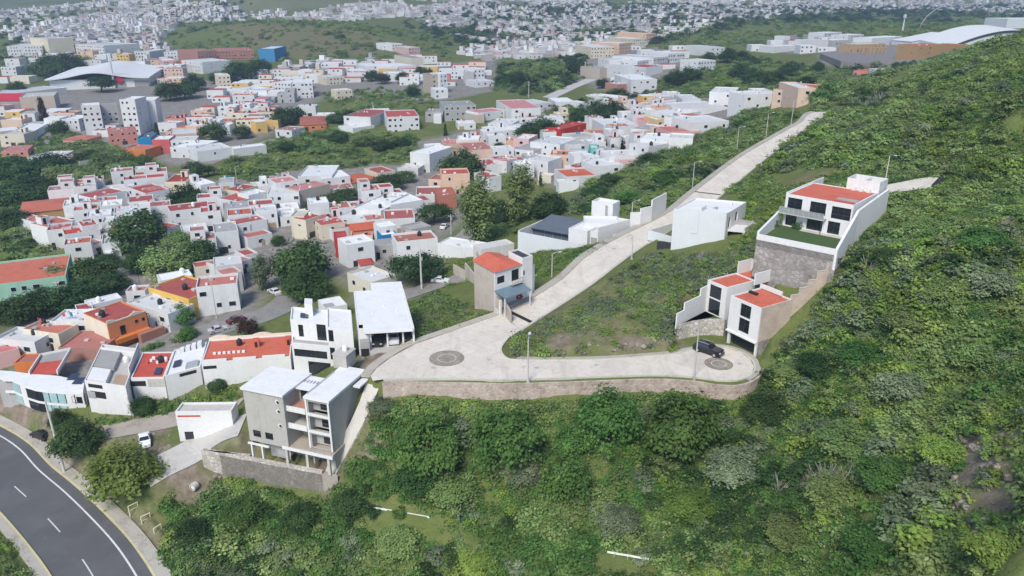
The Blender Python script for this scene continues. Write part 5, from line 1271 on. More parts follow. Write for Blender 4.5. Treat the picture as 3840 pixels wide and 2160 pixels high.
# --- white house with red hipped roof, blue-grey carport and red car
b = Bld('modern_house', 'white house with terracotta roof, white stair tower and blue-grey carport beside the street', D(1245,684), D(1312,664), htall(D(1328,727), 26.3, 628 * DS) - 1.2, None, D(1192,655), E=(D(1245,684), D(1192,655))); near(b, 'the carport house', ''); s0 = 26.25 - b.zb
w, d, H = b.w, b.d, b.H
front(b, M_WHITE, w, -1, H, [(w*.08, H-2.6, w*.36, H-1.2), (w*.62, H-2.9, w*.9, H-.7), (w*.62, H-5.8, w*.9, H-3.6)]); shell(b, M_TAN, 0, .22, -3, w, d, H, sides='l'); shell(b, M_WHITE, 0, .22, -3, w, d, H, sides='rb')
o_ = .3; mb = MB(); V = [(-o_,-o_,H),(w+.0,-o_,H),(w+.0,d+o_,H),(-o_,d+o_,H),(w*.5,d*.35,H+.9),(w*.5,d+o_,H+.9)]; mb.add(V, [(0,1,4),(1,2,5,4),(3,0,4,5),(2,3,5),(0,3,2,1)]); b.part('roof', mb, M_TERRA)
b.walls(M_WHITE, w + .02, -.3, -1, w + 2.6, 4.5, H + 1.2); b.roof(M_DFRAME, w + .02, -.3, w + 2.6, 4.5, H + .9); b.walls(M_WHITE, w + 2.62, .8, -1, w + 4.0, 4.2, H - 1.4); b.box('slot_window', M_GLASS, w + .25, -.33, H - 2.2, w + .55, -.303, H - 1.3)
mb = MB(); mb.add([(-.2,-3.6,s0+3.05),(w*.98,-3.6,s0+3.05),(w*.98,-.02,s0+3.35),(-.2,-.02,s0+3.35),(-.2,-3.6,s0+2.95),(w*.98,-3.6,s0+2.95),(w*.98,-.02,s0+3.25),(-.2,-.02,s0+3.25)], [(0,1,2,3),(7,6,5,4),(0,4,5,1),(1,5,6,2),(2,6,7,3),(3,7,4,0)]); b.part('carport_roof', mb, M_BLUEG)
for x, y in ((-.15, -3.5), (w*.92, -3.5)): b.box('carport_post', M_WHITE, x, y, -2, x + .18, y + .18, s0 + 2.947)
q1 = b.loc(D(1194,728), s0); q2 = b.loc(D(1257,783), s0); q3 = b.loc(D(1312,757), s0)
mb = MB(); mb.prism([q2, q3, (w + 1.2, -.33), (-.5, -.33)], -2, s0 + .02); b.part('forecourt', mb, M_LCONC); lotwall(q1, q2, -4, s0 + 2.0, s0 + 1.9, .22, 'side_wall', M_TAN); b.box('wall_end_post', M_WHITE, q2[0] - .15, q2[1] - .35, -3, q2[0] + .25, q2[1] - .003, s0 + 2.2)
b.box('balcony', M_LCONC, w*.55, -.9, H - 3.3, w - .02, -.003, H - 3.1); mb = MB()
for i in range(8): mb.box(w*.55 + i*(w*.44)/7, -.88, H - 3.097, w*.55 + i*(w*.44)/7 + .04, -.84, H - 2.3)
mb.box(w*.55, -.89, H - 2.3, w - .02, -.83, H - 2.25); b.part('balcony_railing', mb, M_DFRAME)
b.foot(-.8, -5, w + 4, d); FOOT.append([b.world(*p) for p in (q2, q3, (w + 1.2, 0), q1)]); CPH = b
pts = [D(1140,690), D(1170,705), D(1200,724)]; wp = [P(p) for p in pts] + [np.array([*b.world(-.7, -6), 0])]
o = thing('boundary_wall', 'tan rendered garden wall stepping down beside the carport house', 'wall', wp[0]); mb = MB()
for p, q in zip(wp[:-1], wp[1:]):
    n = np.array([-(q[1]-p[1]), q[0]-p[0]]); n = n / np.linalg.norm(n) * .25; g0, g1 = gz(p[0], p[1]), gz(q[0], q[1]); mb.prism([(p[0]-wp[0][0], p[1]-wp[0][1]), (q[0]-wp[0][0], q[1]-wp[0][1]), (q[0]-wp[0][0]+n[0], q[1]-wp[0][1]+n[1]), (p[0]-wp[0][0]+n[0], p[1]-wp[0][1]+n[1])], min(g0, g1) - 1 - wp[0][2], max(g0, g1) + 2.4 - wp[0][2])
mb.done('masonry', M_TAN, o)

# --- white garage house
zb = 24.95
b = Bld('garage_house', 'white house with broad plain white roof over an open three-car garage', (1341.4,1240.1), (1553.0,1228.2), zb + 3.3, zb, (1323.6,1092.2), E=((1553.0,1228.2), (1503.1,1047.9))); near(b, 'the garage house', '')
w, d, H = b.w, b.d, b.H
b.box('wall', M_WHITE, 0, .2, -5, w*.19, 3.0, H - .9); shell(b, M_WHITE, 0, 3.0, -6, w, d, H, sides='b'); b.box('wall', M_WHITE, 0, 3.02, -6, .25, d - .22, H); b.box('wall', M_WHITE, w - .28, 0, -3, w, d - .22, H + .12)
b.box('garage_floor', M_LCONC, w*.19, -2.0, -.5, w, 6.2, .03); b.box('garage_back', M_DFRAME, .3, 6.25, 0, w - .3, 6.4, H - .32)  # back wall coloured near black to carry the open garage's shade
mb = MB(); mb.box(.26, 3.05, H - .3, w - .29, d - .23, H - .05); b.part('roof', mb, M_WROOF); b.box('canopy', M_WROOF, w*.10, -.9, H - .28, w - .29, 3.04, H + .02); b.box('fascia', M_DFRAME, w*.12, -.6, H - .50, w - .3, -.4, H - .283)
for x in (w*.20, w*.50, w*.78): b.box('pillar', M_WHITE, x, .1, -.3, x + .28, .4, H - .51 if x > 1 else H)
b.box('side_room', M_GREYP, w*.02, -1.2, -3, w*.19, .19, H - 1.6); b.box('side_door', M_DARK, w*.03, -1.24, -1.5, w*.17, -1.203, .5); b.box('back_room', M_WROOF, w*.36, d + .02, -6, w - .02, d + 4.2, H - .06)
for i in range(3): b.box('roof_pipe', M_WTANK, w*(.3 + .22*i), d*(.4 + .15*(i % 2)), H - .049, w*(.3 + .22*i) + .2, d*(.4 + .15*(i % 2)) + .2, H + .25)
b.foot(0, -2, w, d + 4.2); GH = b
b2 = Bld('garden_room', 'low white garden room with flat roof behind the modern and garage houses', Z(1,2,690,275), Z(1,2,905,235), P(Z(1,2,800,250), 3)[2], None, Z(1,2,905,140)); b2.d = max(b2.d, 4); b2.block(M_WHITE, M_WROOF, 0, 0, -2, b2.w, b2.d, b2.H, .2); b2.box('shade', M_GREYP, .2, .2, b2.H - .19, b2.w*.5, b2.d*.5, b2.H - .1); b2.foot()

# --- modern white house with black windows
zb = 19.6; zt = zb + 5.7
b = Bld('modern_house', 'modern white cubic house with black windows, roof terrace and dark garage door', (1092.6,1284.4), (1328.3,1307.7), zt, zb, (1316.0,1167.4), E=((1323.6,1282.3), (1314.8,1169.1)), Cz=3.2); near(b, 'the black-windowed house', '')
w, d, H = b.w, b.d, b.H
front(b, M_WHITE, w, -2, H, [(w*.03, H-2.5, w*.56, H-1.1), (w*.88, H-2.1, w*.97, H-.9), (w*.24, -.3, w*.60, H-3.2)], fm=M_DFRAME); shell(b, M_WHITE, 0, .22, -3, w, d, H)
mb = MB(); mb.box(w*.24, .3, -.3, w*.60, .36, H - 3.2)
for i in range(1, 8): mb.box(w*.24, .27, -.3 + i * (H - 2.9)/8, w*.60, .30, -.26 + i * (H - 2.9)/8)
b.part('garage_door', mb, M_DFRAME)
b.roof(M_WROOF, 0, 0, w, d, H - .5, .22); ub = 3.1; xs = w*.60
b.box('terrace_rail', M_GREYP, .3, .3, H - .49, xs - .02, .42, H + .45)
front(b, M_WHITE, xs, H - .49, H + ub, [(w*.12, H+.05, w*.20, H+2.3), (w*.42, H-.3, w*.57, H+2.7)], 2.4); shell(b, M_WHITE, 0, 2.62, H - .49, xs, d, H + ub, sides='l')
front(b, M_WHITE, w - xs, H + .002, H + ub + .35, [(xs + .15, H+.9, xs + w*.09, H+3.0)], .0, .22, xs); shell(b, M_WHITE, xs, .22, H + .002, w, d, H + ub + .35, sides='rb'); b.box('wall', M_WHITE, xs, .22, H - .49, xs + .22, d - .22, H + ub + .35); b.box('window_strip', M_GLASS, xs + .15, -.03, H - 2.4, xs + w*.09, -.003, H - .2)
b.box('roof', M_WROOF, .23, 2.63, H + ub - .5, xs - .003, d, H + ub - .3); b.box('roof', M_WROOF, xs + .23, .23, H + ub - .1, w - .23, d - .23, H + ub + .1)
b.box('stair_hut', M_WHITE, w*.24, d - 2.6, H + ub - .29, w*.37, d - .1, H + ub + 1.9); b.box('solar_panel', M_PANEL, w*.16, d*.5, H + ub - .1, w*.28, d*.5 + 1.6, H + ub + .02); b.box('wall', M_WHITE, xs * .0, d - .2, H - .49, xs, d, H + ub)
b.foot(); MW = b
o = b.box('forecourt', M_LCONC, -.5, -4.5, -2, w + 1, -.003, -.3)

# --- unfinished concrete house
zb, zt = 16.9, 25.6
b = Bld('unfinished_house', 'unfinished grey concrete three-storey house with white flat roofs and round windows', Z(1,2,502,1120), Z(1,2,722,1163), zt, zb, Z(1,2,1015,862)); near(b, 'the unfinished concrete house', '')
w, d, H = b.w, b.d, b.H; f = H / 3
front(b, M_CONC, w, 0, H - .35, [(w*.08, .1, w*.92, f - .5), (w*.08, f + .15, w*.92, 2*f - .45), (w*.08, 2*f + .15, w*.92, H - .8)], 0, .25, 0, glaze=False)
for k in range(3):
    z0 = k * f; b.box('room_wall', M_GREYP if k else M_CONC, w*.08, 1.15, z0 + .1, w*.92, 1.3, z0 + f - .4)
    frames(b, [(w*.44, z0 + .45, w*.86, z0 + f - .75)], 1.0, M_DFRAME, rec=.06)
for z in (f, 2*f): b.box('floor_band', M_WHITE, -.1, -.16, z - .22, w + .02, -.003, z + .16)
b.box('corner_column', M_WHITE, -.14, -.15, 0, .14, -.004, H - .36); b.box('corner_column', M_WHITE, w - .2, -.15, 0, w + .08, -.004, H - .36)
shell(b, M_CONC, 0, .25, -3, w, d, H - .35, .25, 'lrb'); b.box('roof', M_WROOF, -.25, -.3, H - .345, w + .3, d + .3, H)
x0, yl = b.loc(Z(1,2,285,1103), H); xl, yl2 = b.loc(Z(0,2,2335,1035), H); ybk = b.loc(Z(1,2,260,850), H)[1]; yl = (yl + yl2) / 2
x0 = min(x0, -2.2); ybk = max(ybk, yl + 6)
front(b, M_CONC, x0 - xl, -.5, H - .35, [(xl + .8, .3, xl + 2.2, 1.5), (xl + 3.0, .3, xl + 4.4, 1.5)], yl, .25, xl); shell(b, M_CONC, xl, yl + .25, -2, x0, ybk, H - .35, .25, 'lrb')
b.box('roof', M_WROOF, xl - .25, yl - .3, H - .345, x0 + .2, ybk + .2, H - .01)
mb = MB()
for z in (2.0*f - .1, 1.12*f, 2.5*f):
    n = 20; R_ = .34; cx = x0 - 1.1; V = [(cx + R_*math.cos(6.2832*i/n), yl - .05, z + R_*math.sin(6.2832*i/n)) for i in range(n)] + [(cx + R_*math.cos(6.2832*i/n), yl + .02, z + R_*math.sin(6.2832*i/n)) for i in range(n)]
    w_ = MB(); w_.add(V, [tuple(range(n))[::-1], tuple(range(n, 2*n))] + [(i, (i+1) % n, n + (i+1) % n, n + i) for i in range(n)]); o = b.part('round_window', w_, M_WHITE)
    V = [(cx + .1 + .22*math.cos(6.2832*i/n), yl - .06, z - .02 + .24*math.sin(6.2832*i/n)) for i in range(n)]; w2 = MB(); w2.add(V, [tuple(range(n))[::-1]]); b.part('pane', w2, M_GLASS, o)
# recessed middle with balconies
ym = max(yl, 0) + 3.0
b.box('wall', M_CONC, x0 + .003, ym, -1, -.003, ym + .2, H - .5); b.box('stair_glass', M_DARK, x0 + .4, ym - .03, 2*f + .3, -.5, ym - .003, H - .9)
b.box('roof', M_WROOF, x0 + .21, ym - .9, H - .5, -.26, ybk, H - .352); mb = MB()
for i in range(7): mb.box(x0 + .3 + i * .55, ym + 1.0, H - .35, x0 + .42 + i * .55, ybk - 1.5, H - .18)
b.part('pergola', mb, M_METAL)
for k, zz in ((1, f), (2, 2*f)):
    b.box('balcony', M_RED if k == 2 else M_LCONC, x0 + .003, -.1, zz - .2, -.145, ym - .003, zz); b.box('balcony_parapet', M_WHITE, x0 - .1, -.3, zz - .1, -.145, -.103, zz + .75)
    b.box('balcony_window', M_GLASS, x0 + 1.2, ym - .04, zz + .3, -.6, ym - .004, zz + 1.9) if k == 1 else None
b.box('window', M_GLASS, x0 + 1.2, ym - .04, .3, -.6, ym - .004, 2.2)
# roof hut with water tank
hx, hy = b.loc(Z(1,2,775,830), H); b.walls(M_CONC, hx, hy, H - .3, hx + 2.4, hy + 2.8, H + 2.0); b.box('hut_roof', M_LCONC, hx - .1, hy - .1, H + 2.003, hx + 2.5, hy + 2.9, H + 2.15); b.tank(hx + 1.3, hy + 1.6, H + 2.15, 'white', .75); b.box('roof_channel', M_METAL, -.2, .5, H + .001, -.02, d - 2, H + .12)
b.box('ledge_canopy', M_WROOF, w + .303, d*.62, H - 1.0, w + 1.5, d + 1.0, H - .75); b.box('garden_door', M_WHITE, w + .004, d*.72, -1, w + .04, d*.8, 2); 
# terrace, basement columns and stone base
t0 = -3.6; tl = b.loc(Z(0,3,1955,225), t0 + .4); tr = b.loc(Z(1,3,660,440), t0 + .4); mb = MB(); mb.prism([tl, tr, (w + .6, -.4), (xl, yl)], -8, t0); b.part('yard_floor', mb, M_DIRT)
lotwall(tl, tr, -9, t0 + .5, t0 + .5, .5, 'stone_base', M_STONEW); lotwall((xl - .2, yl), tl, -9, t0 + .5, t0 + .5, .4, 'stone_base', M_STONEW)
cx0 = x0 + .5
b.box('terrace_slab', M_DIRT, xl + 2.5, -.55, -.5, w + .3, ym, -.2); b.box('terrace_edge', M_CONC, cx0 - 1.5, -.95, -.7, w + .4, -.553, -.26); b.box('edge_rail', M_WHITE, cx0 - 1.5, -1.08, -.62, w + .5, -.953, -.12)
for x in (cx0 - 1.2, cx0 + 2.4, w - .6): b.box('basement_column', M_LCONC, x, -.9, t0, x + .4, -.5, -.703)
b.box('basement_wall', M_CONC, xl, 2.2, t0, w - .3, 2.4, -.503); b.box('basement_shade', M_GREYP, xl + 2.5, .6, t0, cx0 - 1.5, .8, -.503); mb = MB()
for x in (xl + .3, xl + 2.2): mb.box(x, tl[1]*.5, t0, x + .25, tl[1]*.5 + .25, t0 + 2.6)
mb.box(xl - .2, tl[1]*.5, t0 + 2.6, xl + 3.6, tl[1]*.5 + .25, t0 + 2.85); b.part('yard_gate_frame', mb, M_WHITE)
for q in range(6):
    rx, ry = rnd.uniform(xl + 1, x0), rnd.uniform(max(yl - 3.5, tl[1] * .6), yl - .8); mb = MB(); mb.box(0, 0, 0, rnd.uniform(.8, 2.8), .14, .1); o = b.part('loose_plank', mb, M_WOOD); o.location = (rx, ry, t0 + .03); o.rotation_euler = (0, 0, rnd.uniform(0, 3))
b.foot(xl, -2.2, w + .3, max(d, ybk)); FOOT.append([b.world(*p) for p in (tl, tr, (w + .6, -.4), (xl, yl))]); CH = b
# sloping retaining wall with path on its top, from the street down past the unfinished house
S_L = [at_z(*p, z) for p, z in ((D(925,950), 24.9), (D(905,1010), 22.4), (D(880,1065), 19.4), (D(852,1115), 16.6), (D(828,1160), 13.8), (D(816,1192), 12.4))]
S_R = [at_z(*p, z) for p, z in ((D(962,955), 24.9), (D(938,1012), 22.4), (D(912,1068), 19.4), (D(884,1120), 16.6), (D(858,1168), 13.8), (D(838,1206), 12.4))]
o = thing('ramp_wall', 'sloping grey retaining wall with a path on top, beside the unfinished concrete house', 'wall', S_L[0]); mb = MB(); m2 = MB(); B0 = S_L[0]
for i in range(5):
    a, b_, c, e = S_L[i] - B0, S_L[i+1] - B0, S_R[i+1] - B0, S_R[i] - B0; dn = np.array([0, 0, 7.0])
    m2.add([a, b_, c, e], [(0, 1, 2, 3)]); mb.add([a, b_, a - dn, b_ - dn], [(0, 2, 3, 1)]); mb.add([e, c, e - dn, c - dn], [(0, 1, 3, 2)])
    if i == 4: mb.add([b_, c, b_ - dn, c - dn], [(0, 2, 3, 1)])
mb.done('wall_face', M_STONEW, o); m2.done('path', M_LCONC, o); NEAR.append((o, 'the sloping grey wall', '')); FOOT.append([tuple(p[:2]) for p in S_L] + [tuple(p[:2]) for p in S_R[::-1]])

# --- stone wall holding up the cul-de-sac
pts = spline([np.array([p[0], p[1], 0]) for p in WALLTOP], 4); o = thing('stone_retaining_wall', 'long reddish stone retaining wall below the cul-de-sac', 'wall', (pts[0][0], pts[0][1], ZC)); mb = MB(); m2 = MB(); out = offset(pts, -.45); top = offset(pts, -.02)
for i in range(len(pts) - 1):
    a, b_, c, e = [q - np.array([pts[0][0], pts[0][1], 0]) for q in (top[i], top[i+1], out[i+1], out[i])]
    mb.add([(c[0],c[1],-7),(e[0],e[1],-7),(e[0]*.0 + a[0]*.3 + e[0]*.7, a[1]*.3 + e[1]*.7, -.05),(b_[0]*.3 + c[0]*.7, b_[1]*.3 + c[1]*.7, -.05)], [(0,1,2,3),(3,2,1,0)][0:1])
    m2.prism([(a[0],a[1]),(b_[0],b_[1]),(b_[0]*.25 + c[0]*.75, b_[1]*.25 + c[1]*.75),(a[0]*.25 + e[0]*.75, a[1]*.25 + e[1]*.75)], -.5, .06)
M_STONER = stone('reddish_stone', (.40, .30, .245), (.54, .45, .385), (.36, .33, .29), 1.9)
q = mb.done('masonry', M_STONER, o); bm = bmesh.new(); bm.from_mesh(q.data); bmesh.ops.recalc_face_normals(bm, faces=bm.faces); bm.to_mesh(q.data); bm.free(); m2.done('coping', M_STONER, o); NEAR.append((o, 'the stone retaining wall', ''))
FOOT.append([tuple(p[:2]) for p in pts] + [tuple(p[:2]) for p in out[::-1]])

# --- the row above the highway
zb = gz(*at_z(*Z(0,2,400,1230), 9.5)[:2]); ztop = zb + 5.0
C_ = [at_z(*Z(0,2,*p), ztop) for p in [(-60,930),(20,955),(110,958),(180,990),(240,1018),(340,1050),(460,1068),(620,1080),(800,1088)]]
b = Bld('curved_house', 'white house with a curved two-storey glass front above the highway', Z(0,2,460,1068), Z(0,2,800,1088), ztop, zb); near(b, 'the curved glass house', ''); H = b.H; b.d = 10
cl = []
for p in C_: dx, dy = p[0] - b.a[0], p[1] - b.a[1]; cl.append((dx*b.ca + dy*b.sa, -dx*b.sa + dy*b.ca))
bk = [b.loc(Z(0,2,*p), H) for p in [(815,980),(560,925),(290,905),(110,880),(-60,870)]]
mb = MB(); mb.prism(cl + bk, H - .3, H); b.part('roof', mb, M_WROOF)
mb = MB(); mb.prism([(x, y + .5) for x, y in cl] + bk, -2, H - .303); b.part('wall', mb, M_GREYP)
for k, (z0, z1) in enumerate(((.2, 2.0), (2.5, H - .5))):
    for i in range(2, len(cl) - 1):
        (xa, ya), (xb, yb) = cl[i], cl[i+1]; n = 2 if i in (5, 6, 7) else 1
        for j in range(n):
            t0_, t1_ = j / n + .03, (j + 1) / n - .03; p, q = (xa + (xb-xa)*t0_, ya + (yb-ya)*t0_), (xa + (xb-xa)*t1_, ya + (yb-ya)*t1_); mat_ = (M_GLASS, M_AQUA, M_AQUA, M_WHITE, M_GLASS)[(i + j) % 5] if i < 7 else M_WHITE
            mb = MB(); mb.prism([p, q, (q[0], q[1] + .1), (p[0], p[1] + .1)], z0, z1); b.part('glazing', mb, mat_)
    mb = MB(); 
    for i in range(1, len(cl) - 1):
        (xa, ya), (xb, yb) = cl[i], cl[i+1]; mb.prism([(xa, ya - .03), (xb, yb - .03), (xb, yb + .25), (xa, ya + .25)], z1 + .003, (2.47 if k == 0 else H - .31))
    b.part('floor_band', mb, M_WHITE)
b.win('f', cl[-1][0] - 2.4, 2.8, 2.0, 1.3, cl[-1][1] - .02, 'dark')
mb = MB(); mb.prism([(x, y - .02) for x, y in cl[-3:]] + [(cl[-1][0], cl[-1][1] + 3), (cl[-3][0], cl[-3][1] + 3)], -2, .18); b.part('base', mb, M_WHITE)
tz = H + .003; q = [b.loc(Z(0,2,*p), H + .1) for p in [(290,908),(560,900),(690,680),(400,740)]]; mb = MB(); mb.prism(q, H - .1, H + .10); b.part('red_terrace', mb, M_TERRA2)
q2 = [b.loc(Z(0,2,*p), H + .12) for p in [(385,800),(610,770),(672,690),(430,715)]]; mb = MB(); mb.prism(q2, H + .101, H + .30); b.part('shade_roof', mb, M_GREYP)
for (pa, pb) in ((q[0], q[3]), (q[1], q[2]), (q[3], q[2])): lotwall(pa, pb, H - .2, H + .7, H + .7, .2, 'terrace_wall', M_WHITE)
for i, p in enumerate([(640,970),(690,1010)]):
    x, y = b.loc(Z(0,2,*p), H); mb = MB(); mb.add([(x, y, H+.1), (x+1.7, y+.2, H+.1), (x+1.9, y+1.7, H+.7), (x+.2, y+1.5, H+.7)], [(0,1,2,3)]); b.part('solar_panel', mb, M_PANEL)
FOOT.append([b.world(*p) for p in cl + bk]); b.c = b.world(0, 4); FOOT_C.append((*b.c, 8)); CG = b
def rowhouse(name, label, mark, A, B, C, h, wm, rm, par, zt=None, front_bottom=-3, E=None):
    zt = P(((A[0]+B[0])/2, (A[1]+B[1])/2), h)[2] if zt is None else zt; b = Bld(name, label, A, B, zt, None, C, E=E); near(b, mark, ''); b.d = max(b.d, 5); b.block(wm, rm, 0, 0, front_bottom, b.w, b.d, b.H, par); b.foot(); return b
b = rowhouse('row_house', 'white row house with high side walls and roof yards beside the curved glass house', 'the high-walled row house', (316.5,1426.7), (470.2,1448.4), (520.9,1307.2), 6.2, M_WHITE, M_LCONC, .9, E=((473.7,1449.5), (520.9,1295.8)))
w, d, H = b.w, b.d, b.H
b.box('slit_window', M_DARK, .6, -.03, H - 1.2, w*.42, -.003, H - .5); b.box('slit_window', M_DARK, .7, -.03, H - 3.2, w*.46, -.003, H - 1.9); b.box('railing', M_METAL, .1, -.06, H - 3.4, w*.2, -.035, H - 2.0)
b.box('grey_roof', M_GREYP, .3, d*.40, H - .89, w*.55, d*.85, H - .1); b.box('white_box', M_WHITE, .3, d*.05, H - .89, w*.5, d*.36, H - .05); b.box('yard', paint('earth_yard', (.42,.30,.22)), w*.62, d*.1, H - .89, w*.95, d*.35, H - .8); b.tank(w*.75, d*.7, H - .9, 'white')
b.box('cross_wall', M_WHITE, .2, d*.86, H - .89, w - .2, d*.89, H + .2); b.box('ramp_wall', M_WHITE, w - .19, d*.3, H, w - .0, d, H + 1.2)
b = rowhouse('row_house', 'row house with brownish red roof between the high-walled house and the solar-panel house', 'the red-roofed row house', (490.7,1416.5), (613.7,1414.2), (650.1,1318.6), 4.6, M_WHITE, M_TERRA2, .2, E=((490.7,1416.5), (538.0,1315.7))); w, d, H = b.w, b.d, b.H
b.box('slit_window', M_DARK, -.2, -.03, H - 1.7, w*.42, -.003, H - .7); b.box('front_panel', M_LCONC, w*.48, -.05, H - 1.9, w*.98, -.003, H - .3); b.tank(w*.72, d*.62, H - .2, 'black'); b.tank(w*.86, d*.66, H - .2, 'white', .6); b.box('roof_box', M_WTANK, w*.4, d*.7, H - .2, w*.5, d*.76, H + .3); b.box('solar_heater', M_PANEL, w*.66, d*.12, H - .1, w*.86, d*.35, H + .1)
for i in range(6): b.box('roof_fitting', M_WTANK if i % 2 else M_TERRA, w*(.25 + .11*i), d*(.55 + .08*(i % 3)), H - .2, w*(.25 + .11*i) + .4, d*(.55 + .08*(i % 3)) + .4, H + .25)
b = rowhouse('row_house', 'white-roofed row house with solar panels, sawtooth parapet and balcony slit', 'the solar-panel row house', (617.1,1409.7), (750.3,1375.5), (777.1,1281.6), 4.8, M_WHITE, M_WROOF, .3, E=((617.1,1409.7), (660.4,1290.1))); w, d, H = b.w, b.d, b.H
b.box('slit_window', M_DARK, w*.4, -.03, H - .95, w*.88, -.003, H - .35); b.box('solar_panel', M_PANEL, w*.15, d*.28, H - .2, w*.35, d*.5, H + .05); b.box('roof_frame', M_METAL, w*.55, d*.1, H - .3, w*.9, d*.3, H + .1)
for i in range(4): b.box('sawtooth', M_WROOF, w*(.2 + .18*i), d*(.9 + .0*i) - .6, H - .29, w*(.2 + .18*i) + .8, d - .2, H + .3 + .15 * i)
b = rowhouse('row_house', 'long row house with vivid orange-red roof and wavy parapet', 'the orange-red row house', (754.9,1360.7), (1088.5,1336.8), (783.4,1275.9), 4.6, M_WHITE, M_TERRA, .18, E=((754.9,1360.7), (784.5,1274.2))); w, d, H = b.w, b.d, b.H
b.box('slit_window', M_DARK, .2, -.03, H - 1.3, w*.16, -.003, H - .7); mb = MB(); n = 40
for i in range(n): x = w*i/n; zz = .45 + .45 * max(0, math.sin(i / n * 4 * math.pi)) ; mb.box(x, d + .003, H - 2, x + w/n, d + .25, H + zz)
b.part('wavy_parapet', mb, paint('paint_cream', WALLS['cream']))
for k in range(3): b.box('low_parapet', M_WHITE, w*(.02 + .33*k), .02, H, w*(.02 + .33*k) + w*.26, .5, H + .35)
for fx in (.55, .93): b.box('stair_hut', M_TERRA, w*fx, d*.55, H - .17, w*fx + 1.1, d*.55 + 1.2, H + 1.3); b.box('door', M_DARK, w*fx + .3, d*.55 - .03, H - .16, w*fx + .8, d*.55 - .003, H + .9)
for i in range(7): b.box('roof_fitting', M_WTANK, w*(.1 + .055*i), d*(.35 + .2*((i*3) % 3)/2), H - .17, w*(.1 + .055*i) + .5, d*(.35 + .2*((i*3) % 3)/2) + .4, H + .2)
b.tank(w*.38, d*.72, H - .18, 'black')
ORR = b
# white gatehouse wall at the site entrance
b = Bld('gatehouse', 'white wedge-shaped gatehouse with a dark red band by the dirt driveway', Z(0,2,1690,1272), Z(0,2,2232,1266), htall(Z(0,3,1722,125), 11.8, Z(0,2,1690,1272)[1]), 11.4); near(b, 'the gatehouse', ''); b.d = 3.0; w, H = b.w, b.H
front(b, M_WHITE, w, -.5, H, [(w*.10, .3, w*.26, 1.9)]); shell(b, M_WHITE, 0, .22, -.5, w, 3, H); b.roof(M_LCONC, 0, 0, w, 3, H - .3, .22); b.box('red_band', M_TERRA2, w*.03, -.03, H - 1.0, w*.44, -.003, H - .7); b.foot()
# ------------------------------------------------------------------ trees one by one (overview coordinates of the crown, crown radius in overview pixels)
KR = dict(round=1.75, spread=1.25, tall=3.4, column=7.5)
CROWN = {'round': 'round', 'spread': 'wide-crowned', 'tall': 'tall loose', 'column': 'slender column'}
LN = dict(dark='dark green', bright='bright green', olive='olive green', grey='grey-green', yellow='yellow-green', rust='rust brown')
def T(kind, x, y, rpx, leaf='dark', desc=None, ratio=None, group='trees between the houses', cat='tree', name=None):
    ratio = ratio or KR[kind]; h = 7.0
    for _ in range(3):
        p = P(D(x, y), h * .6); dist = math.sqrt(p[0]**2 + p[1]**2 + (CAMZ - p[2])**2); r = rpx * dist / 1900 * .93; h = min(r * ratio, 22)
    return tree(kind, p[0], p[1], h, r, leaf, desc or f'{CROWN[kind]} {LN[leaf]} tree', cat, group, name=name)
BIG = []
for a in [(1532,1032,80),(1722,1045,86),(1275,1078,88),(1085,1092,74),(1440,1100,44),(1428,1185,62)]:
    T('round', *a, 'bright', 'big bright green tree', 2.25, 'trees below the cul-de-sac wall')
for a, lf in [((1050,1190,58),'dark'),((1135,1225,60),'olive'),((960,1015,34),'grey'),((1310,1175,46),'grey'),((1925,1015,52),'dark'),((1840,1160,60),'grey'),((2140,1090,60),'olive'),((2060,905,46),'dark'),((1985,930,38),'olive'),
    ((2170,880,48),'bright'),((2270,960,55),'grey'),((2380,1130,55),'yellow'),((2100,1230,60),'olive'),((2230,1180,58),'bright'),((2520,1370,60),'yellow'),((1730,1260,55),'yellow'),((1560,1300,50),'grey'),((1200,1410,45),'yellow'),((2290,800,50),'olive'),((2380,720,40),'olive'),
    ((2480,590,45),'bright'),((2330,560,36),'olive'),((2500,700,50),'grey'),((2240,640,40),'dark'),((2450,880,52),'olive'),((2200,1360,60),'bright'),((1980,1330,50),'olive'),((760,1290,45),'dark'),((620,1270,45),'bright'),((880,1260,48),'dark'),((1000,1350,50),'olive'),((480,1330,42),'dark')]:
    T('round', *a, lf, None, 1.3, 'trees on the scrub slope')
T('round', 300, 1165, 76, 'yellow', 'large yellow-green tree', 1.6, 'roadside trees'); T('round', 185, 1085, 50, 'dark', 'dark conifer-like tree', 2.1, 'roadside trees'); T('round', 150, 1045, 24, 'dark', 'narrow dark tree', 2.6, 'roadside trees')
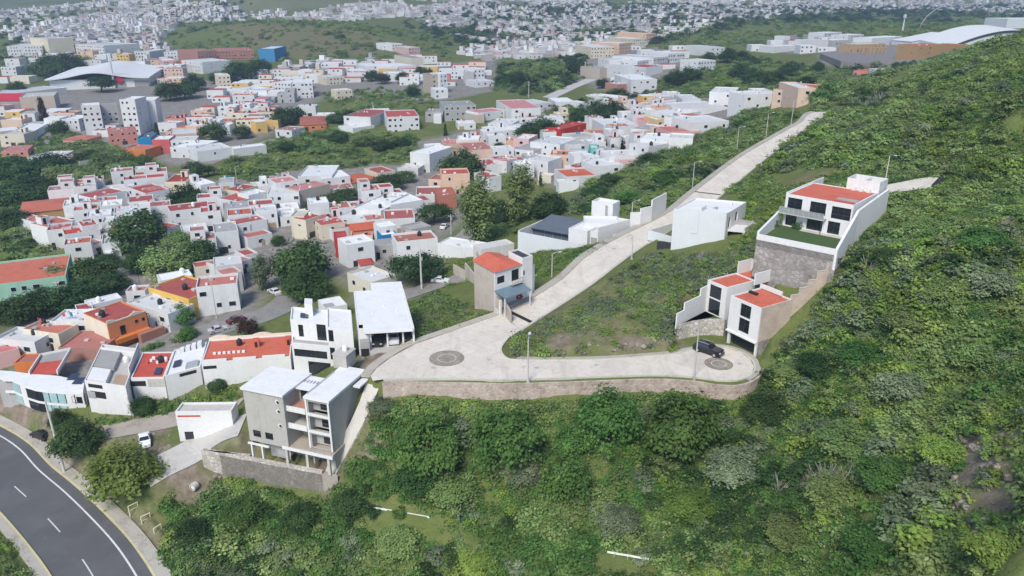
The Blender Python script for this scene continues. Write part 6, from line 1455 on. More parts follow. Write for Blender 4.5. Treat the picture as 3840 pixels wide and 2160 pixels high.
for k, x, y, r, lf in [('round',345,560,62,'dark'),('round',470,485,40,'dark'),('round',415,645,58,'olive'),('round',355,640,42,'dark'),('round',495,625,50,'dark'),('round',445,600,36,'olive'),('round',755,640,72,'dark'),('round',770,700,52,'dark'),
    ('tall',655,680,27,'grey'),('spread',1045,662,66,'dark'),('tall',1203,525,56,'olive'),('tall',1305,480,46,'olive'),('round',1385,505,42,'dark'),('round',1260,520,40,'dark'),('spread',1092,530,46,'dark'),
    ('spread',800,512,34,'dark'),('spread',838,500,38,'dark'),('spread',872,485,32,'dark'),('spread',930,465,32,'dark'),('spread',975,452,38,'dark'),('spread',1015,440,28,'dark'),('round',1160,400,50,'dark'),
    ('round',448,785,34,'bright'),('round',622,815,26,'rust'),('round',470,830,20,'bright'),('round',545,962,22,'dark'),('round',360,1012,26,'dark'),('round',638,935,16,'dark'),('round',605,945,14,'dark'),
    ('round',532,322,32,'dark'),('round',606,325,22,'dark'),('column',392,320,6,'dark'),('spread',252,205,32,'dark'),('round',146,315,22,'dark'),('column',103,262,9,'rust'),('round',487,420,27,'dark'),('spread',522,425,20,'dark'),
    ('round',710,285,30,'dark'),('round',740,280,24,'dark'),('round',460,215,30,'dark'),('round',425,220,30,'dark'),('round',490,200,24,'dark'),('round',590,172,30,'dark'),('round',625,168,30,'dark'),('round',655,160,22,'dark'),('round',545,190,18,'dark'),
    ('round',130,155,34,'dark'),('round',170,150,30,'dark'),('round',95,165,22,'dark'),('round',210,150,18,'olive'),('round',40,215,20,'dark'),('round',200,395,22,'dark'),('round',230,385,18,'dark'),
    ('round',935,185,18,'dark'),('round',962,192,18,'dark'),('round',1012,190,18,'dark'),('round',1058,175,16,'dark'),('round',1078,180,14,'dark'),('round',1040,225,18,'dark'),('round',845,290,22,'dark'),('round',880,285,20,'dark'),('column',1120,320,5,'dark'),
    ('round',1332,322,34,'dark'),('round',1370,312,36,'dark'),('round',1500,275,38,'dark'),('round',1540,270,34,'dark'),('round',1462,285,28,'dark'),('column',1524,362,6,'dark'),('column',1418,392,6,'dark'),('column',1567,362,8,'rust'),('column',1360,445,5,'dark'),
    ('round',1255,365,16,'dark'),('round',1270,195,22,'dark'),('round',1300,190,24,'dark'),('round',1335,182,24,'olive'),('round',1368,172,26,'olive'),('round',1402,165,26,'olive'),('round',1432,165,22,'dark'),('round',1515,205,16,'dark'),('round',1548,208,14,'dark'),
    ('round',1700,192,28,'dark'),('round',1740,182,28,'dark'),('round',1832,132,22,'dark'),('round',1870,137,20,'dark'),('round',1782,140,18,'dark'),('round',1862,172,24,'dark'),('round',1950,190,26,'dark'),('round',1820,205,26,'yellow'),('round',1900,185,28,'dark'),('round',1990,165,22,'dark'),('round',2030,205,24,'dark'),
    ('round',1075,605,16,'dark'),('round',700,600,18,'dark'),('round',560,590,16,'dark'),('round',250,790,16,'olive')]:
    T(k, x, y, r, lf)
for x, y, r, lf in [(30,770,44,'dark'),(75,755,48,'dark'),(125,745,46,'dark'),(185,735,54,'dark'),(240,715,44,'dark'),(150,690,50,'olive'),(225,670,46,'dark'),(285,700,30,'dark'),(60,700,40,'dark'),(270,650,26,'dark')]:
    T('round', x, y, r, lf, None, 1.5, 'trees of the dark wood beside the mint house')
for x, y, r, lf in [(20,410,44,'dark'),(65,425,50,'dark'),(120,405,46,'dark'),(165,430,44,'olive'),(90,465,46,'dark'),(210,440,40,'olive'),(260,400,40,'olive'),(310,420,36,'olive'),(20,480,44,'dark'),(30,540,36,'dark'),(290,385,30,'olive'),(350,400,28,'bright')]:
    T('round', x, y, r, lf, None, 1.3, 'trees of the green wood behind the ochre ranch house')
for x, y, r, lf in [(1640,395,34,'dark'),(1690,380,34,'olive'),(1590,430,34,'olive'),(1540,450,34,'dark'),(1500,475,30,'dark'),(1620,460,34,'olive'),(1680,440,34,'bright'),(1580,490,34,'bright'),(1520,510,32,'olive'),(1480,520,28,'dark'),(1720,400,26,'yellow'),(1640,490,28,'olive'),(1800,340,22,'olive'),(1860,310,20,'dark')]:
    T('round', x, y, r, lf, None, 1.2, 'trees on the slope left of the street')
for x, y, r, lf in [(850,340,28,'dark'),(910,350,26,'olive'),(960,360,28,'dark'),(1010,355,24,'dark'),(800,370,24,'olive'),(880,385,20,'olive'),(720,365,24,'dark')]:
    T('round', x, y, r, lf, None, 1.2, 'trees in the green field')
# shrubs one can tell apart on the near slope and the hill
def S(x, y, rpx, leaf, group, bare_=False):
    p = P(D(x, y), .8); dist = math.sqrt(p[0]**2 + p[1]**2 + (CAMZ - p[2])**2); r = rpx * dist / 1900
    return shrub(p[0], p[1], r, leaf, ('bare grey twiggy shrub' if bare_ else f'{LN[leaf]} shrub'), group, bare_)
rs = random.Random(4)
def spread_s(poly, n, r0, r1, lf, group, gap):
    pts = []; xs = [p[0] for p in poly]; ys = [p[1] for p in poly]; t = 0
    while len(pts) < n and t < 4000:
        t += 1; x, y = rs.uniform(min(xs), max(xs)), rs.uniform(min(ys), max(ys))
        if not inpoly(np.array([x]), np.array([y]), poly)[0] or any(abs(x-a) < gap and abs(y-b) < gap*.7 for a, b in pts): continue
        w = P(D(x, y), .8); 
        if any((w[0]-o[0])**2 + (w[1]-o[1])**2 < (o[2]*.8)**2 for o in OCC) or any(inpoly(w[:1], w[1:2], q)[0] for q in FOOT) or any(bb[0] < w[0] < bb[1] and bb[2] < w[1] < bb[3] and inpoly(w[:1], w[1:2], pl)[0] for pl, zf, bw, bb in PADS): continue
        pts.append((x, y)); S(x, y, rs.uniform(r0, r1), rs.choice(lf), group)
    return len(pts)
ns = [spread_s([(420,1280),(840,1225),(960,1180),(1000,1449),(430,1449)], 34, 14, 26, ['bright','olive','dark','olive','grey'], 'shrubs on the near slope', 40),
 spread_s([(1000,1120),(1830,1060),(1900,1449),(1000,1449)], 44, 16, 30, ['bright','olive','yellow','grey','dark'], 'shrubs on the near slope', 48),
 spread_s([(1900,900),(2110,720),(2210,520),(2570,470),(2570,1449),(1900,1449)], 64, 15, 30, ['olive','yellow','grey','bright','bright','olive'], 'shrubs on the right hillside', 52),
 spread_s([(2080,300),(2300,195),(2560,100),(2570,450),(2380,440),(2250,440),(1990,400)], 40, 14, 26, ['olive','yellow','grey','olive','dark'], 'shrubs on the upper hillside', 45),
 spread_s([(1290,870),(1500,740),(1650,640),(1840,650),(1690,880)], 26, 9, 17, ['grey','olive','yellow','olive'], 'shrubs on the vacant lot', 34),
 spread_s([(1060,840),(1110,760),(1240,800),(1080,850)], 7, 8, 14, ['olive','bright'], 'shrubs on the vacant lot by the garage house', 28)]
for x, y, r in [(1185,1395,30),(1150,1350,22),(2290,910,24),(1880,1165,22),(945,1040,20),(2170,750,18),(1905,1095,18),(1760,1380,22),(2420,1010,20)]: S(x, y, r, 'grey', 'bare shrubs on the slopes', True)

# ------------------------------------------------------------------ lamp posts and poles
ITEMS = []       # (object, description, group, category, point)
def item(o, desc, group, cat, p): ITEMS.append((o, desc, group, cat, p)); return o
def pix_h(base, hpx, z=None):
    p = P(D(*base)) if z is None else at_z(base[0]*DS, base[1]*DS, z); dist = math.sqrt(p[0]**2 + p[1]**2 + (CAMZ - p[2])**2); dep = math.asin((CAMZ - p[2]) / dist)
    return p, hpx * dist / 1900 / math.cos(dep)
def lamp(base, hpx, arm, z=None, group='street lamps along the steep street'):
    p, h = pix_h(base, hpx, z); h = min(max(h, 5), 9.5); o = thing('street_lamp', '', 'street lamp', p, 0, group); mb = MB(); mb.tube([(0,0,-.4),(0,0,h*.5),(0,0,h)], [.13,.11,.08], 8); mb.done('pole', M_POLE, o)
    mb = MB(); ax, ay = arm; mb.tube([(0,0,h - .1),(ax*.5,ay*.5,h + .22),(ax,ay,h + .28)], .05, 6); mb.done('arm', M_METAL, o)
    mb = MB(); mb.prism([(ax*1.0-.12*ay-.05, ay+.12*ax-.05),(ax*1.0+.14*ay+.02, ay-.14*ax+.02),(ax*1.5+.1*ay, ay*1.5-.1*ax),(ax*1.5-.1*ay, ay*1.5+.1*ax)], h + .2, h + .34); mb.done('lamp_head', M_FRAME, o); mb = MB(); mb.box(-.22,-.22,-.4,.22,.22,.25); mb.done('base', M_CONC, o)
    return item(o, 'pale street lamp', group, 'street lamp', (p[0], p[1], p[2] + h*.5))
lamp((1746,950), 112, (.0,1.5), ZC); lamp((1328,961), 102, (.2,1.4), ZC); lamp((1388,704), 64, (1.3,.5)); lamp((1588,570), 60, (1.3,.6)); lamp((1741,481), 68, (1.4,.5)); lamp((1852,389), 62, (1.4,.4)); lamp((1926,350), 58, (1.4,.4)); lamp((1990,313), 53, (1.4,.4))
lamp((1912,440), 44, (-1.4,.2)); lamp((2225,466), 66, (.3,-1.3), None, 'street lamps along the steep street'); lamp((1589,652), 42, (-1.2,-.4))
lamp((596,458), 34, (.8,.8), None, 'street lamps in the town'); lamp((655,475), 30, (.8,.8), None, 'street lamps in the town'); lamp((545,800), 90, (-.9,.8), None, 'street lamps in the town'); lamp((1405,500), 40, (.9,.2), None, 'street lamps in the town')
def pole(base, hpx, r, lean=(0, 0), desc='grey concrete utility pole', wires=True, group='utility poles'):
    p, h = pix_h(base, hpx); o = thing('utility_pole', '', 'pole', p, 0, group); mb = MB(); mb.tube([(0,0,-.5),(lean[0]*.5,lean[1]*.5,h*.5),(lean[0],lean[1],h)], [r*1.35, r*1.1, r*.8], 8); mb.done('pole', M_POLE, o)
    if wires:
        mb = MB(); mb.box(lean[0]-.8, lean[1]-.06, h-.6, lean[0]+.8, lean[1]+.06, h-.48); mb.done('crossarm', M_POLE, o)
        mb = MB()
        for x in (-.7, 0, .7): mb.cyl(lean[0]+x, lean[1], h-.479, h-.3, .06, 6)
        mb.done('insulators', M_FRAME, o)
        mb = MB(); mb.cyl(lean[0]+.32, lean[1], h*.72, h*.72+.8, .2, 8); mb.done('transformer', M_METAL, o)
    return item(o, desc, group, 'pole', (p[0], p[1], p[2] + h*.5))
pole((1061,727), 98, .2); pole((163,1190), 150, .17, (-.3,.1), wires=False); pole((337,1048), 44, .15, (-.5,0), 'short leaning pole', False); pole((158,786), 70, .13); pole((700,465), 30, .12); pole((1135,590), 50, .12); pole((1330,247), 40, .16); pole((1471,192), 34, .22); pole((940,300), 40, .14); pole((1700,270), 40, .14)
p, h = pix_h((1040,420), 40); 
# ------------------------------------------------------------------ cars
CP = {}
def car(px, px2, col, desc, kind='sedan', z=None, group='parked cars', reverse=False):
    """px, px2: two ground points along the car, rear to front"""
    a = P(D(*px)) if z is None else at_z(px[0]*DS, px[1]*DS, z); b = P(D(*px2)) if z is None else at_z(px2[0]*DS, px2[1]*DS, z)
    rz = math.atan2(b[1]-a[1], b[0]-a[0]); c = (a + b) / 2; zz = (z if z is not None else gz(c[0], c[1])) + .02
    L_, W_, Hh = (4.9, 1.95, 1.78) if kind == 'suv' else (4.3, 1.76, 1.46)
    o = thing('parked_car', '', 'car', (c[0], c[1], zz), rz, group); m = paint('car_' + '_'.join(str(int(x*100)) for x in col), col, .05, .25); m.node_tree.nodes['Principled BSDF'].inputs['Coat Weight'].default_value = .2
    if kind == 'suv': prof = [(-.5,.34),(-.495,.60),(-.47,.64),(-.36,.98),(.02,1.0),(.17,.66),(.44,.60),(.49,.50),(.5,.30)]
    elif kind == 'hatch': prof = [(-.5,.36),(-.49,.62),(-.40,.96),(.05,1.0),(.22,.66),(.44,.58),(.495,.46),(.5,.3)]
    else: prof = [(-.5,.36),(-.49,.60),(-.44,.64),(-.30,.66),(-.18,.98),(.06,1.0),(.22,.66),(.45,.58),(.495,.46),(.5,.3)]
    key = (kind, col)
    def yw(z): return W_/2 * (1 if z <= .66 else 1 - .22 * (z - .66) / .34)
    mb = MB(); P_ = [(x*L_, z*Hh) for x, z in prof]; n = len(prof); bot = .16*Hh
    V = []
    for (x, z), (px_, pz) in zip(P_, prof):
        ins = .93 if abs(px_) > .46 else 1
        V += [(x, -yw(pz)*ins, z), (x, yw(pz)*ins, z)]
    V += [(P_[0][0], -W_/2*.93, bot), (P_[0][0], W_/2*.93, bot), (P_[-1][0], -W_/2*.93, bot), (P_[-1][0], W_/2*.93, bot)]
    F = [(2*i, 2*i+2, 2*i+3, 2*i+1) for i in range(n-1)] + [(2*n, 0, 1, 2*n+1), (2*n-2, 2*n+2, 2*n+3, 2*n-1), (2*n+1, 2*n+3, 2*n+2, 2*n)]
    F += [tuple([2*i+1 for i in range(n)] + [2*n+3, 2*n+1])[::-1], tuple([2*i for i in range(n)] + [2*n+2, 2*n])]
    mb.add(V, F); body = mb.done('body', m, o); bm = bmesh.new(); bm.from_mesh(body.data); bmesh.ops.recalc_face_normals(bm, faces=bm.faces); bmesh.ops.bevel(bm, geom=[e for e in bm.edges], offset=.06, segments=2, affect='EDGES', clamp_overlap=True); bm.to_mesh(body.data); bm.free()
    for x in (-.31, .31):
        for y in (-1, 1):
            wb = MB(); r = .33 if kind != 'suv' else .38; N = 14; yy = y*(W_/2 - .12); vs = []
            for s_ in (-.12, .12): vs += [(x*L_ + r*math.cos(6.2832*i/N), yy + s_*1.05, r + r*math.sin(6.2832*i/N)) for i in range(N)]
            wb.add(vs, [tuple(range(N)), tuple(range(N, 2*N))[::-1]] + [(i, N+i, N+(i+1) % N, (i+1) % N) for i in range(N)]); w_ = wb.done('wheel', M_TANK, o)
            rb = MB(); rb.add([(x*L_ + r*.6*math.cos(6.2832*i/N), yy + y*.131, r + r*.6*math.sin(6.2832*i/N)) for i in range(N)], [tuple(range(N)), tuple(range(N))[::-1]][0:1]); rb.done('rim', M_METAL, w_)
    k = [i for i in range(n-1)]
    def slope_pane(i, name, t0=.1, t1=.9):
        (x0,z0),(x1,z1) = P_[i], P_[i+1]; nx, nz = -(z1-z0), (x1-x0); l = math.hypot(nx, nz); nx, nz = nx/l*.02, nz/l*.02; q = []
        for t in (t0, t1): 
            x, z, pz = x0+(x1-x0)*t, z0+(z1-z0)*t, prof[i][1]+(prof[i+1][1]-prof[i][1])*t; y = yw(pz)*.9; q += [(x+nx,-y,z+nz),(x+nx,y,z+nz)]
        g = MB(); g.add(q, [(0,2,3,1)]); g.done(name, M_GLASS, o)
    top = max(range(n), key=lambda i: prof[i][1]); slope_pane(top, 'windscreen'); slope_pane(top-2 if kind != 'hatch' else 1, 'rear_window')
    for y in (-1, 1):
        zl, zh = .69, .94; xa, xb = (P_[top-1][0] - .12*L_*(kind == 'sedan')*.4, P_[top][0] + .11*L_); g = MB()
        q = [(xa - .02*L_, y*(yw(zl)+.012), zl*Hh), (xb, y*(yw(zl)+.012), zl*Hh), (P_[top][0] + .02*L_, y*(yw(zh)+.012), zh*Hh), (xa + .06*L_, y*(yw(zh)+.012), zh*Hh)]
        g.add(q, [(0,1,2,3) if y < 0 else (3,2,1,0)]); g.done('side_window', M_GLASS, o)
        for xx, nm, mm in ((L_*.487, 'headlight', M_FRAME), (-L_*.492, 'tail_light', plain('tail_red', (.3,.01,.01), .3))):
            g = MB(); g.box(xx-.04, y*W_*.36-.18, Hh*.44, xx+.04, y*W_*.36+.18, Hh*.54); g.done(nm, mm, o)
    if kind == 'suv':
        for y in (-.62, .62): g = MB(); g.box(-1.6, y-.03, Hh+.01, .3, y+.03, Hh+.07); g.done('roof_rail', M_METAL, o)
    return item(o, desc, group, 'car', (c[0], c[1], zz + .7))
car((1752,878), (1812,898), (.012,.013,.016), 'black SUV parked on the cul-de-sac by the curved stone garden wall', 'suv', ZC)
car((363,1098), (367,1132), (.75,.76,.76), 'white sedan parked on bare earth below the gatehouse')
car((128,1100), (78,1094), (.015,.013,.014), 'black car parked on the sidewalk beside the highway, half behind a pole', 'hatch')
car((1272,741), (1307,752), (.35,.015,.02), 'red car under the blue-grey carport', 'hatch', 26.28)
car((1090,711), (1126,709), (.72,.72,.72), 'white car on the narrow street below the dome tree')
car((957,845), (948,880), (.02,.02,.022), 'dark car in the left bay of the three-car garage', 'hatch', 24.98)
car((990,842), (992,873), (.6,.62,.64), 'silver car in the middle bay of the three-car garage', 'hatch', 24.98)
car((1022,838), (1028,866), (.05,.045,.05), 'grey-brown car in the right bay of the three-car garage', 'hatch', 24.98)
car((1108,583), (1128,565), (.75,.76,.76), 'white car on the lane under the tall loose tree')
car((700,741), (682,736), (.75,.75,.75), 'white car at the end of the town street')
car((655,492), (690,480), (.72,.74,.76), 'white car in the row behind the big white house')
car((540,838), (560,832), (.5,.5,.52), 'silver car on the town street behind the orange-red row house', z=None)
car((585,814), (605,806), (.10,.02,.02), 'dark red car on the town street near the rust brown tree')
car((318,668), (324,690), (.7,.7,.7), 'white car on the lane beside the dark wood')
car((632,498), (655,504), (.08,.03,.03), 'dark maroon car in the car row')

# ------------------------------------------------------------------ paving details, rails
def cobble(c, rpx, z, label):
    p = at_z(c[0]*DS, c[1]*DS, z); e = at_z((c[0]+rpx)*DS, c[1]*DS, z); r = abs(e[0]-p[0]); mb = MB(); N = 40
    vs = [(r*math.cos(6.2832*i/N), r*math.sin(6.2832*i/N), 0) for i in range(N)]; mb.add(vs, [tuple(range(N))]); o = struct(mb.done('cobbled_circle', M_COBBLE, None, (p[0], p[1], z + .008)))
    for rr in (r, r*.55):
        mb = MB(); vs = []
        for q in (rr, rr - .14): vs += [(q*math.cos(6.2832*i/N), q*math.sin(6.2832*i/N), 0) for i in range(N)]
        mb.add(vs, [(i, (i+1) % N, N+(i+1) % N, N+i) for i in range(N)]); struct(mb.done('cobbled_circle_ring', paint('ring_stone', (.22,.19,.16)) if rr == r else M_LCONC, None, (p[0], p[1], z + .014)))
cobble((1124,901), 44, ZC, ''); cobble((1808,915), 35, ZC, '')
def bar(pa, pb, zf, w, m, name, dz=.05):
    a, b = (at_z(q[0]*DS, q[1]*DS, zf if isinstance(zf, float) else 25.6) for q in (pa, pb)); n = np.array([-(b[1]-a[1]), b[0]-a[0]]); n = n/np.linalg.norm(n)*w/2; mb = MB()
    for i in range(8):
        q = []
        for t, s in ((i/8, -1), ((i+1)/8, -1), ((i+1)/8, 1), (i/8, 1)):
            x, y = a[0] + (b[0]-a[0])*t + n[0]*s, a[1] + (b[1]-a[1])*t + n[1]*s; q.append((x, y, (float(zf) if isinstance(zf, float) and zf > 40 else float(mainz(np.array([x]), np.array([y]))[0])) + dz))
        mb.add(q, [(0, 1, 2, 3)])
    return struct(mb.done(name, m))
bar((1280,784), (1340,812), 25.7, .8, M_DARK, 'drain_grate', .09); bar((1748,482), (1820,491), 31.7, .45, M_DARK, 'drain_grate', .10); bar((2376,443), (2352,468), 45.25, 1.4, M_DARK, 'drain_grate', .05)
for (x, y, z) in [(1350,925,ZC),(1500,918,ZC),(1420,712,26.9),(1470,738,27),(1590,600,29.4),(1545,625,28.9),(1230,905,ZC),(1860,915,ZC),(1090,925,ZC)]:
    p = at_z(x*DS, y*DS, z); mb = MB(); N = 16; mb.add([(.36*math.cos(6.2832*i/N), .36*math.sin(6.2832*i/N), 0) for i in range(N)], [tuple(range(N))]); struct(mb.done('manhole_cover', M_CONC, None, (p[0], p[1], (float(mainz(p[:1], p[1:2])[0]) if z != ZC else ZC) + .02)))
def guard(pa, pb, n, label, h=.75, lift=.9):
    a, b = P(D(*pa), lift), P(D(*pb), lift); o = thing('guardrail', label, 'guardrail', (a[0], a[1], gz(a[0], a[1]))); mb = MB(); A_ = np.array([0, 0, a[2] - gz(a[0], a[1])]); B_ = b - a + A_
    t = (B_ - A_)[:2]; t = t / np.linalg.norm(t); nx, ny = -t[1]*.06, t[0]*.06; vs = []
    for q in (A_, B_):
        for dz, k in ((0, 0), (.1, 1), (.17, 0), (.27, 1), (.34, 0)): vs.append((q[0] - nx*k*1.5, q[1] - ny*k*1.5, q[2] + dz - .34))
    mb.add(vs, [(i, i+5, i+6, i+1) for i in range(4)] + [(i+1, i+6, i+5, i) for i in range(0)]); mb.done('rail', plain('pale_rail', (.55,.58,.52), .5), o)
    for i in range(n):
        q = A_ + (B_ - A_) * ((i + .5) / n); gzz = gz(a[0]+q[0], a[1]+q[1]) - gz(a[0], a[1]); m2 = MB(); m2.box(q[0]-.06+nx*1.2, q[1]-.06+ny*1.2, gzz-.4, q[0]+.06+nx*1.2, q[1]+.06+ny*1.2, q[2]+.05); m2.done('post', M_METAL, o)
    for i in range(0, 12):
        q = A_ + (B_ - A_) * i / 11; OCC.append((a[0]+q[0], a[1]+q[1], 1.4)); FOOT.append([(a[0]+q[0]-1.3, a[1]+q[1]-1.6), (a[0]+q[0]+1.3, a[1]+q[1]-1.6), (a[0]+q[0]+1.3, a[1]+q[1]+.6), (a[0]+q[0]-1.3, a[1]+q[1]+.6)])
    NEAR.append((o, 'the guardrail', '')) if n > 4 else None
    return o
guard((915,1270), (1080,1299), 5, 'long pale green guardrail half sunk in the scrub'); guard((1528,1386), (1632,1404), 3, 'short white guardrail nearly hidden in scrub near the lower edge')
# stepped pipe handrails by the footpath stairs
hp = [(322,1272),(345,1262),(352,1290),(372,1283),(382,1312),(402,1303)]
a = P(D(340,1300)); o = thing('stair_handrail', 'zigzag pale yellow pipe handrail stepping down beside the highway sidewalk', 'handrail', (a[0], a[1], gz(a[0], a[1]))); M_PIPE = plain('pale_yellow_pipe', (.60,.60,.40), .5); z0 = gz(a[0], a[1])
f_ = at_z(*D(325,1272), z0 + 1.6); pts = []
for i, (x, y) in enumerate([(322,1274),(345,1263),(354,1300),(376,1290),(386,1330),(404,1318)]):
    pts.append(at_z(*D(x, y), z0 + 1.7 - .28*(i//2)*2*.5))
pt = [p - np.array([a[0], a[1], z0]) for p in pts]
for i in range(3):
    p, q = pt[2*i], pt[2*i+1]; mb = MB(); mb.tube([p, q, (q[0], q[1], -.8)], .085, 6); mb.done('rail', M_PIPE, o); mb = MB(); mb.tube([(p[0], p[1], p[2]), (p[0], p[1], -.6)], .085, 6); mb.done('post', M_PIPE, o); mb = MB(); mb.tube([(p[0], p[1], p[2]-.8), (q[0], q[1], q[2]-.8)], .045, 6); mb.done('rail', M_PIPE, o)
FOOT.append([(x + dx, y + dy) for x, y, dx, dy in ((pts[0][0], pts[0][1], -2, 2), (pts[5][0], pts[5][1], 2, 2), (pts[5][0], pts[5][1], 2, -3), (pts[0][0], pts[0][1], -2, -3))])
# concrete drain pipe end in the earth bank
p = P(D(484,1232)); o = thing('drain_pipe', 'round concrete drain pipe with white rim on the earth bank by the concrete driveway', 'pipe', (p[0], p[1], gz(p[0], p[1])), R(-20)); mb = MB(); N = 18
def ring(r, y): return [(r*math.cos(6.2832*i/N), y, 0.35 + r*math.sin(6.2832*i/N)) for i in range(N)]
mb.add(ring(.6, 0) + ring(.42, 0) + ring(.6, .9), [(i, (i+1) % N, N+(i+1) % N, N+i) for i in range(N)] + [(i, 2*N+i, 2*N+(i+1) % N, (i+1) % N) for i in range(N)]); mb.done('ring', M_LCONC, o); mb = MB(); mb.add(ring(.42, .12), [tuple(range(N))]); mb.done('mouth', M_WTANK, o)
FOOT.append([(p[0]-2, p[1]-3), (p[0]+2, p[1]-3), (p[0]+2, p[1]+2), (p[0]-2, p[1]+2)])
# stone footing step on the sidewalk by the utility pole
p = P(D(168,1192))
# hedges in the street of the yellow house
for (x, y, r) in [(375,868,15),(395,862,13),(448,850,16),(470,846,14)]: S(x, y, r, 'bright', 'clipped shrubs along the town street')

# ------------------------------------------------------------------ big far buildings
b = Bld('shopping_hall', 'long white shopping hall with swept curved roof and a round red sign', Z(0,0,430,770), Z(0,0,1440,745), P(Z(0,0,900,760), 8)[2], None, Z(0,0,1250,650)); w, d, H = b.w, max(b.d, 40), b.H; b.d = d
mb = MB(); n = 24; V = []
for i in range(n + 1):
    t = i / n; z = H + 5.5 * math.exp(-((t - .48) / .26) ** 2) * (1 - .3*t); V += [(w*t, 0, z), (w*t, d, z + 1), (w*t, 0, z - .9), (w*t, d, z + .1)]
F = []
for i in range(n): o_ = 4*i; F += [(o_, o_+4, o_+5, o_+1), (o_+2, o_+3, o_+7, o_+6), (o_, o_+2, o_+6, o_+4), (o_+1, o_+5, o_+7, o_+3)]
mb.add(V, F + [(0,1,3,2), (4*n, 4*n+2, 4*n+3, 4*n+1)]); b.part('roof', mb, M_WROOF); b.walls(M_WROOF, 2, 3, -2, w - 2, d - 2, H - .95); b.box('shopfront', M_GREYP, w*.64, 2.9, .3, w*.76, 2.97, H - 2.5); b.box('shopfront', M_GREYP, w*.84, 2.9, .3, w*.98, 2.97, H - 2.5)
N = 24; mb = MB(); R_ = 2.7; cx, cz = w*.70, H - 1.5; V = [(cx + R_*math.cos(6.2832*i/N), yy, cz + R_*math.sin(6.2832*i/N)) for yy in (1.5, 2.1) for i in range(N)]
mb.add(V, [tuple(range(N))[::-1], tuple(range(N, 2*N))] + [(i, (i+1) % N, N+(i+1) % N, N+i) for i in range(N)]); b.part('round_sign', mb, plain('sign_red', (.55,.02,.06), .4)); b.foot(); NEAR.append((b.root, 'the shopping hall', ''))
p = P(Z(0,0,1110,850)); o = thing('totem_pylon', 'tall white pylon sign mast in front of the shopping hall', 'mast', p); mb = MB(); mb.tube([(0,0,-1),(0,0,26)], [.9,.6], 8); mb.done('mast', M_FRAME, o); mb = MB(); mb.box(-1.2,-.3,20,1.2,.3,26); mb.done('panel', M_WHITE, o)
b = Bld('vaulted_hall', 'huge white vaulted hall with a dark arched edge on the far right ridge', Z(3,0,1870,425), Z(3,0,2800,425), P(Z(3,0,1885,405), 3, True)[2], None, Z(3,0,2500,380)); w, d = b.w, 45; mb = MB(); V = []; n = 20; hh = 15
for i in range(n + 1):
    t = i / n; z = 1.5 + hh * math.sin(math.pi * (.06 + .7*t)) * .9; V += [(w*t, 0, z), (w*t, d, z + 2), (w*t, 0, -4), (w*t, d, -4)]
F = []
for i in range(n): o_ = 4*i; F += [(o_, o_+4, o_+5, o_+1)]
mb.add(V, F); b.part('roof', mb, M_WROOF); mb = MB(); mb.add(V, [(4*i, 4*i+2, 4*i+6, 4*i+4) for i in range(n)] + [(0,1,3,2), (4*n, 4*n+2, 4*n+3, 4*n+1)]); b.part('wall', mb, M_GREYP if False else M_BLUEW); mb = MB()
for i in range(n): a_, c_ = V[4*i], V[4*i+4]; mb.add([(a_[0], -.6, a_[2]-1.6), (c_[0], -.6, c_[2]-1.6), (c_[0], -.6, c_[2]-.2), (a_[0], -.6, a_[2]-.2)], [(0,1,2,3)])
b.part('arched_edge', mb, M_DFRAME); b.foot()
b = Bld('slant_hall', 'white hall with steep slanted roof beside the vaulted hall', Z(3,0,1500,390), Z(3,0,1880,385), P(Z(3,0,1690,388), 3, True)[2], None, Z(3,0,1700,360)); w, d = b.w, 25; mb = MB(); mb.add([(0,0,-4),(w,0,-4),(w,d,-4),(0,d,-4),(0,0,4),(w,0,10),(w,d,10),(0,d,4)], [(0,1,5,4),(1,2,6,5),(2,3,7,6),(3,0,4,7)]); b.part('wall', mb, M_BLUEW); mb = MB(); mb.add([(-.5,-.5,4.1),(w+.5,-.5,10.2),(w+.5,d+.5,10.2),(-.5,d+.5,4.1)], [(0,1,2,3)]); b.part('roof', mb, M_WROOF); b.foot()
b = Bld('white_hall', 'flat white hall at the right edge behind the scrub hill crest', Z(3,0,2420,180), Z(3,0,2900,178), P(Z(3,0,2600,180), 10, True)[2], None, Z(3,0,2600,130)); b.d = 30; b.block(M_BLUEW, M_WROOF, 0, 0, -4, b.w, b.d, b.H, .5); b.foot()
for (x, y, hp_, lab, z) in [(1400,310,140,'white cell mast with antenna drums behind the ochre arcade',48),(1860,130,130,'tall thin white mast above the far dark hill',50)]:
    p = P(Z(3,0,x,y), 0, True); dist = np.linalg.norm(p - np.array([0,0,CAMZ])); h = hp_/2.576*dist/FPX; o = thing('antenna_mast', lab, 'mast', p); mb = MB(); mb.tube([(0,0,-2),(0,0,h)], [1.0,.5], 8); mb.done('mast', M_FRAME, o); mb = MB()
    for k in range(3): mb.cyl(1.0*math.cos(k*2.1), 1.0*math.sin(k*2.1), h*.78, h*.97, .6, 8)
    mb.done('antenna', M_FRAME, o)
p0 = P(Z(3,0,1550,300), 0, True); o = thing('pipe_arch', 'thin grey arched tube rising behind the slant roofed hall', 'arch', p0); mb = MB(); dist = p0[1]; k = dist / FPX / 2.576
mb.tube([(0,0,-3),(20*k,0,60*k),(60*k,0,130*k),(130*k,0,190*k),(230*k,0,230*k)], .55, 6); mb.done('tube', M_GREYP, o)
# red sign front of the long white store
p = P(Z(0,0,70,1000)); o = thing('shop_canopy', 'red shop canopy along the front of the long white store', 'canopy', p); mb = MB(); mb.box(-16,-1,2,14,0,7); mb.done('fascia', plain('sign_red', (.55,.02,.06), .4), o); mb = MB(); mb.box(-16,-.4,-1,14,.3,2); mb.done('front', M_GREYP, o)
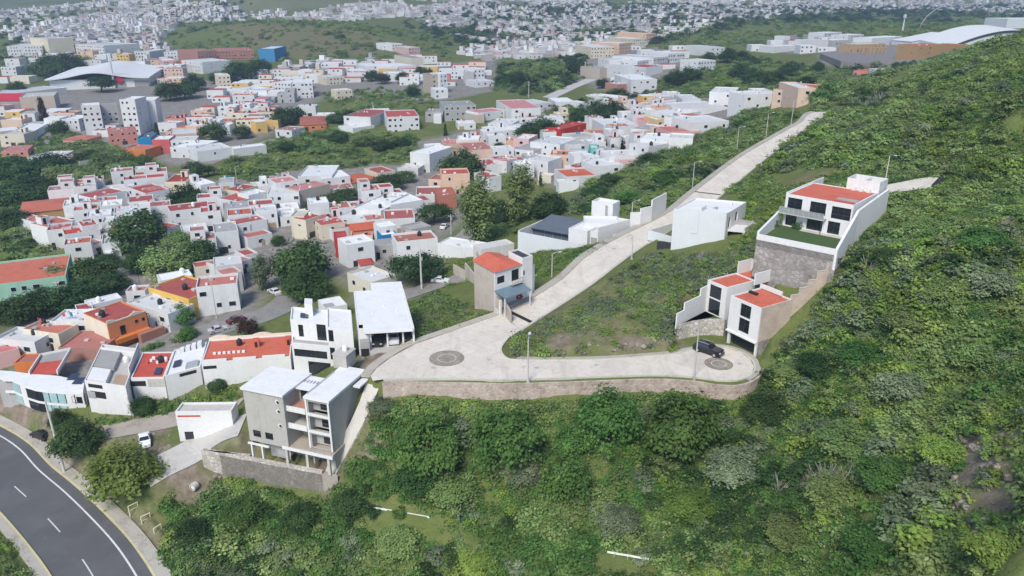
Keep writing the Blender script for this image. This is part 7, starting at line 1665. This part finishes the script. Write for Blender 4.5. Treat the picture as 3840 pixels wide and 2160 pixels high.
# plaza columns before the ochre arcade
for i in range(9):
    p = P(Z(3,0,940 + i*36, 520), .3, True); o = thing('plaza_pillar', '', 'pillar', p, 0, 'pillars along the arcade plaza'); mb = MB(); mb.box(-.4,-.4,-2,.4,.4,4); mb.done('shaft', wallm('ochre'), o); mb = MB(); mb.box(-.6,-.6,4.003,.6,.6,4.4); mb.done('capital', wallm('tan'), o); item(o, 'dark ochre plaza pillar', 'pillars along the arcade plaza', 'pillar', (p[0], p[1], p[2]+2))
pl = [P(Z(3,0,x,y), .2, True) for x, y in [(600,565),(900,520),(1500,505),(1850,505),(1750,570),(1200,640),(800,660)]]
zm = float(np.mean([p[2] for p in pl])); add_pad([tuple(p[:2]) for p in pl], lambda x, y: np.full(np.shape(x), zm - .2), 6); mb = MB(); mb.prism([(p[0], p[1]) for p in pl], zm - 4, zm); struct(mb.done('plaza_paving', paint('plaza_dark', (.22,.19,.185))))
FOOT_C0 = list(FOOT_C)
NROWS = [
 rows([(60,560),(200,460),(420,440),(460,600),(340,690),(220,700)], R(25), 20, 9, .97, (6, 9)),
 rows([(480,520),(700,470),(1000,470),(1130,560),(1080,600),(860,640),(740,590),(560,660)], R(20), 20, 9, .97, (6, 9)),
 rows([(460,640),(560,640),(640,700),(640,760),(520,800),(330,780),(360,730)], R(22), 20, 9, .95, (6, 9)),
 rows([(1060,400),(1250,330),(1480,290),(1700,250),(1760,300),(1560,440),(1480,470),(1240,430)], R(12), 21, 9, .95, (6, 9.5)),
 rows([(210,330),(420,320),(560,270),(840,290),(820,320),(640,350),(440,400),(360,390)], R(4), 26, 11, .85, (8, 12)),
 rows([(520,250),(560,195),(790,180),(800,245),(660,280)], R(6), 32, 13, .75, (10, 15)),
 rows([(0,280),(180,290),(190,350),(0,370)], R(2), 30, 12, .7, (9, 14)),
 rows([(820,165),(1060,150),(1250,175),(1180,215),(860,210)], R(3), 40, 14, .6, (11, 16)),
 rows([(1500,200),(1540,150),(1730,130),(1660,190),(1640,230)], R(8), 34, 13, .8, (10, 15)),
 rows([(1870,130),(1990,100),(2150,100),(2130,130),(2000,135)], R(2), 40, 14, .6, (11, 16)),
 rows([(100,200),(0,240),(0,190),(110,150),(330,150),(460,180),(440,240),(380,190),(120,180)], R(3), 36, 14, .5, (11, 16), tall=.2),
]
print('rows', NROWS, 'houses', len(HOUSES))

# past three hundred, the smallest in the picture go into the one object of far houses
def drop(o):
    for c in list(o.children): drop(c)
    bpy.data.objects.remove(o)
FARQ = []
_c = [h for h in HOUSES if h['fl'] < 3 and not h['mark'] and not h['desc']]
_c.sort(key=lambda h: -(h['w'] * (h['h'] + 3)) / (h['c'][0]**2 + h['c'][1]**2))
for h in _c[288:]:
    o = h['o']; FARQ.append((h['c'][0], h['c'][1], h['c'][2] - h['h'], h['w'], h['d'], h['h'], o.rotation_euler[2], WALLS[h['wall']], ROOFS[h['roof']])); HOUSES.remove(h); drop(o)
print('to far', len(FARQ))
# ------------------------------------------------------------------ the far city on the hillsides: past counting, one object
rng = np.random.default_rng(9)
FV, FF, FC = [], [], []
def farbox(x, y, z, w, d, h, a, wc, rc, wins):
    c, s = math.cos(a), math.sin(a); o = sum(len(v) for v in FV)
    B = np.array([(-w/2,-d/2,-2),(w/2,-d/2,-2),(w/2,d/2,-2),(-w/2,d/2,-2),(-w/2,-d/2,h),(w/2,-d/2,h),(w/2,d/2,h),(-w/2,d/2,h)])
    f = [(4,5,6,7),(0,1,5,4),(1,2,6,5),(2,3,7,6),(3,0,4,7)]; col = [rc] + [wc]*4; V = [B]; n = 8
    for (fx, fz, fw, fh, side) in wins:
        if side == 0: q = np.array([(fx, -d/2-.06, fz),(fx+fw, -d/2-.06, fz),(fx+fw, -d/2-.06, fz+fh),(fx, -d/2-.06, fz+fh)])
        else: q = np.array([(-w/2-.06, fx+fw, fz),(-w/2-.06, fx, fz),(-w/2-.06, fx, fz+fh),(-w/2-.06, fx+fw, fz+fh)])
        V.append(q); f.append((n, n+1, n+2, n+3)); n += 4; col.append((.05,.05,.06))
    V = np.concatenate(V); V = np.c_[V[:, 0]*c - V[:, 1]*s + x, V[:, 0]*s + V[:, 1]*c + y, V[:, 2] + z]
    FV.append(V); FF.extend([tuple(i + o for i in q) for q in f]); FC.extend(col)
WC = np.array([(.72,.72,.72)]*8 + [(.62,.61,.59)]*6 + [(.46,.43,.41)]*7 + [(.56,.47,.42),(.48,.33,.29),(.55,.5,.40),(.45,.45,.46),(.36,.35,.35),(.36,.35,.35)])
RC = np.array([(.62,.62,.62)]*5 + [(.40,.39,.385)]*7 + [(.34,.18,.15)] + [(.52,.46,.42)]*2)
def fartown(px, n, size=(8, 15), dens=.45, hs=(2.6, 4.6), seed=1):
    poly = wpoly(px); a = np.array(poly); A_ = .5 * abs(np.dot(a[:, 0], np.roll(a[:, 1], 1)) - np.dot(a[:, 1], np.roll(a[:, 0], 1)))
    k = 0; grid = {}
    for _ in range(n * 6):
        if k >= n: break
        # even coverage on the ground, a little denser toward the viewer
        x = rng.uniform(a[:, 0].min(), a[:, 0].max()); y = rng.uniform(a[:, 1].min(), a[:, 1].max())
        if not inpoly(np.array([x]), np.array([y]), poly)[0] or vnoise(np.array([x/90]), np.array([y/90]), seed)[0] < 1 - dens - .25: continue
        g = (int(x // 11), int(y // 11))
        if g in grid: continue
        if any((x - f[0])**2 + (y - f[1])**2 < (f[2] + 6)**2 for f in FOOT_C): continue
        grid[g] = 1; ang = (vnoise(np.array([x/140]), np.array([y/140]), 5)[0] - .5) * 1.6 + (1.57 if rng.random() < .3 else 0) + rng.normal(0, .05)
        w, d = rng.uniform(*size, 2); d *= .8; h = rng.uniform(*hs); z = gz(x, y); wc = WC[rng.integers(len(WC))] * rng.uniform(.85, 1.05); rc = RC[rng.integers(len(RC))] * rng.uniform(.85, 1.1); wins = []
        for f in range(int(h // 3)):
            for i in range(int(w // 4)):
                if rng.random() < .75: wins.append((-w/2 + 1 + i*4 + rng.uniform(0,.8), f*3 + 1, rng.uniform(1.0, 2.2), 1.4, 0))
            if rng.random() < .5: wins.append((rng.uniform(-d/2+1, d/2-3), f*3 + 1, 1.5, 1.3, 1))
        farbox(x, y, z, w, d, h, ang, tuple(wc), tuple(rc), wins)
        if rng.random() < .2: farbox(x + rng.uniform(-2,2), y + rng.uniform(-2,2), z + h + 1.9, w*.4, d*.4, 2.4, ang, tuple(wc), tuple(rc), [])
        k += 1
    return k
nf = [fartown([(0,85),(140,55),(300,22),(560,4),(600,22),(500,45),(440,70),(400,100),(330,120),(260,110),(130,120),(60,110)], 1100, (7,14), .75, seed=2),
 fartown([(90,150),(130,125),(330,115),(400,110),(440,140),(440,165),(330,160),(200,150)], 190, (7,13), .75, seed=3),
 fartown([(0,60),(0,30),(300,0),(560,-12),(560,0),(300,24),(140,55)], 260, (7,13), .6, seed=4),
 fartown([(470,60),(520,35),(720,22),(720,42),(560,52)], 130, (7,14), .8, seed=5),
 fartown([(715,48),(830,22),(1010,10),(1040,40),(870,52)], 260, (7,14), .85, seed=6),
 fartown([(1010,30),(1200,-8),(1500,-10),(1560,40),(1450,90),(1240,110),(1150,95),(1060,60)], 1500, (7,14), .55, seed=7),
 fartown([(1500,100),(1560,20),(1600,-10),(2576,-12),(2576,40),(2300,30),(2000,45),(1780,70),(1640,110)], 1900, (7,14), .5, seed=8),
 fartown([(1160,140),(1240,105),(1480,90),(1640,100),(1600,125),(1460,135),(1280,160)], 340, (7,14), .5, seed=12),
 fartown([(640,190),(820,155),(1000,155),(1000,175),(830,190),(700,215)], 70, (8,13), .6, seed=13),
 fartown([(700,0),(1000,-14),(1240,-14),(1000,8),(840,14)], 160, (6,12), .4, seed=14)]
for q in FARQ:
    wins = [(-q[3]/2 + .8 + i*3.6, f*3 + 1, 1.3, 1.2, 0) for f in range(max(1, int(q[5]//3))) for i in range(int(q[3]//4)) if rng.random() < .7]
    farbox(*q, wins)
V = np.concatenate(FV); me = bpy.data.meshes.new('distant_houses'); me.from_pydata(V.tolist(), [], FF)
m, nt, b = mat('distant_masonry'); at = nd(nt, 'ShaderNodeAttribute', attribute_name='col'); nt.links.new(mix(nt, .2, at.outputs['Color'], ramp(nt, noise(nt, pos(nt), .3, 3), [(.3,(.4,.4,.4)),(.7,(.9,.9,.9))]), 'MULTIPLY'), b.inputs['Base Color']); b.inputs['Roughness'].default_value = .9
me.materials.append(m); at = me.attributes.new('col', 'FLOAT_COLOR', 'FACE'); at.data.foreach_set('color', np.c_[np.array(FC), np.ones(len(FC))].astype(np.float32).ravel()); me.update(); struct(link('distant_houses', me), 'stuff')
print('far', nf, sum(nf))
# ------------------------------------------------------------------ labels
LAND = []          # (short name, image point, world point, object)
def imgpt(p): u, v = project(p); return u / DS, v / DS
for h in HOUSES:
    if h['mark']: LAND.append((h['mark'], h['c'], h['o']))
for o, mark, _ in NEAR:
    if mark:
        kids = o.children; p = o.location
        vs = [o.matrix_world @ Vector(c) for k in kids for c in k.bound_box] if False else None
        LAND.append((mark, tuple(p), o))
for o, d, g, c, p, r in GREENERY:
    if d == 'large yellow-green tree': LAND.append(('the large yellow-green tree', p, o))
    if d == 'rust brown tree' : pass
LI = [(n, imgpt(p), p, o) for n, p, o in LAND]
ORD = ['', 'second ', 'third ', 'fourth ', 'fifth ', 'sixth ', 'seventh ', 'eighth ', 'ninth ', 'tenth ', 'eleventh ', 'twelfth ']
SEEN = {}
def place(p, self_obj, skip=0, wide=False):
    u, v = imgpt(p); best = []
    for n, (lu, lv), lp, lo in LI:
        if lo is self_obj: continue
        d = math.hypot(u - lu, (v - lv) * 1.7); best.append((d, n, u - lu, v - lv))
    best.sort(); d, n, du, dv = best[skip]
    if abs(du) >= abs(dv) * 1.7: rel = 'left of' if du < 0 else 'right of'
    else: rel = 'behind' if dv < 0 else 'in front of'
    return rel, n, d
def nwords(s): return len(s.replace('-', '').split())
ALL = []
GREENERY = [g for g in GREENERY]
SIZEW = lambda w, h: ('narrow' if w < 7.5 else 'broad' if w > 13 else '')
for h in HOUSES:
    f = h['fl']; st = 'low' if f == 1 else '' if f == 2 else ('three-storey' if f == 3 else 'tall'); feats = h['feats']; kind = 'house' if f < 4 else 'block'
    ft = next((x for x in feats if 'tank' in x), None); ft = ft or ('roof hut' if 'hut' in feats else None) or ('set-back upper floor' if 'stepped' in feats else None)
    if h['desc']: ALL.append(dict(o=h['o'], p=h['c'], base=[h['desc']], fixed=True, cat=kind)); continue
    wn, rn = WN[h['wall']], RN[h['roof']]; sz = SIZEW(h['w'], f)
    v = [' '.join(x for x in (sz, wn, st, kind, 'with', rn) if x) + (f', {ft}' if ft else '')]
    ALL.append(dict(o=h['o'], p=h['c'], base=v, cat=kind, fixed=False, grp='houses of the town'))
    h['o'].name = 'town_house' if f < 3 else 'apartment_block'
def assign(recs, noun_of):
    """label = looks + place beside a named landmark; where several still read alike, the count outward from that landmark"""
    keys = {}
    for r in recs:
        rel, n, d = place(r['p'], r['o']); r['rel'], r['n'], r['d'] = rel, n, d
        b = r['base'][-1]; keys.setdefault((b, rel, n), []).append(r)
    for (b, rel, n), rs_ in keys.items():
        rs_.sort(key=lambda r: r['d'])
        for i, r in enumerate(rs_):
            if len(rs_) == 1: s = f'{b}, {rel} {n}'
            else: s = f'{b}, {("nearest " if i == 0 else (ORD[i] if i < len(ORD) else str(i + 1) + "th ") + "nearest ")}{rel} {n}'
            if nwords(s) > 16 and len(rs_) == 1: s = s.replace(' set-back upper floor', ' upper storey')
            if nwords(s) > 16: s = s.replace(' such', '').replace(', nearest in front of', ' nearest before').replace('nearest in front of', 'nearest before').replace('in front of', 'before')
            r['label'] = s
recs = [r for r in ALL if not r['fixed']]; assign(recs, None)
for r in ALL:
    if r['fixed']: r['o']['label'] = r['base'][0]; r['o']['category'] = 'house'
    else: r['o']['label'] = r['label']; r['o']['category'] = 'house'; r['o']['group'] = r['grp']
gr = [dict(o=o, p=p, base=[d], cat=c) for o, d, g, c, p, r in GREENERY]; assign(gr, None)
for r in gr: r['o']['label'] = r['label']
it = [dict(o=o, p=p, base=[d], cat=c) for o, d, g, c, p in ITEMS if c != 'car']; assign(it, None)
for r in it: r['o']['label'] = r['label']
for o, d, g, c, p in ITEMS:
    if c == 'car': o['label'] = d
lab = {}
for o in SC.objects:
    if o.parent is None and o.get('label'): lab.setdefault(o['label'], []).append(o.name)
print('dups', {k: v for k, v in lab.items() if len(v) > 1}); print('long', [k for k in lab if len(k.split()) > 16][:20]); print('short', [k for k in lab if len(k.split()) < 4][:9])

# ------------------------------------------------------------------ scrub that nobody could count
rng = np.random.default_rng(77)
low = [crownmesh('low_scrub', L_OLIVE, 70 + s, 1.35, 1.8, .0, 15, 38, .145, clump=.22) for s in range(3)]
SV = [recolor(low[0], L_BRIGHT), recolor(low[1], L_BRIGHT), recolor(low[0], L_OLIVE), recolor(low[1], L_OLIVE), recolor(low[2], L_YELLOW), recolor(low[1], L_YELLOW), recolor(low[2], L_GREY), recolor(low[0], L_GREY), recolor(low[2], L_DARK), BAREM[0]]
fp = [np.array(q) for q in FOOT]
def free(x, y, gap=.3, occ=True):
    ok = np.ones(len(x), bool)
    for poly, zf, bw, bb in PADS:
        m = ok & (x > bb[0]) & (x < bb[1]) & (y > bb[2]) & (y < bb[3])
        if m.any(): ok[m] &= ~(inpoly(x[m], y[m], poly) | (polydist(x[m], y[m], poly) < gap))
    for q in fp:
        m = ok & (x > q[:, 0].min() - 1) & (x < q[:, 0].max() + 1) & (y > q[:, 1].min() - 1) & (y < q[:, 1].max() + 1)
        if m.any(): ok[m] &= ~(inpoly(x[m], y[m], q) | (polydist(x[m], y[m], q) < gap))
    return ok
def sample(poly, n):
    a = np.array(poly); x = rng.uniform(a[:, 0].min(), a[:, 0].max(), n * 3); y = rng.uniform(a[:, 1].min(), a[:, 1].max(), n * 3)
    k = inpoly(x, y, poly); return x[k], y[k]
def area(poly):
    a = np.array(poly); return .5 * abs(np.dot(a[:, 0], np.roll(a[:, 1], 1)) - np.dot(a[:, 1], np.roll(a[:, 0], 1)))
PX, PY, PS, PV = [], [], [], []
SPREAD_SCRUB = [   # (display polygon, plants per square metre, size range, weights: bright olive yellow grey dark bare)
 ([(400,1280),(540,1212),(830,1222),(900,1140),(960,1010),(1300,1012),(1830,1030),(1930,1060),(1980,1200),(2000,1600),(300,1600),(420,1500),(380,1380)], .62, (.42, 1.5), (.36,.27,.05,.08,.23,.01)),
 ([(1930,1060),(1830,1030),(1930,950),(1990,860),(2110,700),(2200,520),(2330,480),(2576,460),(2800,700),(2800,1600),(2000,1600),(1980,1200)], .55, (.42, 1.7), (.19,.35,.20,.12,.13,.01)),
 ([(1900,440),(2090,290),(2300,190),(2440,130),(2576,84),(2700,60),(2700,480),(2380,440),(2200,440)], .17, (.6, 2.3), (.16,.37,.20,.12,.14,.01)),
 ([(1262,860),(1340,830),(1500,735),(1640,640),(1860,640),(1880,690),(1780,720),(1690,880),(1400,898),(1280,895)], .42, (.35, .85), (.05,.42,.14,.34,.04,.01)),
 ([(1040,860),(1020,770),(1110,735),(1250,800),(1060,858)], .5, (.35, .7), (.10,.50,.25,.13,.02,0)),
 ([(1420,540),(1480,470),(1640,390),(1760,345),(1900,280),(2010,290),(1880,380),(1745,480),(1660,510),(1580,540)], .22, (.8, 2.2), (.22,.40,.12,.12,.14,0)),
 ([(560,440),(560,410),(700,350),(830,320),(1050,350),(1040,400),(900,420),(730,430),(650,460)], .06, (.9, 2.4), (.25,.45,.15,.05,.10,0)),
 ([(0,380),(180,330),(400,420),(200,450),(60,500),(40,560),(130,600),(160,640),(0,760)], .10, (.9, 2.6), (.30,.40,.06,.04,.20,0)),
 ([(230,1060),(460,1000),(480,975),(600,960),(600,1005),(300,1062)], .5, (.3, .8), (.25,.45,.2,.05,.05,0)),
 ([(1640,520),(1690,480),(1745,485),(1680,520)], .3, (.4, 1.0), (.1,.5,.3,.1,0,0)),
 ([(940,965),(1900,975),(1960,1010),(1850,1060),(960,1040)], .35, (.4, 1.0), (.25,.42,.2,.1,.03,0)),
 ([(1820,480),(1925,440),(1985,480),(1990,560),(1900,550),(1885,500)], .4, (.6, 1.4), (.05,.50,.35,.08,.02,0)),
 ([(1060,720),(1180,640),(1200,700),(1140,725)], .3, (.4, .9), (.2,.5,.2,.1,0,0)),
 ([(1200,610),(1300,600),(1310,560),(1420,530),(1400,500),(1250,540)], .18, (.6, 1.4), (.3,.45,.15,.05,.05,0)),
]

SPREAD_SCRUB.insert(9, ([(1880,650),(1820,600),(1840,520),(1900,470),(2010,470),(2110,438),(2380,425),(2576,395),(2576,520),(2250,520),(2200,640),(1990,700)], .40, (.5, 1.2), (.10,.44,.30,.14,.02,0)))
SPREAD_SCRUB.insert(9, ([(-150,1325),(-10,1345),(66,1449),(60,1640),(-260,1640)], .7, (.5, 1.3), (.2,.4,.2,.1,.1,0)))
SPREAD_SCRUB.insert(9, ([(1290,640),(1440,600),(1540,640),(1480,650),(1400,700),(1360,720)], .40, (.4, 1.0), (.2,.5,.2,.1,0,0)))
SPREAD_SCRUB.insert(9, ([(400,1250),(520,1200),(700,1206),(840,1214),(870,1262),(600,1300),(420,1300)], 1.0, (.45, 1.1), (.3,.35,.1,.05,.2,0)))
SPREAD_SCRUB.insert(9, ([(965,968),(1100,968),(1275,970),(1431,968),(1639,962),(1760,968),(1900,975),(1900,1060),(1300,1045),(950,1060)], 1.0, (.5, 1.15), (.40,.40,.15,.05,0,0)))
SPREAD_SCRUB += [
 ([(1280,330),(1500,240),(1900,150),(2100,170),(2150,250),(2060,280),(1900,250),(1800,245),(1680,240),(1560,250),(1480,300),(1400,330)], .05, (1.4, 3.2), (.18,.40,.06,.06,.30,0)),
 ([(1240,225),(1260,170),(1460,140),(1500,190),(1400,235),(1300,245)], .03, (1.6, 3.6), (.15,.35,.05,.05,.40,0)),
 ([(370,85),(560,50),(850,48),(1130,100),(1130,150),(760,160),(560,150),(420,120)], .008, (1.4, 3.2), (.16,.44,.20,.14,.06,0)),
 ([(800,230),(1060,215),(1100,260),(1080,300),(860,280)], .03, (1.0, 2.4), (.2,.5,.15,.1,.05,0)),
 ([(0,120),(60,90),(200,100),(260,90),(120,150),(0,190)], .012, (2, 4), (.1,.4,.1,.1,.3,0)),
 ([(1640,120),(1700,60),(2000,50),(2460,60),(2460,90),(2090,95),(1880,120),(1700,130)], .008, (1.5, 3.2), (.14,.40,.30,.10,.06,0)),
 ([(1010,60),(1200,10),(1560,10),(2576,10),(2576,50),(2000,60),(1650,115),(1400,110),(1160,130)], .0035, (2.5, 6), (.05,.25,.02,.03,.65,0)),
 ([(0,110),(130,125),(300,115),(400,100),(640,20),(1000,0),(640,-10),(0,40)], .002, (2, 5), (.05,.3,.02,.03,.6,0)),
 ([(2060,240),(2110,150),(2250,150),(2440,100),(2400,140),(2200,240)], .05, (1.4, 3.0), (.1,.35,.05,.15,.35,0)),
]
for pi_, (poly, den, (s0, s1), wts) in enumerate(SPREAD_SCRUB):
    wp = wpoly(poly); x, y = sample(wp, int(area(wp) * den * 1.25)); n = min(len(x), int(area(wp) * den)); x, y = x[:n], y[:n]
    # gaps and thickets
    g = vnoise(x / 7, y / 7, 21 + pi_) * .6 + vnoise(x / 22, y / 22, 22 + pi_) * .4; k = (g > (.33 if den < .7 else .2)) & free(x, y, 1.1); x, y, g = x[k], y[k], g[k]
    bare_rock = np.zeros(len(x), bool)
    for q in DIRTP: bare_rock |= inpoly(x, y, q)
    k = ~bare_rock | (rng.random(len(x)) < .07); x, y, g = x[k], y[k], g[k]
    cw = np.cumsum(wts); dr = np.clip(vnoise(x / 13, y / 13, 31) * .75 + vnoise(x / 37, y / 37, 32) * .6 - .18 + rng.normal(0, .10, len(x)), 0, .999)
    cl = np.searchsorted(cw / cw[-1], dr); vm = np.array([0, 2, 4, 6, 8, 9]); v = vm[np.clip(cl, 0, 5)] + np.where((cl < 4), rng.integers(0, 2, len(x)), 0)
    PX.append(x); PY.append(y); PS.append((s0 + (s1 - s0) * rng.random(len(x)) ** 2.3) * (.75 + .6 * g)); PV.append(v)
PX, PY, PS, PV = map(np.concatenate, (PX, PY, PS, PV))
scatter('scrub', np.c_[PX, PY, terr(PX, PY) - .05], PS, PV, SV, rng)
# tufts of grass and weeds between the bushes
gv = []
for s in range(2):
    V, F, t = crown(90 + s, .8, .8, -.1, 7, 14, .16, clump=.4); gv.append(npmesh('tuft', V, F, L_OLIVE, {'tint': ('FACE', 'FLOAT', t)}))
GV = [recolor(gv[0], L_BRIGHT), recolor(gv[1], L_BRIGHT), gv[0], recolor(gv[1], L_YELLOW), recolor(gv[0], L_YELLOW), gv[0], recolor(gv[1], L_GREY), recolor(gv[0], L_YELLOW), recolor(gv[0], L_GREY)]
GX, GY, GS, GVI = [], [], [], []
for i, (poly, den, sr, wts) in enumerate(SPREAD_SCRUB[:19]):
    wp = wpoly(poly); n = int(area(wp) * min(den * 3.2, 1.9)); x, y = sample(wp, n); x, y = x[:n], y[:n]; k = free(x, y, .45)
    for q in DIRTP: k &= ~inpoly(x, y, q) | (rng.random(len(x)) < .12)
    x, y = x[k], y[k]
    GX.append(x); GY.append(y); GS.append(rng.uniform(.6, 1.5, len(x))); d = vnoise(x / 9, y / 9, 41) + rng.normal(0, .15, len(x)); GVI.append(np.clip(d * 5, 0, 4).astype(int) if i not in (0, 3, 4) else np.clip(d * 3.2, 0, 2).astype(int) if i == 0 else 5 + np.clip(d * 4, 0, 3).astype(int))
GX, GY, GS, GVI = map(np.concatenate, (GX, GY, GS, GVI))
scatter('grass', np.c_[GX, GY, terr(GX, GY)], GS, GVI, GV, rng)
print('scrub', len(PX), 'grass', len(GX))

# loose rock on the bare cuts
rk = []
for s in range(3):
    bm = bmesh.new(); bmesh.ops.create_icosphere(bm, subdivisions=2, radius=.5); rr = random.Random(s)
    for v in bm.verts: v.co *= rr.uniform(.72, 1.2); v.co.z *= .7
    me = bpy.data.meshes.new('rock'); bm.to_mesh(me); bm.free(); me.materials.append(M_ROCK); rk.append(me)
RX, RY = [], []
for i, q in enumerate(DIRTP):
    x, y = sample(q, int(area(q) * (.7 if i in (0, 1, 4) else .25))); k = free(x, y, .3); RX.append(x[k]); RY.append(y[k])
RX, RY = np.concatenate(RX), np.concatenate(RY)
scatter('rubble', np.c_[RX, RY, terr(RX, RY) - .05], .25 + 1.1 * rng.random(len(RX)) ** 3, rng.integers(0, 3, len(RX)), rk, rng)
# ------------------------------------------------------------------ light and air
SUN_EL, SUN_AZ = R(48), R(200)          # azimuth clockwise from the view direction (+Y)
w = bpy.data.worlds.new('World'); SC.world = w; w.use_nodes = True; nt = w.node_tree
sky = nt.nodes.new('ShaderNodeTexSky'); sky.sky_type = 'NISHITA'; sky.sun_disc = False
sky.sun_elevation = SUN_EL; sky.sun_rotation = SUN_AZ; sky.altitude = 1900; sky.dust_density = 3.0; sky.air_density = 1.0
nt.links.new(sky.outputs[0], nt.nodes['Background'].inputs[0]); nt.nodes['Background'].inputs[1].default_value = 0.115
sl = bpy.data.lights.new('sun', 'SUN'); so = bpy.data.objects.new('sun', sl); COL.objects.link(so)
sl.energy = 2.25; sl.angle = R(18); sl.color = (1, .94, .84)
d = Vector((math.sin(SUN_AZ) * math.cos(SUN_EL), math.cos(SUN_AZ) * math.cos(SUN_EL), math.sin(SUN_EL)))
so.rotation_euler = d.to_track_quat('Z', 'Y').to_euler()
if HAZE:
    hm = bpy.data.materials.new('haze_air'); hm.use_nodes = True; nt = hm.node_tree; nt.nodes.remove(nt.nodes['Principled BSDF'])
    pv = nt.nodes.new('ShaderNodeVolumePrincipled'); pv.inputs['Color'].default_value = (.52, .69, .95, 1); pv.inputs['Density'].default_value = HAZE
    pv.inputs['Anisotropy'].default_value = .2
    nt.links.new(pv.outputs[0], nt.nodes['Material Output'].inputs['Volume'])
    mb = MB(); mb.box(-7200, -60, float(gz0.min()) - 6, 7200, 6500, float(gz0.max()) + 40)
    ho = mb.done('haze', hm); struct(ho, 'stuff'); ho.display_type = 'WIRE'
SC.view_settings.view_transform = 'Standard'; SC.view_settings.look = 'None'; SC.view_settings.gamma = 1
SC.view_settings.exposure = EXPO
SC.cycles.max_bounces = 6; SC.cycles.diffuse_bounces = 3; SC.cycles.glossy_bounces = 2; SC.cycles.transmission_bounces = 2; SC.cycles.volume_bounces = 0
SC.cycles.transparent_max_bounces = 8; SC.cycles.use_denoising = True
